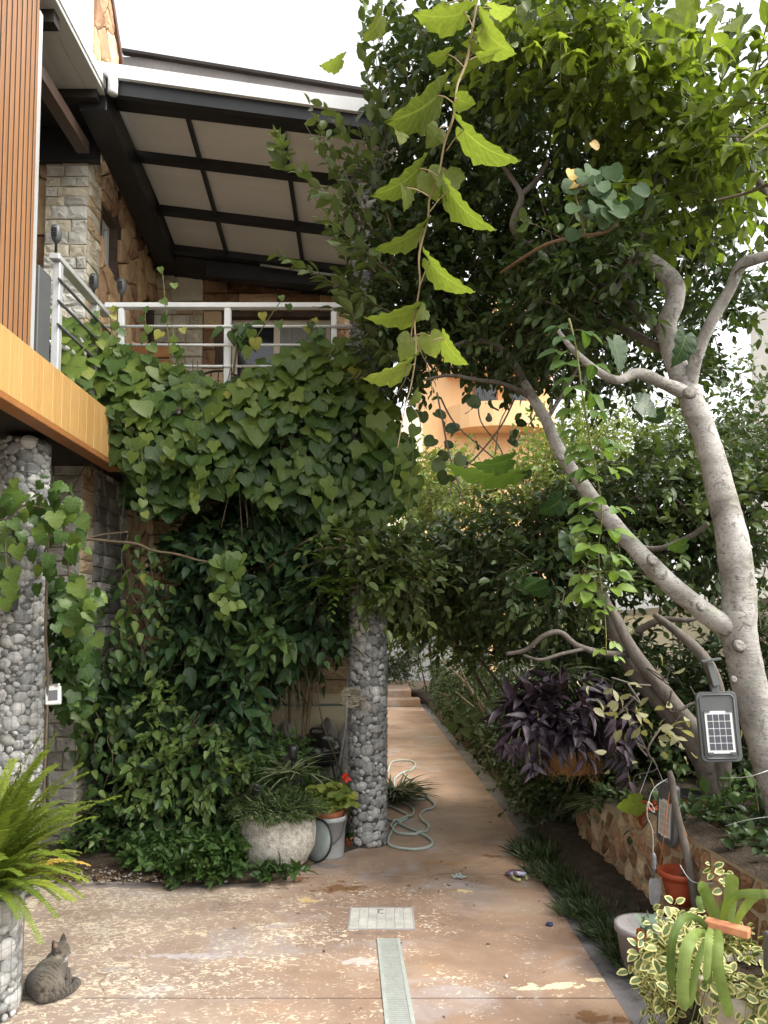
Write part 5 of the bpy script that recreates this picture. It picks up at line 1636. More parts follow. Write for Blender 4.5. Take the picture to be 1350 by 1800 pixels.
# spotlights among the herbs in the stone pot
def spot(px, py, Y, lab, tilt, yaw, r=.03, foot=None):
    c = W(px, py, Y)
    o = thing('garden_spotlight', c, lab, 'spotlight', 'solar spotlights in the stone pot')
    Ms_ = Matrix.Translation(c) @ Matrix.Rotation(yaw, 4, 'Z') @ Matrix.Rotation(tilt, 4, 'X')
    MB().lathe([(0, -.07), (.016, -.068), (.024, -.04), (r, -.01), (r * 1.06, 0), (r * .9, .002), (r * .86, -.006), (0, -.006)], 18).build('head', M_blackpl, o, M=Ms_, smooth=True)
    MB().lathe([(0, -.004), (r * .85, -.004)], 16).build('lens', M_glass, o, M=Ms_)
    MB().tube([c + Vector((0, .03, -.01)), Vector((c.x, c.y + .05, .33))], .005, 6).build('stake', M_blackpl, o)
spot(464, 1425, 5.36, 'black spotlight facing out of the herbs, half hidden', R(75), R(-12))
spot(489, 1426, 5.3, 'black round spotlight facing straight out over the pot rim', R(80), R(6), .033)
spot(452, 1384, 5.4, 'tilted black spotlight with a ribbed face above the herbs', R(40), R(50))
c = W(515, 1330, 5.75)
o = thing('bollard_lamp', c, 'black cylindrical garden lamp on a stake in front of the barbecue', 'garden lamp')
MB().tube([c - Vector((0, 0, .15)), c + Vector((0, 0, .03))], .012, 8).build('stake', M_blackpl, o)
MB().lathe([(.018, -.03), (.032, .0), (.038, .05), (.034, .08), (0, .085)], 16, c).build('head', M_blackpl, o, smooth=True)
# spotlight on the gabion planter column: grey cup
c = W(20, 1072, 4.74)
o = thing('cup_holder', c, 'dark grey plastic cup fixed to the gabion column among vine leaves', 'cup')
MB().lathe([(0, 0), (.036, 0), (.045, .12), (.047, .12), (.047, .128), (.041, .128), (.034, .01), (0, .008)], 20, c).build('cup', M_greypl, o, smooth=True)
MB().box((c.x - .012, c.y + .035, c.z + .03), (c.x + .012, c.y + .07, c.z + .06)).build('bracket', M_greypl, o)
# ------------------------------------------------------------------ balcony things
c = W(250, 590, 6.7)
cb_ = thing('storage_cabinet', (c.x, 6.7, 3.2), 'dark grey cabinet with a brown framed top standing on the terrace behind the railing', 'cabinet')
x0, x1 = W(200, 600, 6.7).x, W(300, 600, 6.7).x
MB().box((x0 + .03, 6.7, 3.21), (x1 - .03, 7.1, 3.98)).build('cabinet_body', M_greypl, cb_, bevel=.005)
for k in range(2):
    xa = x0 + .04 + k * (x1 - x0 - .08) / 2
    d_ = MB().box((xa + .004, 6.682, 3.26), (xa + (x1 - x0 - .08) / 2 - .004, 6.698, 3.9)).build('door', M_greypl, cb_, bevel=.003)
MB().box((x0 - .02, 6.66, 3.99), (x1 + .02, 7.14, 4.05)).build('top', M_trimb, cb_, bevel=.005)
MB().box((x0 - .02, 6.64, 4.06), (x1 + .02, 6.68, 4.16)).build('back_rail', M_trimb, cb_, bevel=.004)
# white garden chair on the left balcony
cc = W(95, 560, 5.6)
ch = thing('garden_chair', (cc.x, 5.6, 3.2), 'white ornate metal garden chair on the balcony behind the side railing', 'chair')
M_chair = plain('white_cast_metal', (.68, .69, .68), .4)
def arc(c, r, a0, a1, n=12, sy=1.0): return [Vector((c[0] + r * math.cos(a), c[1], c[2] + sy * r * math.sin(a))) for a in np.linspace(a0, a1, n)]
X0 = cc.x
bk_ = MB()
cz = 3.66
bk_.tube(arc((X0, 5.55, cz), .26, 0, math.pi, 16, 1.15), .012, 8)
bk_.tube(arc((X0, 5.55, cz), .16, 0, math.pi, 12, 1.1), .008, 6)
for a in np.linspace(.25, math.pi - .25, 8):
    bk_.tube([(X0 + .16 * math.cos(a), 5.55, cz + .176 * math.sin(a)), (X0 + .2 * math.cos(a + .08), 5.55, cz + .225 * math.sin(a + .08)), (X0 + .26 * math.cos(a), 5.55, cz + .3 * math.sin(a))], .007, 6)
for a in np.linspace(.4, math.pi - .4, 4):
    bk_.tube([(X0, 5.55, cz), (X0 + .16 * math.cos(a), 5.55, cz + .176 * math.sin(a))], .007, 6)
bk_.build('backrest', M_chair, ch, smooth=True)
MB().lathe([(0, 3.62), (.25, 3.62), (.26, 3.635), (.25, 3.65), (0, 3.65)], 20, (X0, 5.36, 0)).build('seat', M_chair, ch, smooth=True)
for (dx, dy) in ((-.2, -.18), (.2, -.18), (-.2, .18), (.2, .18)):
    MB().tube([(X0 + dx * .8, 5.36 + dy * .8, 3.63), (X0 + dx * 1.1, 5.36 + dy * 1.1, 3.2)], .012, 8).build('leg', M_chair, ch, smooth=True)
# black wire chairs behind the front railing
for k, (px, lab) in enumerate(((372, 'black wire chair on the terrace in front of the stone wall'), (455, 'black wire chair on the terrace below the dark window pane'))):
    c = W(px, 640, 6.5)
    o = thing('wire_chair', (c.x, 6.5, 3.2), lab, 'chair', 'black chairs on the terrace')
    b_ = MB()
    for x in np.linspace(-.22, .22, 7):
        b_.tube(crom([(c.x + x, 6.72, 3.62), (c.x + x * 1.05, 6.75, 3.8), (c.x + x * .9, 6.78, 3.98 - abs(x) * .3)], 3), .006, 5)
    for z in (3.68, 3.76, 3.84):
        b_.tube([(c.x - .23, 6.74, z), (c.x, 6.78, z + .01), (c.x + .23, 6.74, z)], .006, 5)
    b_.tube(crom([(c.x - .22, 6.72, 3.62), (c.x - .23, 6.76, 3.88), (c.x, 6.79, 3.99), (c.x + .23, 6.76, 3.88), (c.x + .22, 6.72, 3.62)], 5), .011, 6)
    b_.build('backrest', M_blackpl, o, smooth=True)
    MB().box((c.x - .22, 6.3, 3.6), (c.x + .22, 6.72, 3.63)).build('seat', M_blackpl, o, bevel=.01)
    for (dx, dy) in ((-.2, 6.33), (.2, 6.33), (-.2, 6.7), (.2, 6.7)):
        MB().tube([(c.x + dx, dy, 3.6), (c.x + dx * 1.1, dy, 3.2)], .011, 6).build('leg', M_blackpl, o, smooth=True)

# ------------------------------------------------------------------ hanging and standing things at the right
def wire(name, pts, lab, r=.0022, mat=None, cat='wire', par=None):
    o = MB().tube(crom(pts, 6), r, 6).build(name, mat or M_alu, par, smooth=True)
    if par is None: tag(o, lab, cat)
    return o
c = W(1197, 1530, 4.05)
HP = thing('hanging_pot', c, 'empty red brown plastic pot hanging on cords beside the stone retaining wall', 'pot')
r = PX(75, 4.05) / 2
MB().lathe([(0, -.165), (r * .6, -.165), (r * .72, -.1), (r * .84, -.05), (r * .88, -.03), (r * 1.0, -.028), (r * 1.02, .0), (r * .95, .002), (r * .86, -.03), (r * .56, -.15), (0, -.15)], 30, c).build('pot', M_redpl, HP, smooth=True)
hk = W(1178, 1385, 4.1)
for (dx, dy) in ((-r, 0), (r * .6, r * .8), (r * .6, -r * .8)):
    MB().tube([c + Vector((dx, dy, 0)), hk], .0025, 6).build('cord', plain('orange_cord', (.45, .12, .04), .7), HP, smooth=True)
# second orange pot behind the stem, and a coir lined basket
c2 = W(1150, 1420, 4.7)
o = thing('hanging_pot', c2, 'orange plastic pot half hidden behind the edge-on solar lamp', 'pot')
MB().lathe([(0, -.14), (.08, -.14), (.115, .0), (.12, .0), (.122, .02), (.11, .02), (0, .0)], 26, c2).build('pot', M_redpl, o, smooth=True)
MB().tube([c2 + Vector((-.11, 0, .02)), c2 + Vector((0, 0, .3)), c2 + Vector((.11, 0, .02))], .0025, 6).build('cord', M_alu, o)
c3 = W(1215, 1395, 4.75)
o = thing('coir_basket', c3, 'coir lined basket hanging in front of the dark tree stem', 'basket')
MB().lathe([(0, -.16), (.08, -.15), (.13, -.07), (.145, .0), (.135, .0), (.1, -.03), (0, -.04)], 24, c3, wob=.08).build('liner', M_coir, o, smooth=True)
for k in range(5):
    a = k * 1.256
    MB().tube(crom([c3 + Vector((.147 * math.cos(a), .147 * math.sin(a), 0)), c3 + Vector((.13 * math.cos(a), .13 * math.sin(a), -.08)), c3 + Vector((0, 0, -.165))], 4), .003, 5).build('wire', M_blackpl, o)
MB().lathe([(.148, -.004), (.152, 0), (.148, .004)], 28, c3).build('rim', M_blackpl, o)
# trowel
c = W(1150, 1555, 3.95)
TR = thing('hand_trowel', c, 'grey hand trowel hanging from a wire in front of the retaining wall', 'trowel')
bl = []
prof = [(.0, -.105), (.016, -.1), (.026, -.08), (.03, -.04), (.031, .0), (.029, .02), (.02, .03), (.008, .035)]
mb = MB()
prof = prof[::-1]
v = []
for (x, z) in prof:
    for s in (-1, -.5, 0, .5, 1):
        v.append((c.x + x * s, c.y + .012 - .02 * (s * s) * (x / .031), c.z + z))
f = []
for i in range(len(prof) - 1):
    for k in range(4): f.append((i * 5 + k, i * 5 + k + 1, (i + 1) * 5 + k + 1, (i + 1) * 5 + k))
m_ = len(v)
v += [(a, b + .003, d) for a, b, d in v]
f += [tuple(m_ + k for k in reversed(q)) for q in f]
mb.add(v, f).build('blade', rough_mat('worn_grey_metal', [(.3, (.17, .175, .18)), (.7, (.32, .325, .33))], 18, .5, .2, .002, 60, .05, .5, metal=.3), TR, smooth=True)
MB().tube([c + Vector((0, .01, .03)), c + Vector((0, .004, .055)), c + Vector((0, 0, .075))], [.005, .005, .008], 8).build('shank', M_greypl, TR, smooth=True)
MB().tube([c + Vector((0, 0, .07 + k * .0125)) for k in range(8)], [.009, .012, .0105, .0125, .0105, .0125, .0115, .006], 10).build('handle', plain('grey_grip', (.15, .155, .165), .6), TR, smooth=True)
wire('hanging_wire', [W(1180, 1365, 3.98), W(1150, 1385, 3.97), W(1140, 1415, 3.96), W(1150, 1428, 3.95), W(1148, 1418, 3.95), W(1139, 1410, 3.95), W(1138, 1435, 3.95), W(1147, 1460, 3.95), W(1148, 1500, 3.95)], 'thin looped wire holding the trowel', .002)
# thin dead stem leaning in front
st_ = thing('dead_stem', (1.55, 4.0, 0), 'thin bare grey stem leaning in front of the dark tree trunk', 'stem')
MB().tube(crom([(W(1232, 1620, 3.9).x, 3.9, .1), W(1218, 1560, 3.9), W(1205, 1490, 3.93), W(1190, 1430, 3.95), W(1180, 1370, 3.97), W(1176, 1355, 3.98)], 5), lerp_list([.022, .021, .02, .019, .017, .012], 26), 9, wob=.15).build('bark', M_bark_dk, st_, smooth=True)
wire('garden_wire', [W(1195, 1520, 3.85), W(1215, 1548, 3.8), W(1245, 1553, 3.75), W(1275, 1548, 3.75), W(1350, 1535, 3.7)], 'thin wire sagging across the dead stem', .002)
wire('garden_wire', [W(1265, 1368, 3.78), W(1310, 1366, 3.6), W(1340, 1358, 3.55), W(1390, 1340, 3.6)], 'thin wire tied round the pale trunk below the solar lamp', .002)
wire('garden_wire', [W(1275, 1452, 3.8), W(1320, 1440, 3.7), W(1390, 1432, 3.6)], 'thin pale wire crossing low between the two trunks', .002)
# stones at the foot of the wall
for k, (px, py, r, lab) in enumerate(((1113, 1597, .042, 'round pale stone at the foot of the retaining wall'), (1000, 1465, .05, 'grey stone at the far end of the grass strip'), (998, 1492, .045, 'flat stone beside the grass strip'), (1030, 1528, .05, 'low grey stone against the retaining wall'), (905, 1418, .05, 'stone on the edge of the kerb'), (985, 1500, .03, 'small pale stone beside the flat stone'))):
    g_ = G(px, py, .05)
    bm = bmesh.new(); bmesh.ops.create_icosphere(bm, subdivisions=2, radius=r)
    for v in bm.verts:
        v.co *= 1 + .22 * noise.noise(v.co * 18 + Vector((k * 5, 0, 0))); v.co.z *= .7
    me = bpy.data.meshes.new('stone'); bm.to_mesh(me); bm.free()
    me.polygons.foreach_set('use_smooth', [True] * len(me.polygons))
    tag(put('garden_stone', me, None, Matrix.Translation((g_.x, g_.y, .05 + r * .35)), M_rock if k else M_peb[1]), lab, 'stone', 'stones along the grass strip')

# white pot at the right corner with strap leaved plant and a brick
wp = Vector((1.40, 2.85, 0))
WP = thing('white_pot', wp, 'big pale plaster pot overflowing with cream edged trailing leaves', 'pot')
MB().lathe([(0, 0), (.17, 0), (.215, .1), (.245, .25), (.25, .34), (.262, .35), (.262, .395), (.24, .4), (.23, .36), (0, .35)], 36, wp, wob=.03).build('pot_body', rough_mat('pale_plaster_pot', [(.3, (.52, .48, .4)), (.7, (.68, .64, .56))], 5, .9, .5, .008, 40, .05), WP, smooth=True)
MB().lathe([(0, .372), (.235, .366)], 24, wp).build('potting_soil', M_soil, WP)
a, b = W(1240, 1621, 2.74), W(1318, 1641, 2.66)
tag(MB().beam(a, b, .045, .03).build('brick_shard', M_stake, bevel=.004), 'orange brick fragment lying across the strap leaved plant', 'brick')
c = W(1349, 1680, 2.6)
o = thing('plastic_basket', c, 'dark grey slotted plastic basket at the edge of the white pot', 'basket')
MB().box((c.x + .012, c.y - .05, c.z - .07), (c.x + .12, c.y + .06, c.z + .06)).build('basket_body', M_greypl, o, bevel=.006)
for k in range(8):
    MB().box((c.x + .018, c.y - .053, c.z - .06 + k * .014), (c.x + .05, c.y - .0505, c.z - .054 + k * .014)).build('slot', M_blackpl, o)

# ================================================================== plants
L_FIC = leaf_mat('dark_glossy_leaf', (.021, .038, .016), (.048, .08, .027), (.115, .16, .045), .26, .36)
L_BRI = leaf_mat('bright_climber_leaf', (.06, .095, .02), (.14, .195, .035), (.27, .33, .07), .5, .42)
L_IVY = leaf_mat('soft_green_leaf', (.026, .06, .022), (.064, .122, .03), (.165, .23, .045), .34, .4, yellow=(.3, .3, .06))
L_BOU = leaf_mat('deep_green_leaf', (.018, .044, .024), (.044, .092, .039), (.125, .195, .05), .28, .36)
L_GRA = leaf_mat('grape_leaf', (.095, .125, .03), (.15, .19, .045), (.24, .29, .09), .52, .55, rib=.5)
L_ROS = leaf_mat('trailing_leaf', (.04, .085, .03), (.1, .17, .035), (.2, .29, .055), .38, .42)
L_SHR = leaf_mat('shrub_leaf', (.022, .042, .02), (.052, .084, .032), (.125, .17, .052), .26, .4)
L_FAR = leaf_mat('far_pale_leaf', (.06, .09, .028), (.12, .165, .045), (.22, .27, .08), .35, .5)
L_GC = leaf_mat('ground_cover_leaf', (.022, .05, .016), (.05, .1, .025), (.11, .17, .045), .28, .45)
L_PUR = leaf_mat('purple_leaf', (.016, .011, .017), (.035, .022, .035), (.085, .06, .08), .12, .5)
L_FERN = leaf_mat('fern_green', (.06, .1, .015), (.14, .2, .026), (.27, .32, .05), .38, .5)
L_VIN = leaf_mat('cream_edged_leaf', (.07, .12, .045), (.13, .18, .065), (.25, .27, .1), .3, .45, margin=(.62, .58, .27))
L_STR = leaf_mat('strap_leaf', (.06, .105, .02), (.12, .18, .035), (.25, .32, .1), .32, .5, rib=.3, spec=.25, parallel=True)
L_GER = leaf_mat('geranium_leaf', (.07, .11, .02), (.13, .18, .03), (.26, .27, .05), .32, .55)
L_GRS = leaf_mat('grass_blade', (.018, .035, .012), (.04, .065, .02), (.1, .12, .045), .25, .5, rib=.1)
L_SPI = leaf_mat('spider_plant_leaf', (.05, .085, .035), (.1, .14, .06), (.38, .4, .26), .3, .45, rib=.9)
L_YEL = leaf_mat('yellowing_leaf', (.2, .13, .03), (.42, .27, .05), (.6, .42, .1), .35, .5)
L_PALE = leaf_mat('pale_dry_leaf', (.2, .2, .1), (.32, .31, .17), (.46, .44, .27), .3, .6)

def limb(root, name, pts, mat, n=14, wob=.1, seed=0, dens=6):
    """pts: (px, py, Y, width px) along a limb"""
    P = crom([W(a, b, Y) for a, b, Y, w_ in pts], dens)
    r = lerp_list([PX(w_, Y) / 2 * (.92 if name == 'trunk' else .82) for a, b, Y, w_ in pts], len(P))
    return MB().tube(P, r, n, wob=wob, seed=seed).build(name, mat, root, smooth=True)
M_bark_mid = rough_mat('scarred_bark', [(.25, (.1, .09, .08)), (.6, (.26, .245, .225)), (.85, (.38, .365, .34))], 30, .9, .8, .01, 60, .1, .2)
def knot(root, px, py, Y, wpx, mat):
    c = W(px, py, Y)
    r = PX(wpx, Y) / 2
    M = Matrix.Translation(c) @ Matrix.Rotation(R(80) + random.uniform(-.2, .2), 4, 'X') @ Matrix.Rotation(random.uniform(-.4, .4), 4, 'Y')
    MB().lathe([(0, r * .12), (r * .25, r * .1), (r * .42, r * .2), (r * .7, r * .16), (r * 1.05, -r * .05), (r * 1.3, -r * .5)], 12, wob=.9).build('knot', M_bark_mid, root, smooth=True, M=M)

# ---- the pale trunked tree in front
T1 = thing('garden_tree', (2.2, 3.9, .3), 'pale smooth trunk leaning over the path, forked, with a dense dark glossy crown', 'tree')
tr = limb(T1, 'trunk', [(1455, 1640, 3.9, 84), (1405, 1500, 3.92, 74), (1372, 1390, 3.95, 68), (1340, 1290, 3.98, 65), (1314, 1185, 4.0, 64), (1300, 1110, 4.0, 66), (1297, 1030, 4.02, 62), (1285, 940, 4.05, 60), (1264, 850, 4.1, 54), (1240, 770, 4.15, 49), (1215, 705, 4.2, 46), (1201, 668, 4.22, 44)], M_bark, 20, .13, 1)
limb(T1, 'branch', [(1206, 690, 4.22, 44), (1184, 625, 4.25, 46), (1172, 572, 4.25, 44), (1186, 530, 4.22, 42), (1184, 497, 4.2, 40), (1155, 470, 4.2, 38), (1118, 452, 4.2, 30), (1060, 468, 4.25, 24), (1010, 470, 4.3, 16)], M_bark, 14, .08, 2)
limb(T1, 'branch', [(1212, 685, 4.2, 32), (1224, 630, 4.15, 27), (1248, 570, 4.1, 26), (1282, 510, 4.05, 25), (1302, 468, 4.0, 26), (1330, 455, 3.95, 24), (1390, 440, 3.9, 20)], M_bark, 12, .08, 3)
limb(T1, 'branch', [(1208, 692, 4.2, 34), (1165, 673, 4.1, 26), (1122, 656, 4.05, 24), (1085, 668, 4.0, 19), (1050, 652, 4.0, 17), (1010, 618, 4.05, 13), (980, 580, 4.1, 9)], M_bark, 12, .1, 4)
limb(T1, 'branch', [(1305, 1115, 4.0, 46), (1262, 1092, 4.0, 48), (1225, 1065, 4.05, 42), (1175, 1025, 4.15, 42), (1120, 968, 4.3, 38), (1070, 912, 4.45, 34), (1022, 850, 4.6, 30), (985, 795, 4.7, 27), (958, 735, 4.8, 24), (935, 697, 4.85, 22), (922, 672, 4.88, 17)], M_bark, 14, .1, 5)
for i, pts in enumerate(([(1176, 600, 4.3, 22), (1120, 545, 4.4, 20), (1062, 505, 4.5, 19), (1012, 472, 4.6, 15), (960, 440, 4.7, 12)], [(1180, 625, 4.3, 20), (1120, 590, 4.45, 18), (1060, 560, 4.6, 16), (1020, 525, 4.7, 12)],
                         [(932, 697, 4.86, 14), (885, 675, 4.8, 10), (840, 668, 4.75, 9), (790, 660, 4.7, 7), (745, 668, 4.7, 5)], [(930, 690, 4.88, 17), (905, 640, 4.9, 15), (870, 605, 4.9, 13), (825, 600, 4.9, 11), (790, 612, 4.9, 8)],
                         [(945, 432, 4.6, 18), (912, 418, 4.55, 17), (902, 390, 4.5, 16), (916, 352, 4.5, 15), (910, 330, 4.5, 12), (880, 285, 4.5, 10)], [(914, 345, 4.5, 14), (945, 315, 4.5, 12), (965, 280, 4.5, 9)],
                         [(1118, 455, 4.3, 18), (1130, 400, 4.3, 14), (1150, 320, 4.3, 11), (1170, 220, 4.3, 8)], [(1075, 520, 4.1, 14), (1110, 470, 4.05, 12), (1125, 430, 4.0, 11), (1135, 380, 4.0, 8)],
                         [(1390, 400, 3.9, 20), (1350, 345, 3.9, 16), (1315, 290, 3.95, 14), (1290, 240, 4.0, 10)], [(960, 740, 4.8, 10), (990, 690, 4.9, 9), (1020, 640, 5.0, 7)])):
    limb(T1, 'branch', pts, M_bark_dk, 9, .12, 20 + i, 5)
for (px, py, Y, w_) in ((1210, 690, 4.02, 20), (1298, 1135, 3.9, 20), (1232, 1066, 3.92, 14), (1146, 985, 4.12, 18), (985, 803, 4.57, 12), (1290, 1195, 3.92, 11)):
    knot(T1, px, py, Y, w_, M_bark)
crown = [(880, 190, 230, 180, 3.9, 6.2, 520), (765, 320, 88, 220, 4.6, 6.6, 290), (1010, 330, 210, 180, 4.2, 6.4, 430), (738, 480, 80, 160, 4.8, 6.4, 280), (840, 560, 190, 75, 4.6, 6.3, 300), (708, 605, 62, 75, 5.0, 6.3, 130),
         (1150, 300, 150, 130, 4.2, 6.0, 230), (900, -40, 260, 110, 3.8, 6.4, 240), (980, 530, 150, 100, 4.6, 6.5, 250), (1120, 420, 110, 80, 4.5, 6.0, 130), (960, 130, 160, 100, 4.6, 6.2, 200),
         (1100, 530, 95, 90, 4.7, 6.0, 120), (1050, 630, 90, 45, 4.8, 6.2, 90), (1150, 640, 60, 45, 4.8, 6.0, 50), (1275, 480, 75, 90, 4.6, 6.0, 60), (1250, 590, 60, 60, 4.8, 6.0, 40), (930, 600, 80, 60, 4.3, 6.2, 140), (1010, 450, 90, 70, 3.9, 4.6, 70), (1000, 560, 80, 60, 4.0, 5.0, 70), (1090, 480, 60, 50, 3.8, 4.4, 30), (1240, 470, 60, 50, 3.9, 4.6, 26), (800, 640, 70, 35, 4.8, 6.0, 70), (1290, 330, 80, 90, 4.4, 6.0, 70), (1260, 560, 80, 45, 4.8, 6.2, 45), (820, 400, 140, 120, 5.0, 6.4, 240), (1010, 470, 110, 90, 5.2, 6.6, 160)]
def crown_clip(x, y, P):
    gap = ((x - 1300) / 45) ** 2 + ((y - 650) / 70) ** 2 < 1
    gap2 = ((x - 1330) / 40) ** 2 + ((y - 430) / 60) ** 2 < 1
    gap3 = ((x - 800) / 120) ** 2 + ((y - 735) / 90) ** 2 < 1
    gap4 = ((x - 1210) / 50) ** 2 + ((y - 175) / 40) ** 2 < 1
    low = (y > 690) & (x > 700)
    hole = vnoise(P, 3.4, 40) > .27
    return ~(gap | gap2 | gap3 | gap4 | low | hole)
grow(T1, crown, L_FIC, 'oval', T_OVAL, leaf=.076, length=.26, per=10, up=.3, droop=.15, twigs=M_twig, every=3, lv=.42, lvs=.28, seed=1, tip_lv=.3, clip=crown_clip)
# long upright shoots and side sprays at the crown's left edge
sp = []
def shoots(spec):
    P, D, L = [], [], []
    for (x0, y0, x1, y1, Y, n, spread) in spec:
        for k in range(n):
            a = W(x0 + random.uniform(-spread, spread), y0 + random.uniform(-spread, spread) * .5, Y + random.uniform(-.25, .25))
            b = W(x1 + random.uniform(-spread, spread), y1 + random.uniform(-spread, spread) * .5, Y + random.uniform(-.25, .25))
            P.append(tuple(a)); D.append(tuple((b - a).normalized())); L.append((b - a).length)
    return np.array(P), np.array(D), np.array(L)
def spray(root, spec, mat, tkey, tmpl, leaf, per, parts, stem_mat, **kw):
    P, D, L = shoots(spec)
    A = twig_leaves(P, D, L / 1.0, per, leaf, 0, .06, **kw)
    add_leaves(root, tkey, tmpl, mat, *A, n_parts=parts)
    mb = MB()
    for p, d, l in zip(P, D, L):
        p, d = Vector(p), Vector(d)
        mb.tube([p, p + d * l * .5 - Vector((0, 0, .015 * l)), p + d * l * .95 - Vector((0, 0, .06 * l))], [.0045, .003, .0015], 5)
    mb.build('twig', stem_mat, root, smooth=True, kind='stuff')
SH = thing('side_shoots', W(660, 400, 4.8), 'leafy side shoots reaching out of the crown in front of the terrace roof', 'branches')
spray(SH, [(690, 430, 500, 270, 4.7, 2, 12), (500, 300, 485, 220, 4.7, 1, 3), (690, 500, 560, 340, 4.8, 3, 16), (640, 400, 545, 200, 4.8, 3, 16), (690, 560, 530, 460, 4.9, 3, 20), (660, 350, 590, 190, 4.8, 2, 18),
           (670, 300, 630, 60, 4.8, 3, 16), (690, 260, 650, -10, 4.8, 3, 18), (730, 230, 700, -20, 4.8, 3, 20), (700, 480, 600, 250, 4.9, 2, 22), (720, 560, 560, 520, 5.0, 2, 22), (660, 480, 575, 400, 4.9, 2, 20), (770, 180, 750, -30, 4.8, 4, 25), (700, 400, 640, 180, 4.9, 2, 24),
           (1170, 120, 1185, 0, 4.3, 1, 6), (1280, 110, 1290, 10, 4.3, 3, 18), (1230, 180, 1240, 60, 4.3, 3, 20), (640, 560, 600, 470, 5.0, 3, 22), (690, 640, 640, 560, 5.2, 4, 26)],
      L_SHR, 'oval', T_OVAL, .098, 17, 260, M_twig, lv=.78, lvs=.25, tip_lv=.35, ang=.75)

# ---- the second tree, dark stems in the shade
T2 = thing('shaded_tree', G(1275, 1560), 'dark grey twin stemmed tree in the shade behind the solar lamp', 'tree')
limb(T2, 'trunk', [(1285, 1590, 4.7, 64), (1270, 1500, 4.7, 58), (1262, 1420, 4.72, 55), (1248, 1350, 4.75, 52), (1215, 1300, 4.8, 44), (1165, 1235, 4.9, 44), (1118, 1180, 5.0, 40), (1085, 1120, 5.1, 34), (1062, 1060, 5.2, 26), (1040, 1000, 5.3, 20)], M_bark_dk, 14, .12, 6)
limb(T2, 'branch', [(1250, 1360, 4.72, 44), (1232, 1300, 4.75, 36), (1190, 1245, 4.8, 34), (1150, 1195, 4.85, 30), (1110, 1140, 4.9, 26), (1080, 1080, 5.0, 20), (1050, 1040, 5.2, 14)], M_bark_dk, 12, .12, 7)
limb(T2, 'branch', [(1265, 1400, 4.7, 40), (1272, 1300, 4.65, 30), (1258, 1200, 4.6, 28), (1232, 1150, 4.6, 24), (1195, 1115, 4.7, 20), (1150, 1080, 4.8, 12)], M_bark_dk, 10, .12, 8)
limb(T2, 'branch', [(1110, 1150, 4.95, 16), (1060, 1148, 4.9, 14), (1015, 1135, 4.9, 13), (985, 1112, 4.9, 12), (955, 1118, 4.9, 11), (925, 1142, 4.95, 10), (890, 1150, 5.0, 8)], M_bark_dk, 9, .12, 9)
limb(T2, 'branch', [(1120, 1110, 5.0, 18), (1160, 1090, 4.9, 14), (1210, 1090, 4.8, 11), (1240, 1080, 4.8, 8)], M_bark_dk, 8, .12, 10)
limb(T2, 'branch', [(1030, 1140, 4.9, 9), (985, 1150, 4.85, 8), (950, 1160, 4.85, 7), (920, 1152, 4.9, 6)], M_bark_dk, 8, .12, 11)
limb(T2, 'branch', [(1085, 950, 5.2, 10), (1150, 965, 5.0, 12), (1210, 945, 4.9, 12), (1245, 920, 4.8, 9)], M_bark_dk, 8, .15, 12)
for i in range(9):      # bare crooked twigs in the hollow under the crown
    a = [(random.uniform(1100, 1240), random.uniform(1180, 1330), 4.5 + random.uniform(-.3, .2))]
    for k in range(4): a.append((a[-1][0] + random.uniform(-40, 30), a[-1][1] + random.uniform(-35, 40), a[-1][2] + random.uniform(-.1, .1)))
    limb(T2, 'twig', [(x, y, Y, 5 - .8 * k) for k, (x, y, Y) in enumerate(a)], M_bark_dk, 6, .1, i, 4)
grow(T2, [(1000, 1020, 160, 70, 5.0, 6.4, 230), (900, 960, 120, 60, 5.6, 7.0, 220), (1120, 880, 120, 75, 5.2, 6.6, 220), (1200, 960, 100, 80, 5.2, 6.4, 150), (800, 1010, 110, 70, 6.0, 7.4, 210), (1240, 860, 90, 80, 5.4, 6.6, 150), (1310, 920, 60, 120, 5.0, 6.2, 130), (1010, 915, 80, 50, 5.4, 6.6, 110)],
     L_SHR, 'oval', T_OVAL, leaf=.082, length=.26, per=10, up=.1, droop=.3, twigs=M_twig, lv=.58, lvs=.32, seed=4, tip_lv=.35)
# pale half dry leaves in the hollow
n = 70
px_, py_ = np.concatenate([RNG.normal(1085, 25, 22), RNG.normal(1180, 25, 20), RNG.normal(1170, 60, 28)]), np.concatenate([RNG.normal(1240, 22, 22), RNG.normal(1285, 14, 20), RNG.normal(1300, 60, 28)])
add_leaves(T2, 'oval', T_OVAL, L_PALE, Wn(px_, py_, RNG.uniform(4.2, 4.5, n)), RNG.normal(size=(n, 3)), RNG.normal(size=(n, 3)) + [0, -.7, .6], RNG.uniform(.05, .085, n), RNG.uniform(0, 1, n), n_parts=70, part='dry_leaf')

# ---- shrubs overhanging the path further back, one by one
def shrub(name, lab, els, mat, tk, tm, leaf, base, parts=60, stem=True, group='shrubs along the path', **kw):
    o = thing(name, base, lab, 'shrub', group)
    if stem:
        for k in range(2):
            c = els[k % len(els)]
            b = W(c[0], c[1], (c[4] + c[5]) / 2)
            s = Vector(base) + Vector((random.uniform(-.15, .15), random.uniform(-.15, .15), 0))
            m = s.lerp(b, .5) + Vector((random.uniform(-.15, .15), random.uniform(-.15, .15), .1))
            MB().tube(crom([s, m, b], 5), lerp_list([.022, .015, .007], 11), 8, wob=.12).build('stem', M_twig, o, smooth=True)
    grow(o, els, mat, tk, tm, leaf=leaf, parts=parts, twigs=M_twig, clip=lambda x, y, P: (P[:, 0] > 1.42 - np.maximum(0, P[:, 1] - 7.2) * .028) | (P[:, 2] > 1.45 + .05 * np.maximum(0, P[:, 1] - 7)) | (P[:, 1] > 16), **kw)
    return o
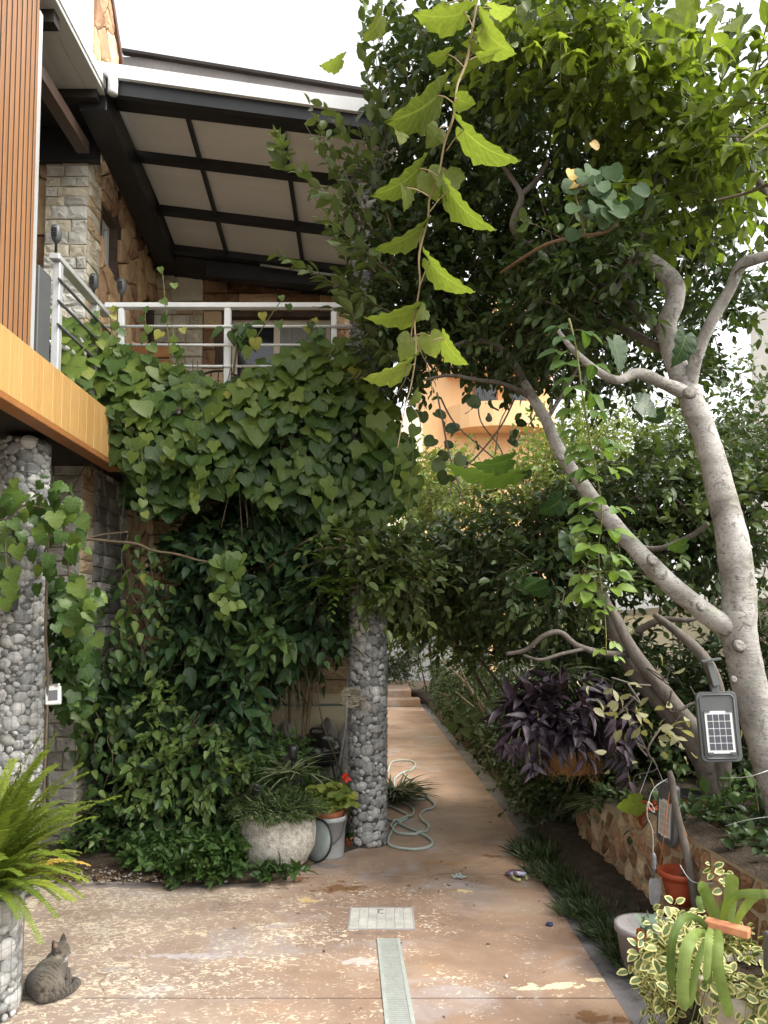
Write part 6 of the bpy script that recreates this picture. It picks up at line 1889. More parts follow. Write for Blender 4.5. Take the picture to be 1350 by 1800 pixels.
kw = dict(length=.3, per=9, up=.15, droop=.2, lvs=.25)
shrub('path_shrub', 'dark shrub arching over the path just behind the gabion column', [(720, 1000, 110, 60, 6.4, 7.6, 170), (755, 1060, 95, 60, 6.6, 8.0, 190), (650, 975, 60, 36, 5.35, 5.85, 70), (700, 1010, 60, 40, 5.4, 6.0, 80), (860, 1080, 100, 80, 6.4, 8.0, 200)], L_SHR, 'oval', T_OVAL, .088, (1.5, 7.2, .1), 200, lv=.62, seed=5, **kw)
shrub('path_shrub', 'small leaved shrub with yellowish shoots beside the path below the arching one', [(790, 1130, 55, 60, 8.5, 10, 130), (740, 1130, 60, 50, 9, 11, 120), (780, 1190, 50, 60, 8.5, 10.5, 140)], L_BRI, 'ovallo', T_OVAL_LO, .05, (1.7, 9.5, .1), 60, lv=.1, seed=6, **kw)
shrub('path_shrub', 'dark clipped shrub beside the far stretch of path near the steps', [(800, 1215, 50, 55, 9, 11.5, 180), (768, 1215, 18, 24, 12.5, 15, 60), (850, 1240, 60, 70, 7.6, 9.2, 200)], L_FIC, 'ovallo', T_OVAL_LO, .055, (1.8, 10, .1), 60, lv=.45, seed=7, **kw)
shrub('path_shrub', 'dark dense shrub behind the hanging purple plant', [(900, 1180, 90, 90, 6.2, 7.6, 260), (850, 1310, 50, 60, 7.0, 8.2, 130), (990, 1160, 120, 60, 5.8, 7.2, 230), (900, 1330, 60, 60, 6.4, 7.4, 150), (1080, 1200, 120, 90, 5.6, 6.8, 260)], L_FIC, 'oval', T_OVAL, .075, (1.7, 7.0, .1), 120, lv=.35, seed=8, **kw)
shrub('path_shrub', 'dark shrub filling the shade under the twin stemmed tree', [(1120, 1330, 140, 90, 5.4, 6.6, 240), (1000, 1390, 80, 50, 6.2, 7.0, 110), (1230, 1250, 130, 120, 5.4, 6.6, 260), (1330, 1200, 70, 150, 5.2, 6.4, 210), (1330, 1400, 60, 90, 4.7, 5.6, 110)], L_FIC, 'oval', T_OVAL, .075, (2.2, 5.8, .3), 120, lv=.33, seed=9, **kw)
shrub('leafy_shrub', 'glossy leaved shrub at the foot of the pale trunk above the white pot', [(1320, 1460, 50, 70, 3.9, 4.6, 30), (1330, 1530, 50, 40, 3.7, 4.4, 22), (1290, 1510, 30, 40, 4.0, 4.5, 14)], L_GC, 'oval', T_OVAL, .1, (2.0, 4.2, .3), 150, lv=.6, seed=10, group='plants round the white pot', length=.22, per=6, up=.2, droop=.2, lvs=.25)
# the far garden behind the path, mostly in paler greens
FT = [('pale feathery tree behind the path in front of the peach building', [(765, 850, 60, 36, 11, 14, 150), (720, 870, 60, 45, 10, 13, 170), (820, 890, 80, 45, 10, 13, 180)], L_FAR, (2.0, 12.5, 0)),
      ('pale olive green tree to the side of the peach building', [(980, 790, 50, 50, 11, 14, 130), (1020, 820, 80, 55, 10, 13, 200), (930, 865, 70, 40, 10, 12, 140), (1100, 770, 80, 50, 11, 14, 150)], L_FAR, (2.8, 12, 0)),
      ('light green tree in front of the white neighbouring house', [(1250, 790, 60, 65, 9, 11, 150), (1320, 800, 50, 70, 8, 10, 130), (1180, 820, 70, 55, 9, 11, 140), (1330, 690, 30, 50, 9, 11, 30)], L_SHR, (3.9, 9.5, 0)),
      ('dark tree at the end of the garden beyond the steps', [(712, 1085, 42, 45, 18, 21, 200), (770, 1070, 70, 60, 17, 21, 260), (700, 1010, 50, 50, 17, 20, 170), (840, 990, 90, 50, 15, 19, 200)], L_SHR, (1.2, 20, 0))]
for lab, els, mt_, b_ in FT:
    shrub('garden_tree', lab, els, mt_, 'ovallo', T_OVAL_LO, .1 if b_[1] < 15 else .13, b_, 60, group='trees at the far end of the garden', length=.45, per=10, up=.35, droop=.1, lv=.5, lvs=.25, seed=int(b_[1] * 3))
shrub('end_shrub', 'dark low shrub against the end wall beside the far steps', [(690, 1180, 26, 24, 19, 21.5, 120), (722, 1165, 20, 16, 20, 22, 60)], L_FIC, 'ovallo', T_OVAL_LO, .1, (.2, 20.5, .3), 30, lv=.3, seed=13, length=.35, per=9, up=.3, droop=.1, lvs=.2)

# dark hedge plants lining the shaded bed, from the kerb up
HD = [('dark hedge plant nearest the grass strip, under the hanging purple plant', (1.7, 6.6, .1), [(1.5, 6.9, .25, .25), (1.75, 6.7, .45, .35), (2.1, 6.9, .7, .4), (1.5, 7.5, .3, .3), (2.3, 6.4, .9, .4)]),
      ('dark hedge plant in the middle of the bed along the kerb', (1.6, 8.3, .1), [(1.42, 8.1, .28, .28), (1.7, 8.5, .55, .4), (2.1, 8.2, 1.0, .5), (1.42, 9.0, .35, .3), (1.6, 9.3, .7, .4)]),
      ('dark hedge plant further along the kerb with a lighter top', (1.5, 10.5, .1), [(1.32, 9.9, .35, .32), (1.55, 10.8, .7, .5), (2.0, 10.4, 1.1, .6), (1.3, 11.4, .4, .36), (1.4, 12.0, .8, .45)]),
      ('last dark hedge plant before the far steps', (1.4, 14, .1), [(1.22, 12.8, .4, .38), (1.15, 14.0, .45, .42), (1.1, 15.4, .5, .45), (1.5, 14.6, 1.0, .6), (1.0, 16.8, .6, .4)])]
for i, (lab, b_, bl_) in enumerate(HD):
    o = thing('hedge_plant', b_, lab, 'hedge', 'hedge plants along the kerb')
    P, D = [], []
    for (x, y, z, r_) in bl_:
        k = 190
        u = nrm(RNG.normal(size=(k, 3))) * RNG.uniform(.35, 1, (k, 1))
        P.append(np.array([x, y, z]) + u * [r_, r_ * 1.3, r_ * .95]); D.append(nrm(u + RNG.normal(size=(k, 3)) * .4))
    P, D = np.concatenate(P), np.concatenate(D)
    q_ = (P[:, 0] > 1.26 - np.maximum(0, P[:, 1] - 7.2) * .028) & (P[:, 2] > .03)
    grow(o, (P[q_], D[q_]), L_FIC if i % 2 == 0 else L_SHR, 'oval', T_OVAL, leaf=.07, length=.2, per=8, up=.2, droop=.3, parts=80, twigs=M_twig, lv=.32, lvs=.3, seed=60 + i)
    MB().tube([b_, (b_[0], b_[1], .8)], [.03, .015], 8).build('stem', M_bark_dk, o, smooth=True)

# ---- bright climber over the top of the crown
CL = thing('climbing_vine', W(1150, 150, 4.0), 'yellow green climber with curled leaves spread over the top of the dark crown', 'vine')
grow(CL, [(1010, 70, 150, 40, 3.7, 4.4, 75), (1110, 150, 130, 45, 3.8, 4.5, 62), (1265, 190, 85, 40, 3.6, 4.4, 36), (1240, 250, 95, 60, 4.0, 4.6, 48), (1310, 270, 45, 45, 3.6, 4.4, 22), (930, 30, 80, 40, 3.9, 4.5, 30), (1170, 340, 90, 60, 3.9, 4.4, 36)], L_BRI, 'oval', T_OVAL, leaf=.1, length=.3, per=8, up=-.05, droop=.4, lv=.4, lvs=.3, seed=14, tip_lv=.2, twigs=M_twig_g)
n = 26
px_, py_ = np.concatenate([RNG.uniform(1120, 1200, 8), RNG.uniform(900, 1350, 10), [880, 905, 930, 1050, 1075, 1100, 1180, 1195]]), np.concatenate([RNG.uniform(150, 215, 8), RNG.uniform(10, 80, 10), [25, 60, 20, 30, 20, 40, 60, 35]])
add_leaves(CL, 'grape', T_GRAPE, L_GRA, Wn(px_, py_, RNG.uniform(3.9, 4.3, n)), RNG.normal(size=(n, 3)) * .6 + [0, 0, -.8], RNG.normal(size=(n, 3)) * .6 + [0, -1, .5], RNG.uniform(.09, .15, n), RNG.uniform(.4, 1, n), n_parts=26, part='lobed_leaf')
# the drooping cluster of blunt blue green leaves with a yellow one, and its russet stem
DC = thing('drooping_sprig', W(1050, 360, 3.4), 'russet stem with a drooping bunch of blunt blue green leaves in front of the crown', 'sprig')
limb(DC, 'stem', [(880, 480, 4.0, 6), (925, 450, 3.7, 7), (965, 428, 3.55, 8), (1020, 415, 3.5, 8), (1070, 406, 3.45, 6), (1095, 370, 3.4, 5)], rough_mat('russet_stem', [(.3, (.11, .065, .033)), (.7, (.19, .115, .06))], 20, .7, .2, .003, 60, .1), 8, .06, 30)
limb(DC, 'stem', [(1027, 412, 3.5, 6), (1020, 375, 3.45, 5), (1012, 340, 3.42, 5), (1035, 325, 3.4, 4)], M_twig_g, 7, .06, 31)
n = 34
px_, py_ = RNG.normal(1060, 32, n), RNG.normal(345, 26, n)
add_leaves(DC, 'round', T_ROUND, leaf_mat('blue_green_leaf', (.03, .06, .026), (.052, .095, .038), (.09, .14, .06), .28, .65, spec=.2), Wn(px_, py_, RNG.uniform(3.3, 3.5, n)), np.stack([(px_ - 1055) / 60, RNG.normal(size=n) * .3 - .3, -.8 + RNG.normal(size=n) * .25], 1), RNG.normal(size=(n, 3)) * .3 + [0, -1, .15], RNG.uniform(.06, .1, n), RNG.uniform(.1, .8, n), n_parts=34)
add_leaves(DC, 'round', T_ROUND, L_YEL, Wn([1004, 1012, 1040], [298, 322, 250], [3.4, 3.4, 3.5]), np.array([[.1, -.2, -1], [-.8, -.3, -.4], [.6, 0, -.6]]), np.array([[.2, -1, .2], [0, -1, .5], [0, -1, .4]]), np.array([.06, .07, .05]), np.array([.7, .6, .3]), n_parts=3, part='yellow_leaf')
# fans of light curled leaves at the right edge
FA = thing('curled_leaf_vine', W(1290, 260, 3.3), 'sprays of light green downward curled leaves hanging below the climber', 'vine')
def fan(root, tk, tm, mat, cx, cy, Y, n, leaf, lv, part='leaf', spread=1.0, down=.6):
    c = np.array(W(cx, cy, Y))
    an = np.linspace(-1.5, 1.5, n) * spread + RNG.normal(size=n) * .1
    D = np.stack([np.sin(an), RNG.normal(size=n) * .4 - .25, np.cos(an) * .6 - down], 1)
    Nn = np.stack([np.sin(an) * .6, np.full(n, -.5), np.full(n, 1.0)], 1)
    add_leaves(root, tk, tm, mat, c + RNG.normal(size=(n, 3)) * .006, D, Nn, leaf * RNG.uniform(.75, 1.15, n), np.clip(lv + RNG.normal(size=n) * .12, 0, 1), n_parts=n, part=part)
T_CURL = leaf_template([(.14, .06), (.28, .25), (.3, .5), (.2, .78), (0, 1.0)], (0, .2, .4, .6, .8, 1.0), .35, .6)
for (x, y, Y) in ((1290, 262, 3.3), (1330, 245, 3.3), (1345, 300, 3.35), (1260, 90, 3.6), (1320, 60, 3.6), (980, 70, 3.7), (940, 85, 3.7), (1030, 40, 3.8), (1210, 60, 3.8), (905, 40, 3.8), (1345, 130, 3.5), (1300, 130, 3.6), (1080, 60, 3.8), (1010, 95, 3.7), (1120, 90, 3.8), (1160, 120, 3.9)):
    fan(FA, 'curl', T_CURL, L_BRI, x, y, Y, 7, .1, .75)
limb(FA, 'stem', [(1400, 190, 3.3, 8), (1340, 225, 3.3, 8), (1300, 250, 3.3, 6)], M_twig_g, 7, .05, 33)
limb(FA, 'stem', [(1420, 305, 3.4, 8), (1350, 325, 3.4, 8), (1310, 340, 3.45, 7), (1260, 352, 3.5, 5)], M_twig, 7, .05, 34)

# ---- hanging grape shoot close to the camera
GV = thing('grape_shoot', W(770, 300, 2.6), 'long grape vine shoot hanging straight down in front of the trees with big lobed leaves', 'vine')
gy = 2.6
limb(GV, 'stem', [(850, -60, gy, 5), (832, 40, gy + .05, 5), (821, 105, gy + .02, 7), (804, 150, gy, 5), (797, 205, gy - .03, 6), (782, 250, gy, 4.6), (772, 302, gy, 5.6), (755, 350, gy + .03, 4.2), (752, 385, gy + .02, 4.2), (737, 447, gy, 4.8), (738, 500, gy - .02, 3.6), (729, 562, gy, 4.2), (731, 620, gy, 3.6), (722, 680, gy + .02, 3), (712, 715, gy, 2.6), (699, 787, gy, 1.8)], M_cane, 9, .14, 40)
def placed_leaf(root, tk, tm, mat, b, t, Y, width, lv, twist=0.0, node=None, part='leaf', stem=M_twig_g, dy=0.0, sag=0.0):
    """a leaf whose base and tip lie on given rays; WIDTH (0..1) turns it from edge on to face on"""
    B, Tp = W(b[0], b[1], Y), W(t[0], t[1], Y + dy)
    d = Tp - B
    l = d.length
    view = (B - Vector((0, 0, CAM_H))).normalized()
    side = d.cross(view).normalized()
    face = side.cross(d).normalized()
    if face.dot(view) > 0: face = -face
    a = math.acos(max(-1, min(1, width)))
    nn = face * math.cos(a) + side * math.sin(a) * (1 if twist >= 0 else -1)
    F = frames(np.array([d]), np.array([nn]), [l])[0]
    M = Matrix(F.tolist()).to_4x4(); M.translation = B
    put(part, single_leaf(tk, tm, lv, mat), root, M)
    if node:
        q = W(node[0], node[1], Y)
        MB().tube(crom([q, q.lerp(B, .5) + Vector((0, 0, .008)), B], 3), .0022, 6).build('leaf_stalk', stem, root, smooth=True)
for (b, t, wd, lv, tw, nd) in (((768, 168), (692, 248), .75, .25, 1, (795, 180)), ((736, 296), (661, 378), .6, .25, 1, (770, 310)), ((752, 305), (775, 358), .95, .95, 1, (768, 300)), ((790, 335), (853, 440), .5, .2, -1, (756, 372)), ((816, 228), (898, 324), .5, .2, -1, (785, 265)), ((738, 402), (662, 470), .45, .2, 1, (738, 440)), ((756, 460), (820, 545), .5, .2, -1, (736, 510)),
                               ((728, 545), (637, 590), .65, .3, 1, (728, 565)), ((722, 595), (706, 640), .95, .95, 1, (726, 570)), ((755, 590), (768, 638), 1.0, .95, -1, (730, 590)), ((782, 598), (808, 655), .6, .4, -1, (760, 600)), ((716, 640), (642, 694), .45, .6, 1, (726, 632)), ((770, 228), (752, 262), .95, .6, 1, (788, 225)), ((785, 300), (793, 345), .9, .8, 1, (772, 300)), ((712, 330), (722, 372), .7, .5, 1, (754, 345)),
                               ((815, 22), (722, 58), .7, .55, 1, (832, 50)), ((850, 48), (888, 115), .8, .4, -1, (832, 80)), ((845, 90), (815, 70), .7, .7, 1, (825, 100)), ((865, 15), (905, 30), .8, .7, -1, (840, 20)), ((780, 8), (745, 40), .8, .6, 1, (835, 0)), ((805, 175), (840, 190), .9, .35, -1, (798, 180)), ((785, 95), (752, 110), .8, .6, 1, (815, 118)), ((730, 185), (718, 225), .5, .7, 1, (770, 165)),
                               ((700, 225), (712, 250), .7, .8, 1, (720, 200)), ((748, 545), (735, 560), .9, .9, 1, None), ((670, 30), (645, 85), .8, .55, 1, None), ((735, 690), (722, 720), .8, .4, 1, None), ((600, 105), (565, 130), .8, .75, 1, None), ((868, 95), (835, 105), .6, .5, 1, (822, 107))):
    placed_leaf(GV, 'grape', T_GRAPE, L_GRA, b, (b[0] + (t[0] - b[0]) * .8, b[1] + (t[1] - b[1]) * .8), gy + random.uniform(-.06, .06), (wd * .55 if wd < .82 else wd), lv, tw, nd, stem=M_cane, dy=random.uniform(-.04, .04))
for (x0, y0, x1, y1) in ((716, 640, 690, 700), (728, 600, 760, 690), (716, 706, 740, 760)):
    limb(GV, 'tendril', [(x0, y0, gy, 3), ((x0 + x1) / 2 + 8, (y0 + y1) / 2, gy, 2.4), (x1, y1, gy, 1.6)], M_twig, 5, 0, 41)
# big single leaves hanging behind it
for (b, t, Y, wd, lv) in (((895, 808), (838, 832), 3.6, .4, .2), ((905, 830), (790, 852), 4.0, .2, .35), ((1122, 708), (1160, 724), 3.9, .7, .0), ((1205, 590), (1196, 640), 3.6, .6, .1), ((1078, 600), (1103, 648), 3.7, .4, .1), ((1165, 725), (1140, 742), 4.0, .6, .05), ((1205, 955), (1178, 968), 4.6, .6, .5), ((1170, 1010), (1145, 1022), 4.6, .6, .4), ((985, 880), (955, 905), 5.0, .8, .0), ((1000, 940), (1015, 985), 4.9, .8, .0), ((960, 1030), (930, 1045), 4.9, .7, .1), ((920, 1035), (950, 1010), 5.0, .7, .15)):
    placed_leaf(CL, 'grape', T_GRAPE, L_IVY, b, t, Y, wd, lv, 1, None, part='lobed_leaf')
# dark thin twisted twigs hanging in the bright gap
HG = thing('bare_twigs', W(800, 740, 4.9), 'thin dark bare twigs hanging across the bright gap in front of the peach building', 'twigs')
for i, pts in enumerate(([(768, 690, 4.8, 4), (778, 740, 4.8, 4), (790, 800, 4.8, 4), (815, 880, 4.8, 3)], [(905, 700, 4.9, 4), (880, 750, 4.9, 4), (840, 800, 4.9, 4), (800, 840, 4.9, 3), (790, 875, 4.9, 2.5)], [(775, 700, 4.9, 4), (800, 745, 4.9, 3.5), (850, 790, 4.9, 3), (920, 850, 4.9, 3)], [(840, 690, 4.9, 3), (845, 740, 4.9, 3), (880, 790, 4.9, 3), (900, 850, 4.9, 2.5)], [(870, 800, 4.9, 3), (880, 740, 4.9, 2.5), (905, 700, 4.9, 2.5)])):
    limb(HG, 'twig', pts, M_bark_dk, 6, .1, 50 + i, 5)
n = 40
q = RNG.uniform(0, 1, n)
px_, py_ = RNG.uniform(740, 930, n), RNG.uniform(690, 850, n)
add_leaves(HG, 'round', T_ROUND, L_SHR, Wn(px_, py_, RNG.uniform(4.8, 5.0, n)), RNG.normal(size=(n, 3)) + [0, 0, -.5], RNG.normal(size=(n, 3)) + [0, -.8, .5], RNG.uniform(.05, .1, n), RNG.uniform(.1, .8, n), n_parts=40)

# ---- trailing vine with paired rounded leaflets
TV = thing('trailing_vine', W(1050, 900, 3.3), 'bright green trailing vine of rounded leaflets hanging beside the long branch', 'vine')
vp = [(1000, 560), (1012, 610), (1022, 680), (1035, 760), (1048, 830), (1058, 900), (1052, 970), (1058, 1040), (1064, 1090), (1066, 1150)]
limb(TV, 'stem', [(x, y, 3.3, 5 - .35 * i) for i, (x, y) in enumerate(vp)], M_twig_g, 7, .05, 60)
P_ = crom([W(x, y, 3.3) for x, y in vp], 4)
for i, p in enumerate(P_[1:]):
    t = i / (len(P_) - 2)
    if i % 7 == 3: continue
    for rep in range((2 if i % 2 else 1) if t < .85 else 1):
        an = random.uniform(0, 6.28)
        sd_ = 1 if (i + rep) % 2 else -1
        dirx = Vector((sd_ * random.uniform(.5, 1), random.uniform(-.7, .2), random.uniform(-.3, .4))).normalized()
        pl_ = (.075 if t < .8 else .04) * random.uniform(.7, 1.2)
        tip = p + dirx * pl_ + Vector((0, 0, -.01))
        MB().tube([p, p.lerp(tip, .5) + Vector((0, 0, .006)), tip], .0014, 5).build('leaf_stalk', M_twig_g, TV, smooth=True)
        sz = (.088 if t < .82 else .045) * random.uniform(.8, 1.15)
        lv = np.clip(.05 + t * .95 + random.uniform(-.12, .12), 0, 1)
        k5 = [(tip, dirx + Vector((0, 0, -.5))), (p.lerp(tip, .8), dirx.cross(Vector((0, 0, 1))) + Vector((0, 0, -.35)) + dirx * .3), (p.lerp(tip, .8), -dirx.cross(Vector((0, 0, 1))) + Vector((0, 0, -.35)) + dirx * .3)]
        add_leaves(TV, 'rose', T_ROSE, L_ROS, [tuple(a) for a, b in k5], [tuple(b) for a, b in k5], [(dirx.x * .3 + random.gauss(0, .25), -.6 + random.gauss(0, .2), .8) for _ in k5], sz, [lv] * 3, n_parts=3)

# ---- ivy curtain over the terrace edge
IV = thing('ivy_curtain', (-1.2, 5.85, 2.6), 'thick curtain of heart shaped leaves spilling over the terrace edge below the white railing', 'ivy')
ivp = [(85, 592), (115, 574), (160, 590), (210, 622), (260, 642), (330, 668), (400, 690), (450, 660), (510, 622), (560, 612), (612, 606), (640, 660), (690, 745), (722, 800), (735, 860), (700, 905), (640, 925), (560, 945), (500, 905), (450, 880), (390, 868), (345, 880), (310, 912), (262, 915), (228, 890), (205, 800), (170, 720), (120, 655)]
def spaced(poly, n, gap):
    """points in POLY no closer than GAP pixels"""
    x, y = sample_poly(poly, n)
    cell, keep = {}, []
    for i in range(n):
        k = (int(x[i] // gap), int(y[i] // gap))
        if any((x[i] - x[j]) ** 2 + (y[i] - y[j]) ** 2 < gap * gap for a_ in (-1, 0, 1) for b_ in (-1, 0, 1) for j in cell.get((k[0] + a_, k[1] + b_), ())): continue
        cell.setdefault(k, []).append(i); keep.append(i)
    return x[keep], y[keep]
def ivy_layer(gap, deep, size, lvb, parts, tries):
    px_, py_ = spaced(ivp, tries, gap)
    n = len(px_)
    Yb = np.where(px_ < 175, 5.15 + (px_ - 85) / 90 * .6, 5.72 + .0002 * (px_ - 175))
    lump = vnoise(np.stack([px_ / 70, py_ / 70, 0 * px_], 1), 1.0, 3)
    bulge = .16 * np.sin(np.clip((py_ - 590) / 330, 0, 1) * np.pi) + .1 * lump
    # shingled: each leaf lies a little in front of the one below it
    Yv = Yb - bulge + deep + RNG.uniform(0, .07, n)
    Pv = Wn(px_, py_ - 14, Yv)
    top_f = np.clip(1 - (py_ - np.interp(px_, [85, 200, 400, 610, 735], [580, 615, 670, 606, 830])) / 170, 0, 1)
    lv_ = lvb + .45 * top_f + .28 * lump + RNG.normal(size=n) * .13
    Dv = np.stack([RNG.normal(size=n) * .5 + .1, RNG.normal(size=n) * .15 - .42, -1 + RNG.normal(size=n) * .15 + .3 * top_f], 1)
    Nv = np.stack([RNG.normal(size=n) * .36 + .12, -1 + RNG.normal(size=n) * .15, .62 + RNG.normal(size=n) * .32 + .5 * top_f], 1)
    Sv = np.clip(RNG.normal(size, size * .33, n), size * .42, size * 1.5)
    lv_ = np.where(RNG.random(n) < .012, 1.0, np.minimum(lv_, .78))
    half = RNG.random(n) < .55
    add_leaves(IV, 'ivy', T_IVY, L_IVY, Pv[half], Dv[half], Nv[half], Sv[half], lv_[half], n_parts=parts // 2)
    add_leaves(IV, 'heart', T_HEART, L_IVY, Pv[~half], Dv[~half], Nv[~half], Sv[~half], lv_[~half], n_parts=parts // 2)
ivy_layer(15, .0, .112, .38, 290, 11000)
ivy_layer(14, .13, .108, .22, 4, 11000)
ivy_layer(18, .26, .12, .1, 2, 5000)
# stems hung inside the curtain and tendrils below it
mb = MB()
for k in range(40):
    x = random.uniform(130, 690); y0 = random.uniform(620, 700); y1 = y0 + random.uniform(120, 280)
    mb.tube(crom([W(x, y0, 5.85), W(x + random.uniform(-20, 20), (y0 + y1) / 2, 5.8), W(x + random.uniform(-25, 25), y1, 5.82)], 4), .004, 5)
mb.build('stem', M_twig, IV, smooth=True, kind='stuff')
for k, (x, y0, y1) in enumerate(((292, 770, 800), (578, 830, 940), (245, 760, 900), (345, 820, 890), (690, 760, 860), (720, 700, 900))):
    limb(IV, 'tendril', [(x, y0, 5.5, 3), (x + 6, (y0 + y1) / 2, 5.5, 2.5), (x - 4, y1, 5.5, 1.8)], M_twig_g, 5, 0, 61)
    m_ = 7
    t_ = np.linspace(.1, 1, m_)
    add_leaves(IV, 'heart', T_HEART, L_IVY, Wn(x + RNG.normal(size=m_) * 8, y0 + (y1 - y0) * t_, np.full(m_, 5.48)), np.stack([RNG.normal(size=m_) * .5, RNG.normal(size=m_) * .2, np.full(m_, -1.0)], 1), np.stack([RNG.normal(size=m_) * .3, np.full(m_, -1.0), np.full(m_, .5)], 1), .1 * (1.1 - .5 * t_), .55 + .22 * t_, n_parts=m_)
# loose shoots climbing above the railing
CS = thing('ivy_shoots', W(300, 560, 5.7), 'slender ivy shoots rising in front of the terrace railing', 'ivy')
for (x0, y0, x1, y1) in ((265, 640, 255, 540), (300, 640, 285, 470), (330, 660, 300, 560), (210, 620, 195, 540), (150, 600, 180, 540), (440, 610, 500, 520), (560, 600, 545, 560), (130, 590, 95, 545)):
    limb(CS, 'stem', [(x0, y0, 5.7, 3), ((x0 + x1) / 2 + random.uniform(-8, 8), (y0 + y1) / 2, 5.7, 2.5), (x1, y1, 5.7, 1.6)], M_twig_g, 5, 0, 62)
    m_ = 7
    t_ = np.linspace(0, 1, m_)
    add_leaves(CS, 'heart', T_HEART, L_IVY, Wn(x0 + (x1 - x0) * t_ + RNG.normal(size=m_) * 8, y0 + (y1 - y0) * t_, np.full(m_, 5.68)), np.stack([RNG.normal(size=m_) * .7, RNG.normal(size=m_) * .2, np.full(m_, -.7)], 1), np.stack([RNG.normal(size=m_) * .3, np.full(m_, -1.0), np.full(m_, .5)], 1), .09 * (1.15 - .6 * t_), .7 + RNG.normal(size=m_) * .2, n_parts=m_)
PB = thing('balcony_plant', W(425, 590, 5.8), 'rosette of broad dark leaves hanging by the white railing post', 'plant')
n = 22
add_leaves(PB, 'point', T_POINT, L_BOU, Wn(RNG.normal(422, 14, n), RNG.normal(578, 8, n), RNG.uniform(5.75, 5.85, n)), np.stack([RNG.normal(size=n) * .8, RNG.normal(size=n) * .3 - .2, -.5 + RNG.normal(size=n) * .4], 1), np.stack([RNG.normal(size=n) * .3, np.full(n, -.8), np.full(n, .7)], 1), RNG.uniform(.12, .18, n), RNG.uniform(.55, .9, n), n_parts=22)
limb(PB, 'stem', [(410, 660, 5.8, 5), (415, 620, 5.8, 5), (422, 578, 5.8, 4)], M_twig, 6, 0, 63)

# ---- dark climber below, hanging in front of the wall
BO = thing('wall_climber', (-1.5, 6.4, 0), 'deep green pointed leaf climber filling the wall below the ivy curtain', 'climber')
bop = [(300, 905), (400, 880), (480, 900), (560, 955), (612, 1000), (606, 1110), (560, 1150), (520, 1215), (470, 1260), (440, 1330), (430, 1440), (340, 1450), (250, 1440), (190, 1430), (150, 1330), (130, 1250), (200, 1190), (225, 1090), (240, 980), (270, 930)]
def curtain(root, poly, n, Y0, Y1, tkey, tmpl, mat, size, lvb, parts, down=.7, seed=1, lvs=.3, dx=0):
    px_, py_ = sample_poly(poly, n)
    Yv = RNG.uniform(Y0, Y1, n)
    P = Wn(px_, py_, Yv)
    m = vnoise(P, 2.2, seed) + .5 * vnoise(P, 5, seed + 1)
    keep = m > -.32
    P, Yv, m = P[keep], Yv[keep], m[keep]
    P = P - np.array([0, 1, 0]) * (m * .35)[:, None]
    k = len(P)
    D = np.stack([RNG.normal(size=k) * .5 + dx, RNG.normal(size=k) * .3 - .35, -down + RNG.normal(size=k) * .35], 1)
    Nn = np.stack([RNG.normal(size=k) * .4, -.7 + RNG.normal(size=k) * .25, .75 + RNG.normal(size=k) * .3], 1)
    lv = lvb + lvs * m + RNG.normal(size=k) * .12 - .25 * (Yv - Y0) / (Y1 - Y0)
    add_leaves(root, tkey, tmpl, mat, P, D, Nn, np.clip(RNG.normal(size, size * .25, k), size * .4, size * 1.6), lv, n_parts=parts)
def clumped(root, poly, nc, Y0, Y1, mat, tkey, tmpl, leaf, per, ntw, length, lv, parts, seed, gap=30, spreadpx=16):
    cx, cy = spaced(poly, nc * 30, gap)
    cx, cy = cx[:nc], cy[:nc]
    P, D = [], []
    for x, y in zip(cx, cy):
        Y = Y0 + (Y1 - Y0) * random.random() ** 1.3
        c = np.array(W(x, y, Y))
        base_d = nrm(np.array([random.gauss(0, .6), -.7, random.gauss(-.25, .5)]))
        k = ntw + random.randint(-1, 2)
        P.append(c + RNG.normal(size=(k, 3)) * .05)
        D.append(nrm(base_d + RNG.normal(size=(k, 3)) * .5))
    P, D = np.concatenate(P), np.concatenate(D)
    A = twig_leaves(P, D, length, per, leaf, -.05, .5, lv=lv, lvs=.35, seed=seed, tip_lv=.35, ang=.85, nrand=.35, face=.35)
    add_leaves(root, tkey, tmpl, mat, *A, n_parts=parts)
    put('twig', twig_mesh(P, D, length, -.05, r=.003, every=1, droop=.5), root, I4, M_twig, 'stuff')
bop = [(325, 905), (400, 880), (480, 900), (560, 955), (600, 1000), (596, 1080), (540, 1110), (490, 1160), (470, 1220), (440, 1300), (420, 1370), (330, 1400), (250, 1385), (190, 1340), (150, 1270), (170, 1205), (250, 1165), (305, 1110), (315, 1000)]
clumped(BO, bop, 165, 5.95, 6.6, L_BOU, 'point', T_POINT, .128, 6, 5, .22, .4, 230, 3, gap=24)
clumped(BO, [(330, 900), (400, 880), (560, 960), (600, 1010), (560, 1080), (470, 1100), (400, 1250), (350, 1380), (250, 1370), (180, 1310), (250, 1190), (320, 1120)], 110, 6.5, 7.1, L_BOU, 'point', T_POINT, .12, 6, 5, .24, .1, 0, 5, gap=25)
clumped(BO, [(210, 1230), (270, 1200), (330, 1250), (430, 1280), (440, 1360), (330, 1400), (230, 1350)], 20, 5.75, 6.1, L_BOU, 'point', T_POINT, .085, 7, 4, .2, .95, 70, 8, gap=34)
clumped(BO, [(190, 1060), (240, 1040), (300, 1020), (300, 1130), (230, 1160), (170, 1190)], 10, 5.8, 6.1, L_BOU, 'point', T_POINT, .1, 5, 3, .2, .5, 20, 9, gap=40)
mb = MB()
for k in range(34):
    x = random.uniform(200, 580); y0 = random.uniform(930, 1150); y1 = y0 + random.uniform(120, 300)
    mb.tube(crom([W(x, y0, 6.4), W(x + random.uniform(-25, 25), (y0 + y1) / 2, 6.3), W(x + random.uniform(-30, 30), y1, 6.35)], 4), .006, 5)
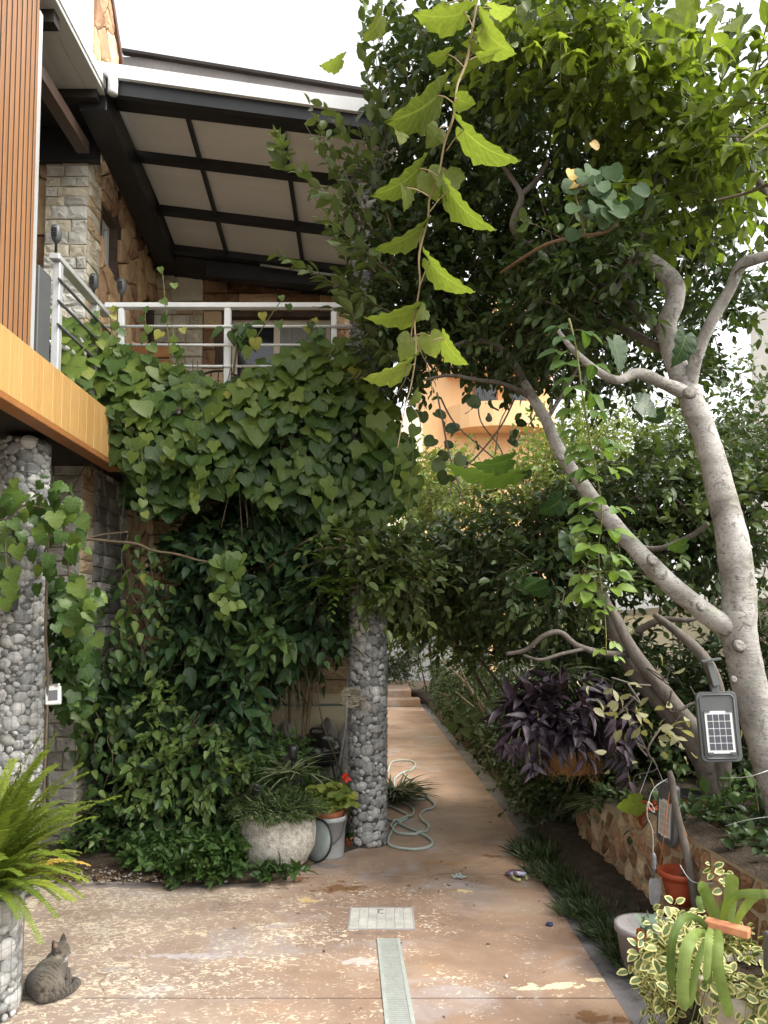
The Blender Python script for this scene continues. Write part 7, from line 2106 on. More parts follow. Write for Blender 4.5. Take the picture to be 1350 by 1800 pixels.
mb.build('stem', M_twig, BO, smooth=True, kind='stuff')
for pts in ([(440, 1440, 6.2, 16), (430, 1340, 6.3, 14), (450, 1240, 6.4, 12), (470, 1120, 6.4, 10), (500, 1000, 6.3, 8)], [(300, 1470, 6.1, 14), (310, 1330, 6.3, 12), (290, 1180, 6.4, 10), (330, 1020, 6.4, 8)], [(470, 1000, 6.0, 6), (515, 965, 5.9, 6), (560, 940, 5.8, 5)]):
    limb(BO, 'stem', pts, M_twig, 8, .12, 70)
# sparse light strands in front of the pale stone pilaster
SV = thing('light_strands', W(190, 1080, 5.6), 'sparse light green strands hanging in front of the cut stone corner', 'vine')
for (x0, y0, x1, y1) in ((225, 940, 215, 1160), (238, 1010, 246, 1180), (200, 1080, 190, 1200), (270, 960, 262, 1110), (400, 960, 402, 1060), (160, 1180, 175, 1340), (205, 1240, 180, 1390), (120, 1200, 135, 1330)):
    pts_ = [(x0 + (x1 - x0) * q + (random.uniform(-11, 11) if 0 < q < 1 else 0), y0 + (y1 - y0) * q, 5.7, 2.4 - q) for q in np.linspace(0, 1, 6)]
    limb(SV, 'stem', pts_, M_twig, 5, 0, 71)
    m_ = 26
    t_ = np.linspace(0, 1, m_)
    add_leaves(SV, 'point', T_POINT, L_IVY, Wn(x0 + (x1 - x0) * t_ + RNG.normal(size=m_) * 15, y0 + (y1 - y0) * t_, 5.7 + RNG.normal(size=m_) * .05), np.stack([RNG.normal(size=m_) * .8, RNG.normal(size=m_) * .3 - .2, np.full(m_, -.7)], 1), np.stack([RNG.normal(size=m_) * .3, np.full(m_, -.8), np.full(m_, .7)], 1), .085 * RNG.uniform(.6, 1.3, m_), .42 + RNG.normal(size=m_) * .22, n_parts=m_)
# bright sprigs hanging from the cut branch
BR = thing('pruned_branch', W(250, 950, 5.3), 'bare brown pruned branch reaching across from the column with a bright leafy tip', 'branch')
limb(BR, 'stem', [(118, 955, 5.1, 6), (150, 948, 5.15, 6), (200, 952, 5.2, 6), (240, 956, 5.25, 6), (270, 968, 5.3, 5), (310, 974, 5.35, 5), (350, 985, 5.4, 5), (385, 990, 5.4, 4)], M_twig, 8, .15, 72)
limb(BR, 'stem', [(150, 948, 5.15, 4), (180, 940, 5.2, 4), (225, 935, 5.2, 3)], M_twig, 7, .15, 73)
limb(BR, 'stem', [(385, 990, 5.4, 4), (400, 1010, 5.4, 3), (404, 1050, 5.4, 3), (402, 1080, 5.4, 2)], M_twig_g, 6, 0, 74)
n = 34
t_ = RNG.uniform(0, 1, n)
add_leaves(BR, 'heart', T_HEART, L_IVY, Wn(400 + RNG.normal(size=n) * 20 * (1.1 - .6 * t_), 965 + 115 * t_, 5.38 + RNG.normal(size=n) * .05), np.stack([RNG.normal(size=n) * .8, RNG.normal(size=n) * .2, np.full(n, -.6)], 1), np.stack([RNG.normal(size=n) * .3, np.full(n, -.9), np.full(n, .6)], 1), .1 * (1.15 - .5 * t_), .5 + .3 * t_, n_parts=34)
# wind of climber round the left column: grape leaves
GC_ = thing('column_vine', W(60, 980, 4.6), 'lobed leaf vine wound round the gabion column under the balcony', 'vine')
n = 130
grp = RNG.integers(0, 6, n)
cxs = np.array([60, 110, 25, 120, 75, 150])[grp] + RNG.normal(size=n) * np.array([35, 22, 26, 24, 32, 16])[grp]
cys = np.array([890, 900, 970, 1010, 940, 1090])[grp] + RNG.normal(size=n) * np.array([20, 22, 40, 60, 30, 26])[grp]
add_leaves(GC_, 'grape', T_GRAPE, L_IVY, Wn(cxs, cys - 8, RNG.uniform(4.5, 4.85, n)), np.stack([RNG.normal(size=n) * .6, RNG.normal(size=n) * .25 - .2, -.8 + RNG.normal(size=n) * .3], 1), np.stack([RNG.normal(size=n) * .4, -.8 + RNG.normal(size=n) * .2, .6 + RNG.normal(size=n) * .3], 1), RNG.uniform(.05, .1, n), .5 + RNG.normal(size=n) * .13, n_parts=130)
add_leaves(GC_, 'grape', T_GRAPE, L_IVY, Wn([18, 22, 15, 30, 8], [1030, 1000, 1020, 960, 1050], [4.55] * 5), np.array([[.2, -.2, -1]] * 5), np.array([[0, -1, .4]] * 5), .085, .6, n_parts=5)
for pts in ([(70, 1000, 4.75, 5), (90, 930, 4.72, 5), (105, 880, 4.72, 5), (100, 860, 4.7, 4)], [(110, 900, 4.75, 4), (120, 1000, 4.75, 4), (130, 1100, 4.8, 3)], [(100, 900, 4.7, 4), (40, 890, 4.6, 4), (10, 940, 4.55, 3), (15, 1020, 4.55, 3)], [(75, 1440, 4.77, 6), (84, 1200, 4.78, 6), (80, 1100, 4.78, 6), (85, 950, 4.78, 5)]):
    limb(GC_, 'stem', pts, M_twig, 6, .1, 75)
curtain(GC_, [(90, 1000), (150, 1050), (165, 1150), (150, 1260), (100, 1230), (90, 1100)], 260, 5.0, 5.5, 'ivy', T_IVY, L_IVY, .08, .4, 30, seed=12)
# citrus sapling by the plinth
CI = thing('citrus_sapling', (-.85, 7.2, 0), 'young citrus tree with two slim tan stems in front of the plinth', 'tree')
limb(CI, 'trunk', [(533, 1350, 7.2, 9), (534, 1280, 7.2, 9), (540, 1215, 7.2, 8), (550, 1170, 7.2, 7), (545, 1120, 7.2, 6)], M_cane, 8, .08, 76)
limb(CI, 'trunk', [(538, 1350, 7.22, 8), (543, 1250, 7.2, 8), (553, 1190, 7.18, 7), (555, 1150, 7.15, 6), (570, 1100, 7.1, 5)], M_cane, 8, .08, 77)
grow(CI, [(540, 1105, 75, 50, 6.6, 7.5, 75), (470, 1150, 50, 50, 6.5, 7.3, 50), (590, 1070, 35, 50, 6.8, 7.4, 40), (440, 1120, 50, 50, 6.3, 7.0, 40)], L_BOU, 'point', T_POINT, leaf=.105, length=.25, per=7, up=.2, droop=.25, parts=150, twigs=M_twig_g, lv=.5, lvs=.3, seed=15)
limb(CI, 'branch', [(475, 1330, 7.0, 8), (490, 1290, 7.0, 8), (470, 1270, 7.0, 6), (450, 1280, 6.9, 5)], M_twig, 7, .15, 78)
# feathery light plant at the top of the column
FP = thing('feathery_sprays', W(620, 990, 5.7), 'light green feathery sprays in front of the gabion column below the ivy', 'plant')
for k in range(95):
    c = W(random.uniform(560, 720), random.uniform(935, 1050), 5.6 + random.uniform(-.15, .2))
    d = Vector((random.uniform(-1, .8), random.uniform(-.6, .2), random.uniform(-.3, .8))).normalized()
    l = random.uniform(.12, .24)
    m_ = 11
    t_ = np.linspace(.1, 1, m_)
    side_ = np.array(d.cross(Vector((0, 0, 1))).normalized())
    pos = np.array(c) + np.array(d) * (t_ * l)[:, None] + np.array([0, 0, -1]) * (t_ ** 2 * l * .4)[:, None]
    sg = np.where(np.arange(m_) % 2, 1, -1)[:, None]
    add_leaves(FP, 'lance', T_ROSE, L_ROS, pos, np.array(d) * .6 + side_ * sg, np.array([0, -.4, 1.0]) + RNG.normal(size=(m_, 3)) * .15, .06 * (1.1 - .5 * t_), .45 + .25 * random.random() + RNG.normal(size=m_) * .08, n_parts=5)
limb(FP, 'stem', [(690, 1060, 6.0, 5), (650, 1020, 5.8, 4), (600, 980, 5.7, 3)], M_twig_g, 6, .1, 79)

# ---- ground cover and litter plants in the left bed
GCV = thing('ground_cover', (-1.4, 5.4, .05), 'low leafy ground cover spilling over the patio edge beside the stone pot', 'ground cover')
GCV['kind'] = 'stuff'
def tufts(n, xr, yr, z, h):
    return np.stack([RNG.uniform(*xr, n), RNG.uniform(*yr, n), z + RNG.uniform(0, h, n)], 1)
Pg = np.concatenate([tufts(250, (-1.4, -.95), (5.06, 5.7), .03, .12), tufts(90, (-1.75, -1.35), (5.3, 5.8), .03, .08), tufts(200, (-2.3, -1.0), (5.6, 6.2), .04, .14), tufts(110, (-1.3, -.95), (5.1, 5.4), .08, .16), tufts(14, (-.8, -.6), (5.1, 5.2), .03, .05)])
Dg = nrm(np.stack([RNG.normal(size=len(Pg)) * .7, RNG.normal(size=len(Pg)) * .6 - .4, np.full(len(Pg), .7)], 1))
A = twig_leaves(Pg, Dg, .13, 7, .075, .2, .5, lv=.5, lvs=.3, seed=17, tip_lv=.25)
me = leaf_mesh('foliage', T_POINT, A[0], frames(A[1], A[2], A[3]), np.clip(A[4], 0, 1)); put('foliage', me, GCV, I4, L_GC, 'stuff')
BSH = thing('low_shrub', (-1.0, 6.1, 0), 'low bright shrub beside the herbs in the stone pot', 'shrub')
grow(BSH, [(300, 1380, 110, 60, 5.8, 6.4, 90), (420, 1330, 50, 60, 5.9, 6.4, 60), (230, 1450, 90, 40, 5.6, 6.2, 70)], L_BOU, 'point', T_POINT, leaf=.08, length=.2, per=7, up=.3, droop=.3, parts=120, twigs=M_twig, lv=.55, lvs=.3, seed=18)

# ---- herbs and spider plants in the stone pot
HB = thing('pot_herbs', (PXc.x, PXc.y, .35), 'dark fine leaved herbs spilling over the rim of the stone pot', 'herbs')
n = 190
ang_ = RNG.uniform(0, 6.28, n); rr_ = np.sqrt(RNG.uniform(0, 1, n)) * .2
P_ = np.stack([PXc.x + rr_ * np.cos(ang_), PXc.y + rr_ * np.sin(ang_), np.full(n, .4)], 1)
D_ = nrm(np.stack([np.cos(ang_) * rr_ * 5 + RNG.normal(size=n) * .25, np.sin(ang_) * rr_ * 5 + RNG.normal(size=n) * .25, 1.0 - rr_ * 4], 1))
A = twig_leaves(P_, D_, .2, 22, .042, .05, .35, lv=.4, lvs=.25, seed=19, tip_lv=.2, ang=.8)
add_leaves(HB, 'lance', T_LANCE, L_SHR, *A, n_parts=120)
m_ = 900
ang_ = RNG.uniform(0, 6.28, m_); rr_ = np.sqrt(RNG.uniform(.1, 1, m_)) * .2
P_ = np.stack([PXc.x + rr_ * np.cos(ang_), PXc.y + rr_ * np.sin(ang_), np.full(m_, .4) - (rr_ > .15) * .01], 1)
D_ = np.stack([np.cos(ang_) * rr_ * 5 + RNG.normal(size=m_) * .3, np.sin(ang_) * rr_ * 5 + RNG.normal(size=m_) * .3, 1.0 - rr_ * 3.5], 1)
add_leaves(HB, 'blade', T_BLADE, L_GRS, P_, D_, np.array([0, 0, 1.0]) + RNG.normal(size=(m_, 3)) * .4, RNG.uniform(.09, .2, m_), RNG.uniform(.1, .9, m_), n_parts=100, part='blade')
def rosette(name, lab, c, n, ln, mat, cat='plant', group=None, tmpl=T_BLADE, tk='blade', lv=.5, up=.7, parts=60, wid=None):
    o = thing(name, c, lab, cat, group)
    a = RNG.uniform(0, 6.28, n)
    D = np.stack([np.cos(a), np.sin(a), np.abs(RNG.normal(size=n)) * .5 + up], 1)
    add_leaves(o, tk, tmpl, mat, np.array(c) + RNG.normal(size=(n, 3)) * [.03, .03, .01], D, np.array([0, 0, 1.0]) + RNG.normal(size=(n, 3)) * .25, ln * RNG.uniform(.6, 1.15, n), np.clip(lv + RNG.normal(size=n) * .25, 0, 1), n_parts=parts, part='blade')
    return o
T_SPI = leaf_template([(.02, 0), (.03, .25), (.03, .55), (.018, .8), (0, 1.0)], (0, .2, .4, .6, .8, 1.0), .3, .75)
rosette('spider_plant', 'white striped spider plant arching in front of the barbecue legs', tuple(W(512, 1365, 5.75)), 60, .33, L_SPI, group='spider plants', tmpl=T_SPI, tk='spi', up=.5)
rosette('spider_plant', 'striped spider plant hanging over the retaining wall below the purple plant', tuple(W(1062, 1415, 5.6)), 110, .3, L_SPI, group='spider plants', tmpl=T_SPI, tk='spi', lv=.4, up=.1, parts=90)
rosette('spider_plant', 'striped grassy plant above the purple leaves', tuple(W(985, 1185, 5.4)), 90, .36, L_SPI, group='spider plants', tmpl=T_SPI, tk='spi', lv=.3, up=.1, parts=80)
rosette('grassy_tuft', 'dark grassy tuft beside the path just behind the gabion column', (.1, 7.6, .02), 260, .38, L_GRS, group='grass tufts', tmpl=T_SPI, tk='spi', lv=.55, up=.7, parts=40)
BL = thing('pot_greens', W(480, 1345, 6.0), 'bushy bright greens behind the stone pot and beside the barbecue', 'plant')
grow(BL, [(470, 1345, 55, 32, 5.75, 6.2, 60), (500, 1320, 40, 20, 6.0, 6.4, 30), (560, 1390, 50, 20, 5.9, 6.2, 30)], L_GC, 'point', T_POINT, leaf=.06, length=.14, per=8, up=.4, droop=.3, parts=120, lv=.6, lvs=.25, seed=21, twigs=M_twig_g)
# geranium leaves and bloom
n = 120
u = nrm(RNG.normal(size=(n, 3))) * [.2, .17, .12] * RNG.uniform(.5, 1, (n, 1))
c = np.array([bxx - .005, byy - .02, .42])
u[:, 2] = np.abs(u[:, 2]) * 1.3 - .04
add_leaves(GP, 'round', T_ROUND, L_GER, c + u, u * [1.4, 1.4, 0] + RNG.normal(size=(n, 3)) * .12 - [0, 0, .06], np.array([0, -.45, 1.0]) + RNG.normal(size=(n, 3)) * .3, RNG.uniform(.05, .085, n), RNG.uniform(.1, 1, n), n_parts=120)
mb = MB()
for k in range(20):
    mb.tube(crom([(bxx - .01 + random.uniform(-.05, .05), byy + random.uniform(-.04, .04), .3), tuple(Vector(c) + Vector(u[k]) * .5), tuple(Vector(c) + Vector(u[k]))], 3), .003, 5)
mb.build('stem', M_twig_g, GP, smooth=True, kind='stuff')
fc_ = W(609, 1367, 5.72)
M_red = leaf_mat('red_petal', (.6, .03, .012), (.75, .05, .02), (.85, .12, .05), .3, .5, rib=0)
n = 26
uu = nrm(RNG.normal(size=(n, 3)))
add_leaves(GP, 'round', T_ROUND, M_red, np.array(fc_) + uu * .014, uu + [0, -.3, .2], uu, .022, RNG.uniform(0, 1, n), n_parts=26, part='petal')
MB().tube(crom([(bxx + .03, byy, .38), tuple(fc_.lerp(Vector((bxx + .03, byy, .38)), .5) + Vector((.02, 0, 0))), tuple(fc_)], 4), .003, 5).build('flower_stalk', M_twig_g, GP, smooth=True)

# ---- fern in the low gabion planter
FE = thing('fern', (-1.79, 3.42, .5), 'large bright green sword fern arching out of the low pebble planter', 'fern')
def frond(base, az, el, length, lv, arch):
    d = Vector((math.cos(az) * math.cos(el), math.sin(az) * math.cos(el), math.sin(el)))
    hz_ = Vector((math.cos(az), math.sin(az), 0))
    pts = []
    for k in range(15):
        t = k / 14
        pts.append(base + d * length * t + Vector((0, 0, -1)) * arch * length * t ** 2.3 + hz_ * .1 * length * t * t)
    V, F_, LC = [], [], []
    def addq(vs, lcs, fs):
        b = len(V); V.extend(vs); LC.extend(lcs); F_.extend([tuple(b + i for i in f) for f in fs])
    # rachis
    for k in range(14):
        a, b = pts[k], pts[k + 1]
        s_ = (b - a).cross(Vector((0, 0, 1)))
        s_ = s_.normalized() * .0022 if s_.length > 1e-6 else Vector((.002, 0, 0))
        addq([a - s_, a + s_, b + s_, b - s_], [(.0, 0, lv * .5)] * 4, [(0, 1, 2, 3)])
    npn = 48
    for j in range(npn):
        t = .08 + .92 * j / npn
        i = min(int(t * 14), 13); f = t * 14 - i
        p = pts[i].lerp(pts[i + 1], f)
        tan = (pts[i + 1] - pts[i]).normalized()
        side = tan.cross(Vector((0, 0, 1)))
        side = side.normalized() if side.length > 1e-6 else Vector((1, 0, 0))
        upv = side.cross(tan)
        w_ = .062 * (math.sin(min(t * 1.15 + .12, 1.0) * math.pi * .93) ** .7) * length / .6
        w_ = max(w_, .008)
        for sg in (-1, 1):
            dd = (side * sg + tan * .28 + upv * random.uniform(-.12, .22)).normalized()
            wd = tan * .0078 * length / .62
            tip = p + dd * w_ - Vector((0, 0, w_ * .12))
            mid = p + dd * w_ * .5
            l2 = lv + random.uniform(-.1, .1)
            addq([p, mid + wd, tip, mid - wd], [(.5 * sg, 0, l2), (sg, .5, l2), (sg, 1, l2), (sg, .5, l2)], [(0, 1, 2, 3)])
    me = bpy.data.meshes.new('frond')
    me.from_pydata([tuple(v) for v in V], [], F_)
    a = me.attributes.new('lc', 'FLOAT_VECTOR', 'POINT')
    a.data.foreach_set('vector', np.clip(np.array(LC, np.float32), -1, 1).reshape(-1))
    me.update()
    return me
for k in range(150):
    az = k * 2.399 + random.uniform(-.2, .2)
    inner = (k / 150)
    el = R(78 - 62 * inner + random.uniform(-10, 10))
    ln = random.uniform(.52, .78) * (1.08 if inner < .6 else .66)
    azd = (math.degrees(az) + 180) % 360 - 180
    if -75 < azd < 45 and inner > .45:
        ln = min(ln, .46); el = max(el, R(34))
    b = Vector((-1.79 + .1 * inner * math.cos(az), 3.42 + .1 * inner * math.sin(az), .5 + random.uniform(-.02, .04)))
    put('frond', frond(b, az, el, ln, np.clip(.62 - .3 * inner + random.uniform(-.18, .25), 0, 1), .16 + .5 * inner + random.uniform(-.08, .1)), FE, I4, L_FERN)
for k in range(5):
    az = R(-20 + 18 * k)
    put('frond', frond(Vector((-1.7, 3.4, .5)), az, R(35 + 5 * k), .5, .97, .5), FE, I4, L_YEL if k in (2,) else L_FERN)

# ---- grass strip between path and wall
GS = thing('grass_strip', (1.35, 5, 0), 'dark lily turf grass in clumps between kerb and retaining wall', 'grass')
GS['kind'] = 'stuff'
P_, D_, S_, Lv = [], [], [], []
def clump(x, y, r, n, h):
    for _ in range(1):
        a = RNG.uniform(0, 6.28, n); q = np.sqrt(RNG.uniform(0, 1, n)) * r
        P_.append(np.stack([x + q * np.cos(a), y + q * np.sin(a), np.full(n, .01)], 1))
        D_.append(np.stack([np.cos(a) * (.25 + q / r * .8) + RNG.normal(size=n) * .25, np.sin(a) * (.25 + q / r * .8) + RNG.normal(size=n) * .25, np.full(n, 1.0)], 1))
        S_.append(h * .78 * RNG.uniform(.5, 1.2, n)); Lv.append(np.clip(.4 + RNG.normal(size=n) * .28, 0, 1))
for (px, py, r, n, h) in ((940, 1510, .17, 420, .17), (960, 1480, .14, 260, .15), (985, 1555, .15, 330, .15), (1020, 1580, .15, 330, .14), (1010, 1610, .12, 240, .13), (1060, 1615, .16, 380, .15), (1090, 1650, .15, 360, .15), (1060, 1650, .12, 220, .13), (1110, 1690, .14, 260, .13), (950, 1540, .12, 240, .13), (920, 1490, .1, 160, .12), (1130, 1720, .12, 160, .12), (1120, 1640, .12, 220, .14)):
    g_ = G(px, py)
    clump(g_.x + .03, g_.y, r, n, h)
for k in range(26):
    y = random.uniform(6.5, 16)
    clump(1.46 - max(0, y - 7.2) * .022 + random.uniform(0, .15), y, .14, 110, .16)
me = leaf_mesh('grass_blades', T_BLADE, np.concatenate(P_), frames(np.concatenate(D_), RNG.normal(size=(sum(len(q) for q in P_), 3)) + [0, -.3, .6], np.concatenate(S_)), np.concatenate(Lv))
put('grass_blades', me, GS, I4, L_GRS, 'stuff')
# dry straw near the corner
n = 260
Pq = np.stack([RNG.normal(1.33, .07, n), RNG.normal(3.75, .22, n), np.full(n, .025)], 1)
me = leaf_mesh('dry_straw', T_BLADE, Pq, frames(RNG.normal(size=(n, 3)) * [1, 1, .25], RNG.normal(size=(n, 3)) + [0, 0, 1], RNG.uniform(.05, .14, n)), RNG.uniform(0, 1, n))
put('dry_straw', me, GS, I4, L_PALE, 'stuff')
# low plants on the shaded bed along the path
LP = thing('bed_plants', (1.5, 7, .05), 'low dark mixed plants on the bed beside the kerb', 'ground cover')
LP['kind'] = 'stuff'
Pg = np.concatenate([tufts(260, (1.35, 2.0), (6.3, 9.5), .05, .2), tufts(220, (1.2, 1.9), (9.5, 16), .05, .3)])
Dg = nrm(RNG.normal(size=(len(Pg), 3)) * .6 + [-.2, -.2, .8])
A = twig_leaves(Pg, Dg, .2, 8, .075, .2, .4, lv=.35, lvs=.3, seed=23)
me = leaf_mesh('foliage', T_OVAL, A[0], frames(A[1], A[2], A[3]), np.clip(A[4], 0, 1)); put('foliage', me, LP, I4, L_SHR, 'stuff')

# ---- hanging basket with purple leaves
c = W(1005, 1318, 5.0)
HBk = thing('hanging_basket', c, 'coir lined hanging basket holding the purple trailing plant', 'basket')
r = PX(100, 5.0) / 2
MB().lathe([(0, -.16), (r * .5, -.15), (r * .85, -.08), (r, .02), (r * .93, .025), (0, .0)], 26, c, wob=.1).build('liner', M_coir, HBk, smooth=True)
MB().lathe([(r * 1.01, .016), (r * 1.04, .022), (r * 1.01, .028)], 30, c).build('rim', M_blackpl, HBk)
for k in range(6):
    a = k * 1.047
    MB().tube(crom([c + Vector((r * 1.02 * math.cos(a), r * 1.02 * math.sin(a), .02)), c + Vector((r * .88 * math.cos(a), r * .88 * math.sin(a), -.08)), c + Vector((0, 0, -.165))], 4), .0028, 5).build('wire', M_blackpl, HBk)
for (dx, dy) in ((-1, 0), (.5, .8), (.5, -.8)):
    MB().tube([c + Vector((dx * r, dy * r, .02)), W(1010, 1130, 5.0)], .0022, 5).build('chain', M_blackpl, HBk)
n = 150
mb = MB()
for k in range(60):
    a = random.uniform(0, 6.28); q = random.uniform(0, r)
    o_ = c + Vector((q * math.cos(a) * .6, q * math.sin(a) * .6, .04))
    mb.tube([o_, o_ + Vector((random.gauss(0, .04), random.gauss(0, .04), random.uniform(-.05, .02)))], .0035, 4)
for k in range(320):
    a = random.uniform(0, 6.28); zz = random.uniform(-.13, .02)
    q = r * (1.0 if zz > -.05 else .75 + .25 * (zz + .13) / .08)
    o_ = c + Vector((q * math.cos(a), q * math.sin(a), zz))
    mb.tube([o_, o_ + Vector((math.cos(a) * .012 + random.gauss(0, .02), math.sin(a) * .012, random.gauss(-.015, .02))), o_ + Vector((math.cos(a) * .01 + random.gauss(0, .035), math.sin(a) * .01, random.gauss(-.04, .03)))], .0013, 3)
mb.build('fibres', M_coir, HBk, kind='stuff')
PU = thing('purple_plant', c + Vector((0, 0, .1)), 'dark purple trailing plant with lance shaped leaves overflowing its hanging basket', 'plant')
els = [(995, 1250, 90, 40, 4.75, 5.2, 52), (930, 1250, 42, 34, 4.75, 5.1, 24), (1062, 1265, 30, 30, 4.8, 5.1, 12), (960, 1285, 45, 18, 4.72, 5.0, 12)]
T_PUR = leaf_template([(.1, .02), (.18, .2), (.16, .5), (.08, .8), (0, 1.0)], (0, .3, .6, .8, 1.0), .6, .3)
P, D = lobes(els)
A = twig_leaves(P, D, .16, 6, .135, .15, .3, lv=.38, lvs=.3, seed=25, ang=.8, nrand=.4)
add_leaves(PU, 'purple', T_PUR, L_PUR, *A, n_parts=260)
for (x0, y0, x1, y1) in ((915, 1320, 895, 1345), (925, 1330, 938, 1385), (1080, 1290, 1083, 1360), (1098, 1330, 1106, 1400), (900, 1335, 880, 1330), (945, 1290, 950, 1370), (1100, 1280, 1120, 1330)):
    limb(PU, 'runner', [(x0, y0 - 40, 4.8, 4), ((x0 + x1) / 2, (y0 + y1) / 2 - 20, 4.75, 4), (x1, y1 - 25, 4.75, 3)], M_PUR_STEM if 'M_PUR_STEM' in globals() else M_twig_g, 6, 0, 80)
    m_ = 11
    t_ = np.linspace(0, 1, m_)
    add_leaves(PU, 'purple', T_PUR, L_PUR, Wn(x0 + (x1 - x0) * t_, y0 - 25 + (y1 - y0) * t_, 4.75 + RNG.normal(size=m_) * .03), np.stack([RNG.normal(size=m_), RNG.normal(size=m_) * .4 - .2, np.full(m_, -.7)], 1), np.stack([RNG.normal(size=m_) * .3, np.full(m_, -.7), np.full(m_, .7)], 1), .1, .6 + RNG.normal(size=m_) * .2, n_parts=m_)
# single fern like leaf and elephant ear leaves in the shade
for k, (b, t, Y, wd, lab) in enumerate((((1125, 1410), (1090, 1425), 4.6, .8, 'lone bright toothed leaf above the retaining wall'), )):
    o = thing('toothed_leaf', W(*b, Y), lab, 'leaf')
    placed_leaf(o, 'grape', T_GRAPE, L_BRI, b, t, Y, wd, .8, 1, (1130, 1400))
GRD = thing('broad_leaf_plant', W(800, 1280, 7.4), 'dark plant with a few broad leaves standing by the kerb below the clipped shrub', 'plant')
n = 16
add_leaves(GRD, 'heart', T_HEART, L_SHR, Wn(RNG.normal(825, 22, n), RNG.normal(1255, 18, n), RNG.uniform(6.8, 7.3, n)), np.stack([RNG.normal(size=n) * .8, RNG.normal(size=n) * .3 - .3, np.full(n, -.4)], 1), np.stack([RNG.normal(size=n) * .3, np.full(n, -.6), np.full(n, .9)], 1), RNG.uniform(.07, .12, n), .8, n_parts=16)
limb(GRD, 'stem', [(880, 1390, 7.2, 4), (850, 1310, 7.15, 3), (826, 1255, 7.1, 2)], M_twig_g, 6, 0, 81)
# strings of orange beads / flowers in the shade
OF = thing('orange_flower', W(895, 1230, 5.6), 'small orange flowers in the shade beside the purple plant', 'flower')
M_or = leaf_mat('orange_petal', (.6, .12, .02), (.75, .2, .03), (.85, .3, .06), .3, .5, rib=0)
n = 22
cc = Wn(np.where(np.arange(n) < 12, 895, 903), np.where(np.arange(n) < 12, 1231, 1238), np.full(n, 5.6))
uu = nrm(RNG.normal(size=(n, 3)))
add_leaves(OF, 'round', T_ROUND, M_or, cc + uu * .008, uu, uu, .018, RNG.uniform(0, 1, n), n_parts=22, part='petal')
limb(OF, 'stem', [(900, 1290, 5.65, 3), (898, 1260, 5.62, 3), (897, 1235, 5.6, 2)], M_twig_g, 5, 0, 82)

# ---- cream edged periwinkle and strap leaved plant at the right corner
VI = thing('variegated_periwinkle', (1.35, 2.9, .4), 'cream edged trailing periwinkle spilling over the white pot', 'plant')
vspec = []
for k in range(52):
    a = random.uniform(-.9, 4.4)
    o_ = wp + Vector((.2 * math.cos(a), .2 * math.sin(a), .38))
    vspec.append((o_, a, random.uniform(.18, .5)))
lvs_ = []
stm = MB()
for (o_, a, l) in vspec:
    hz_ = Vector((math.cos(a), math.sin(a), 0))
    pts = [o_ + hz_ * (l * .55 * t) + Vector((0, 0, .11 * math.sin(min(t * 1.4, 1) * math.pi * .7) - l * .95 * max(0, t - .3) ** 1.5 * 1.2)) for t in np.linspace(0, 1, 9)]
    stm.tube(pts, .0018, 4)
    for i, p in enumerate(pts[1:]):
        tan = (pts[i + 1] - pts[i]).normalized()
        sd_ = tan.cross(Vector((0, 0, 1)))
        sd_ = sd_.normalized() if sd_.length > 1e-5 else Vector((1, 0, 0))
        for sg in (-1, 1):
            if random.random() < .25: continue
            lvs_.append((tuple(p + Vector((random.gauss(0, .008), random.gauss(0, .008), random.gauss(0, .008)))), tuple(sd_ * sg + tan * random.uniform(-.2, .9) + Vector((random.gauss(0, .35), random.gauss(0, .35), random.uniform(-.8, .4)))), tuple(Vector((0, 0, 1)) + hz_ * random.uniform(.2, 1.2) + Vector((random.gauss(0, .5), random.gauss(0, .5), random.gauss(0, .3)))), random.uniform(.026, .056), random.uniform(0, 1)))
for k in range(130):
    a = random.uniform(0, 6.28); q_ = .235 * math.sqrt(random.random())
    p = wp + Vector((q_ * math.cos(a), q_ * math.sin(a), .39 + random.uniform(0, .05)))
    lvs_.append((tuple(p), (random.gauss(0, 1), random.gauss(-.3, 1), random.gauss(0, .4)), (random.gauss(0, .4), -.4, 1.0), random.uniform(.036, .056), random.uniform(0, 1)))
# runners to the left of the pot
for k in range(60):
    c0 = W(random.uniform(1135, 1230), random.uniform(1590, 1720), random.uniform(2.9, 3.3))
    for q in range(6):
        p = c0 + Vector((random.gauss(0, .04), random.gauss(0, .05), -q * .022))
        lvs_.append((tuple(p), (random.gauss(0, 1), random.gauss(-.2, .5), random.gauss(-.2, .5)), (random.gauss(0, .4), -.6, .9), random.uniform(.032, .055), random.uniform(0, 1)))
for (x0, y0, x1, y1) in ((1150, 1700, 1132, 1800), (1182, 1590, 1260, 1650), (1255, 1520, 1275, 1560), (1130, 1640, 1150, 1760), (1190, 1720, 1175, 1790)):
    for t in np.linspace(0, 1, 9):
        p = W(x0 + (x1 - x0) * t, y0 + (y1 - y0) * t, 2.95)
        for sg in (-1, 1):
            lvs_.append((tuple(p + Vector((random.gauss(0, .012), random.gauss(0, .01), random.gauss(0, .012)))), (sg * random.uniform(.2, .9), random.gauss(-.2, .4), random.gauss(0, .5)), (random.gauss(0, .5), -.7, random.uniform(0, 1)), random.uniform(.024, .044), random.uniform(0, 1)))
a_ = [np.array([q[i] for q in lvs_]) for i in range(5)]
T_VIN = leaf_template([(.2, .05), (.34, .28), (.33, .55), (.18, .84), (0, 1.0)], (0, .3, .65, 1.0), .2, .12)
a_[3] = a_[3] * .92
add_leaves(VI, 'ovalv', T_VIN, L_VIN, *a_, n_parts=300)
stm.build('runner', M_twig_g, VI, smooth=True, kind='stuff')
OV = thing('orange_leaf_plant', W(1135, 1635, 3.3), 'small plant with a few orange leaves beside the grey planter behind the periwinkle', 'plant')
n = 9
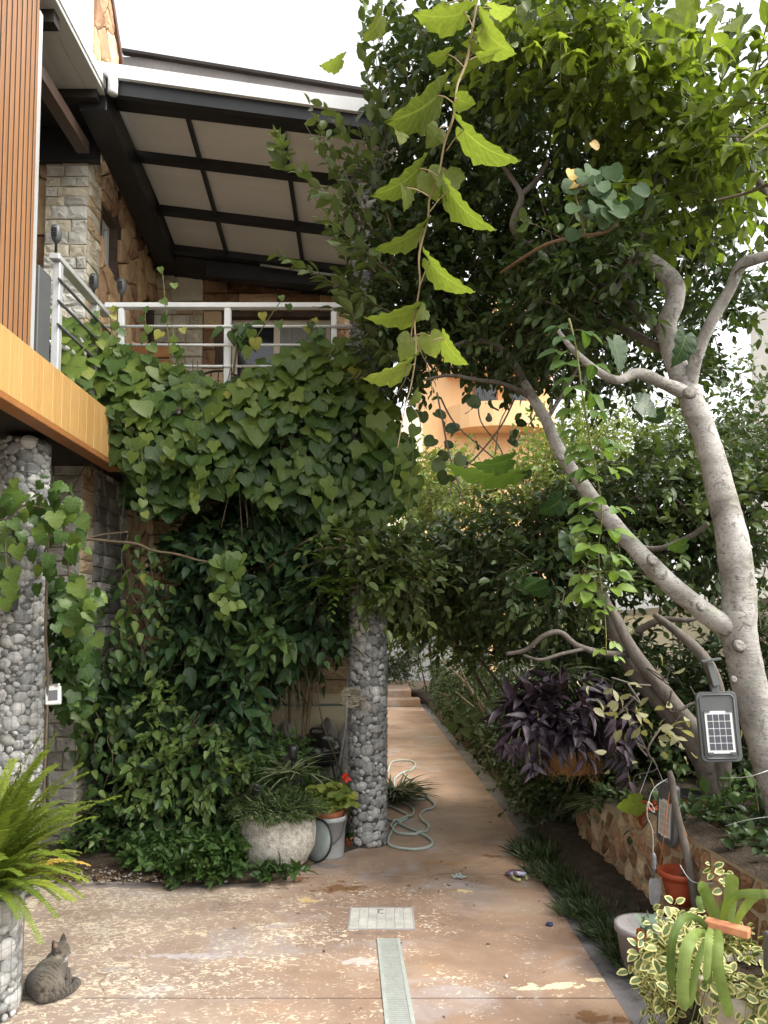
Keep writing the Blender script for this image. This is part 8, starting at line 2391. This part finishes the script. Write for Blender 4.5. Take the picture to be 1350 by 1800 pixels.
add_leaves(OV, 'oval', T_OVAL, M_or, Wn(RNG.normal(1128, 8, n), RNG.normal(1652, 8, n), RNG.uniform(3.25, 3.35, n)), RNG.normal(size=(n, 3)), RNG.normal(size=(n, 3)) + [0, -1, .5], .05, RNG.uniform(0, .6, n), n_parts=9)
n = 8
add_leaves(OV, 'round', T_ROUND, leaf_mat('grey_green_leaf', (.07, .11, .085), (.12, .17, .13), (.2, .25, .2), .25, .5), Wn(RNG.normal(1140, 10, n), RNG.normal(1625, 8, n), RNG.uniform(3.25, 3.35, n)), RNG.normal(size=(n, 3)), RNG.normal(size=(n, 3)) + [0, -1, .5], .06, RNG.uniform(0, 1, n), n_parts=8)
g_ = G(1160, 1745)
gp = thing('grey_planter', (g_.x, g_.y + .2, 0), 'low grey concrete planter under the trailing periwinkle', 'planter')
MB().lathe([(0, 0), (.12, 0), (.15, .2), (.16, .2), (.16, .23), (.14, .23), (0, .21)], 24, (g_.x + .02, g_.y + .2, 0)).build('pot_body', M_grey_conc, gp, smooth=True)
# strap leaves
SL = thing('strap_leaf_plant', W(1260, 1640, 2.75), 'pale green strap leaved plant arching over the white pot', 'plant')
def strap(pts, width, lv, Y, flat=1.0):
    P = crom([W(x, y, Y + dy) for x, y, dy in pts], 6)
    m = len(P)
    V, F_, LC = [], [], []
    for i, p in enumerate(P):
        t = i / (m - 1)
        tan = (P[min(i + 1, m - 1)] - P[max(i - 1, 0)]).normalized()
        view = (p - Vector((0, 0, CAM_H))).normalized()
        side = tan.cross(view).normalized()
        side = (side * flat + view * (1 - flat) * .8).normalized()
        nn_ = side.cross(tan)
        w_ = PX(width * .82, Y) / 2 * (min(1, .62 + t * 1.2) if t < .4 else 1.0) * (1 if t < .84 else max(.05, 1 - ((t - .84) / .16) ** 2.2))
        for s in (-1, -.5, 0, .5, 1):
            V.append(tuple(p + side * w_ * s + nn_ * ((1 - abs(s)) * w_ * -.16)))
            LC.append((s * .9 if s else .15, t, lv))
    for i in range(m - 1):
        for k in range(4):
            F_.append((i * 5 + k, i * 5 + k + 1, (i + 1) * 5 + k + 1, (i + 1) * 5 + k))
    me = bpy.data.meshes.new('strap_leaf')
    me.from_pydata(V, [], F_)
    a = me.attributes.new('lc', 'FLOAT_VECTOR', 'POINT')
    a.data.foreach_set('vector', np.array(LC, np.float32).reshape(-1))
    me.polygons.foreach_set('use_smooth', [True] * len(me.polygons))
    me.update()
    put('strap_leaf', me, SL, I4, L_STR)
sy = 2.62
strap([(1246, 1634, .05), (1222, 1613, .02), (1200, 1616, -.03), (1184, 1645, -.06), (1179, 1690, -.07), (1181, 1742, -.07)], 17, .2, sy + .05, .8)
strap([(1240, 1640, .05), (1222, 1643, -.02), (1208, 1665, -.08), (1202, 1700, -.1), (1200, 1745, -.11), (1205, 1778, -.12)], 24, .62, sy, .95)
strap([(1240, 1652, .04), (1230, 1680, -.03), (1221, 1715, -.06), (1213, 1770, -.08)], 14, .3, sy + .03, .9)
strap([(1249, 1632, .05), (1246, 1650, -.05), (1244, 1685, -.08), (1241, 1724, -.09)], 15, .8, sy - .02, .95)
strap([(1260, 1634, .05), (1263, 1655, -.05), (1261, 1690, -.09), (1268, 1730, -.1), (1277, 1765, -.1), (1283, 1790, -.1)], 22, .68, sy - .01, .95)
strap([(1250, 1660, .04), (1246, 1700, .0), (1243, 1745, .0)], 15, .08, sy + .08, .9)
strap([(1262, 1634, .06), (1258, 1610, .07), (1248, 1588, .07), (1237, 1563, .07), (1226, 1556, .05)], 25, .55, sy + .06, .95)
strap([(1278, 1630, .1), (1282, 1595, .11), (1286, 1560, .11), (1287, 1536, .1)], 27, .72, sy + .1, .97)
strap([(1268, 1630, .08), (1276, 1595, .04), (1296, 1574, .0), (1330, 1570, -.03), (1362, 1578, -.05)], 17, .45, sy + .05, .85)
strap([(1290, 1630, .08), (1306, 1600, .04), (1327, 1576, .01), (1352, 1572, -.02), (1392, 1590, -.04)], 18, .75, sy + .02, .85)
strap([(1272, 1628, .08), (1272, 1605, .09), (1273, 1585, .1)], 15, .35, sy + .1, .9)
strap([(1228, 1575, .15), (1230, 1590, .12), (1236, 1600, .1)], 14, .1, sy + .16, .8)

n = 260
lp = np.stack([RNG.uniform(1.28, 1.55, n), RNG.uniform(3.6, 6.6, n), np.full(n, .05)], 1)
me = leaf_mesh('dry_leaves', T_OVAL, lp, frames(nrm(RNG.normal(size=(n, 3)) * [1, 1, .25]), np.array([0, 0, 1]) + RNG.normal(size=(n, 3)) * .4, RNG.uniform(.02, .06, n)), RNG.uniform(0, 1, n))
put('dry_leaves', me, GS, I4, M_dry, 'stuff')
# creeping leaves over the top of the retaining wall
WC = thing('wall_creeper', (1.6, 5.0, .5), 'dark creeping plants growing over the top of the low retaining wall', 'ground cover')
WC['kind'] = 'stuff'
Q = []
for k in range(170):
    s_ = random.uniform(.05, .95)
    p_, d_ = wall_curve(s_)
    Q.append((p_.x + random.uniform(.02, .5), p_.y + random.uniform(-.1, .1), top(s_) + random.uniform(.0, .05)))
Q = np.array(Q)
A = twig_leaves(Q, nrm(RNG.normal(size=(len(Q), 3)) * .6 + [-.25, -.1, .7]), .18, 8, .06, .2, .5, lv=.3, lvs=.3, seed=31)
me = leaf_mesh('foliage', T_OVAL, A[0], frames(A[1], A[2], A[3]), np.clip(A[4], 0, 1)); put('foliage', me, WC, I4, L_SHR, 'stuff')
# litter on the bed at the left: dry leaves, chips and gravel
BL2 = thing('bed_litter', (-1.8, 5.25, .02), 'dry leaves and gravel on the bed edge beside the ground cover', 'litter')
BL2['kind'] = 'stuff'
n = 420
lp = np.stack([RNG.uniform(-2.4, -1.0, n), 5.1 + RNG.random(n) ** 1.4 * .55, np.full(n, .035)], 1)
me = leaf_mesh('dry_leaves', T_OVAL, lp, frames(nrm(RNG.normal(size=(n, 3)) * [1, 1, .2]), np.array([0, 0, 1]) + RNG.normal(size=(n, 3)) * .4, RNG.uniform(.015, .05, n)), RNG.uniform(0, 1, n))
put('dry_leaves', me, BL2, I4, M_dry, 'stuff')
gm_ = MB()
for k in range(420):
    r_ = random.uniform(.005, .013)
    gm_.ball((random.uniform(-2.4, -1.0), 5.1 + random.random() ** 1.6 * .5, .028), (r_, r_ * random.uniform(.6, 1), r_ * .6), 5, 3)
gm_.build('gravel', M_rock, BL2, kind='stuff')
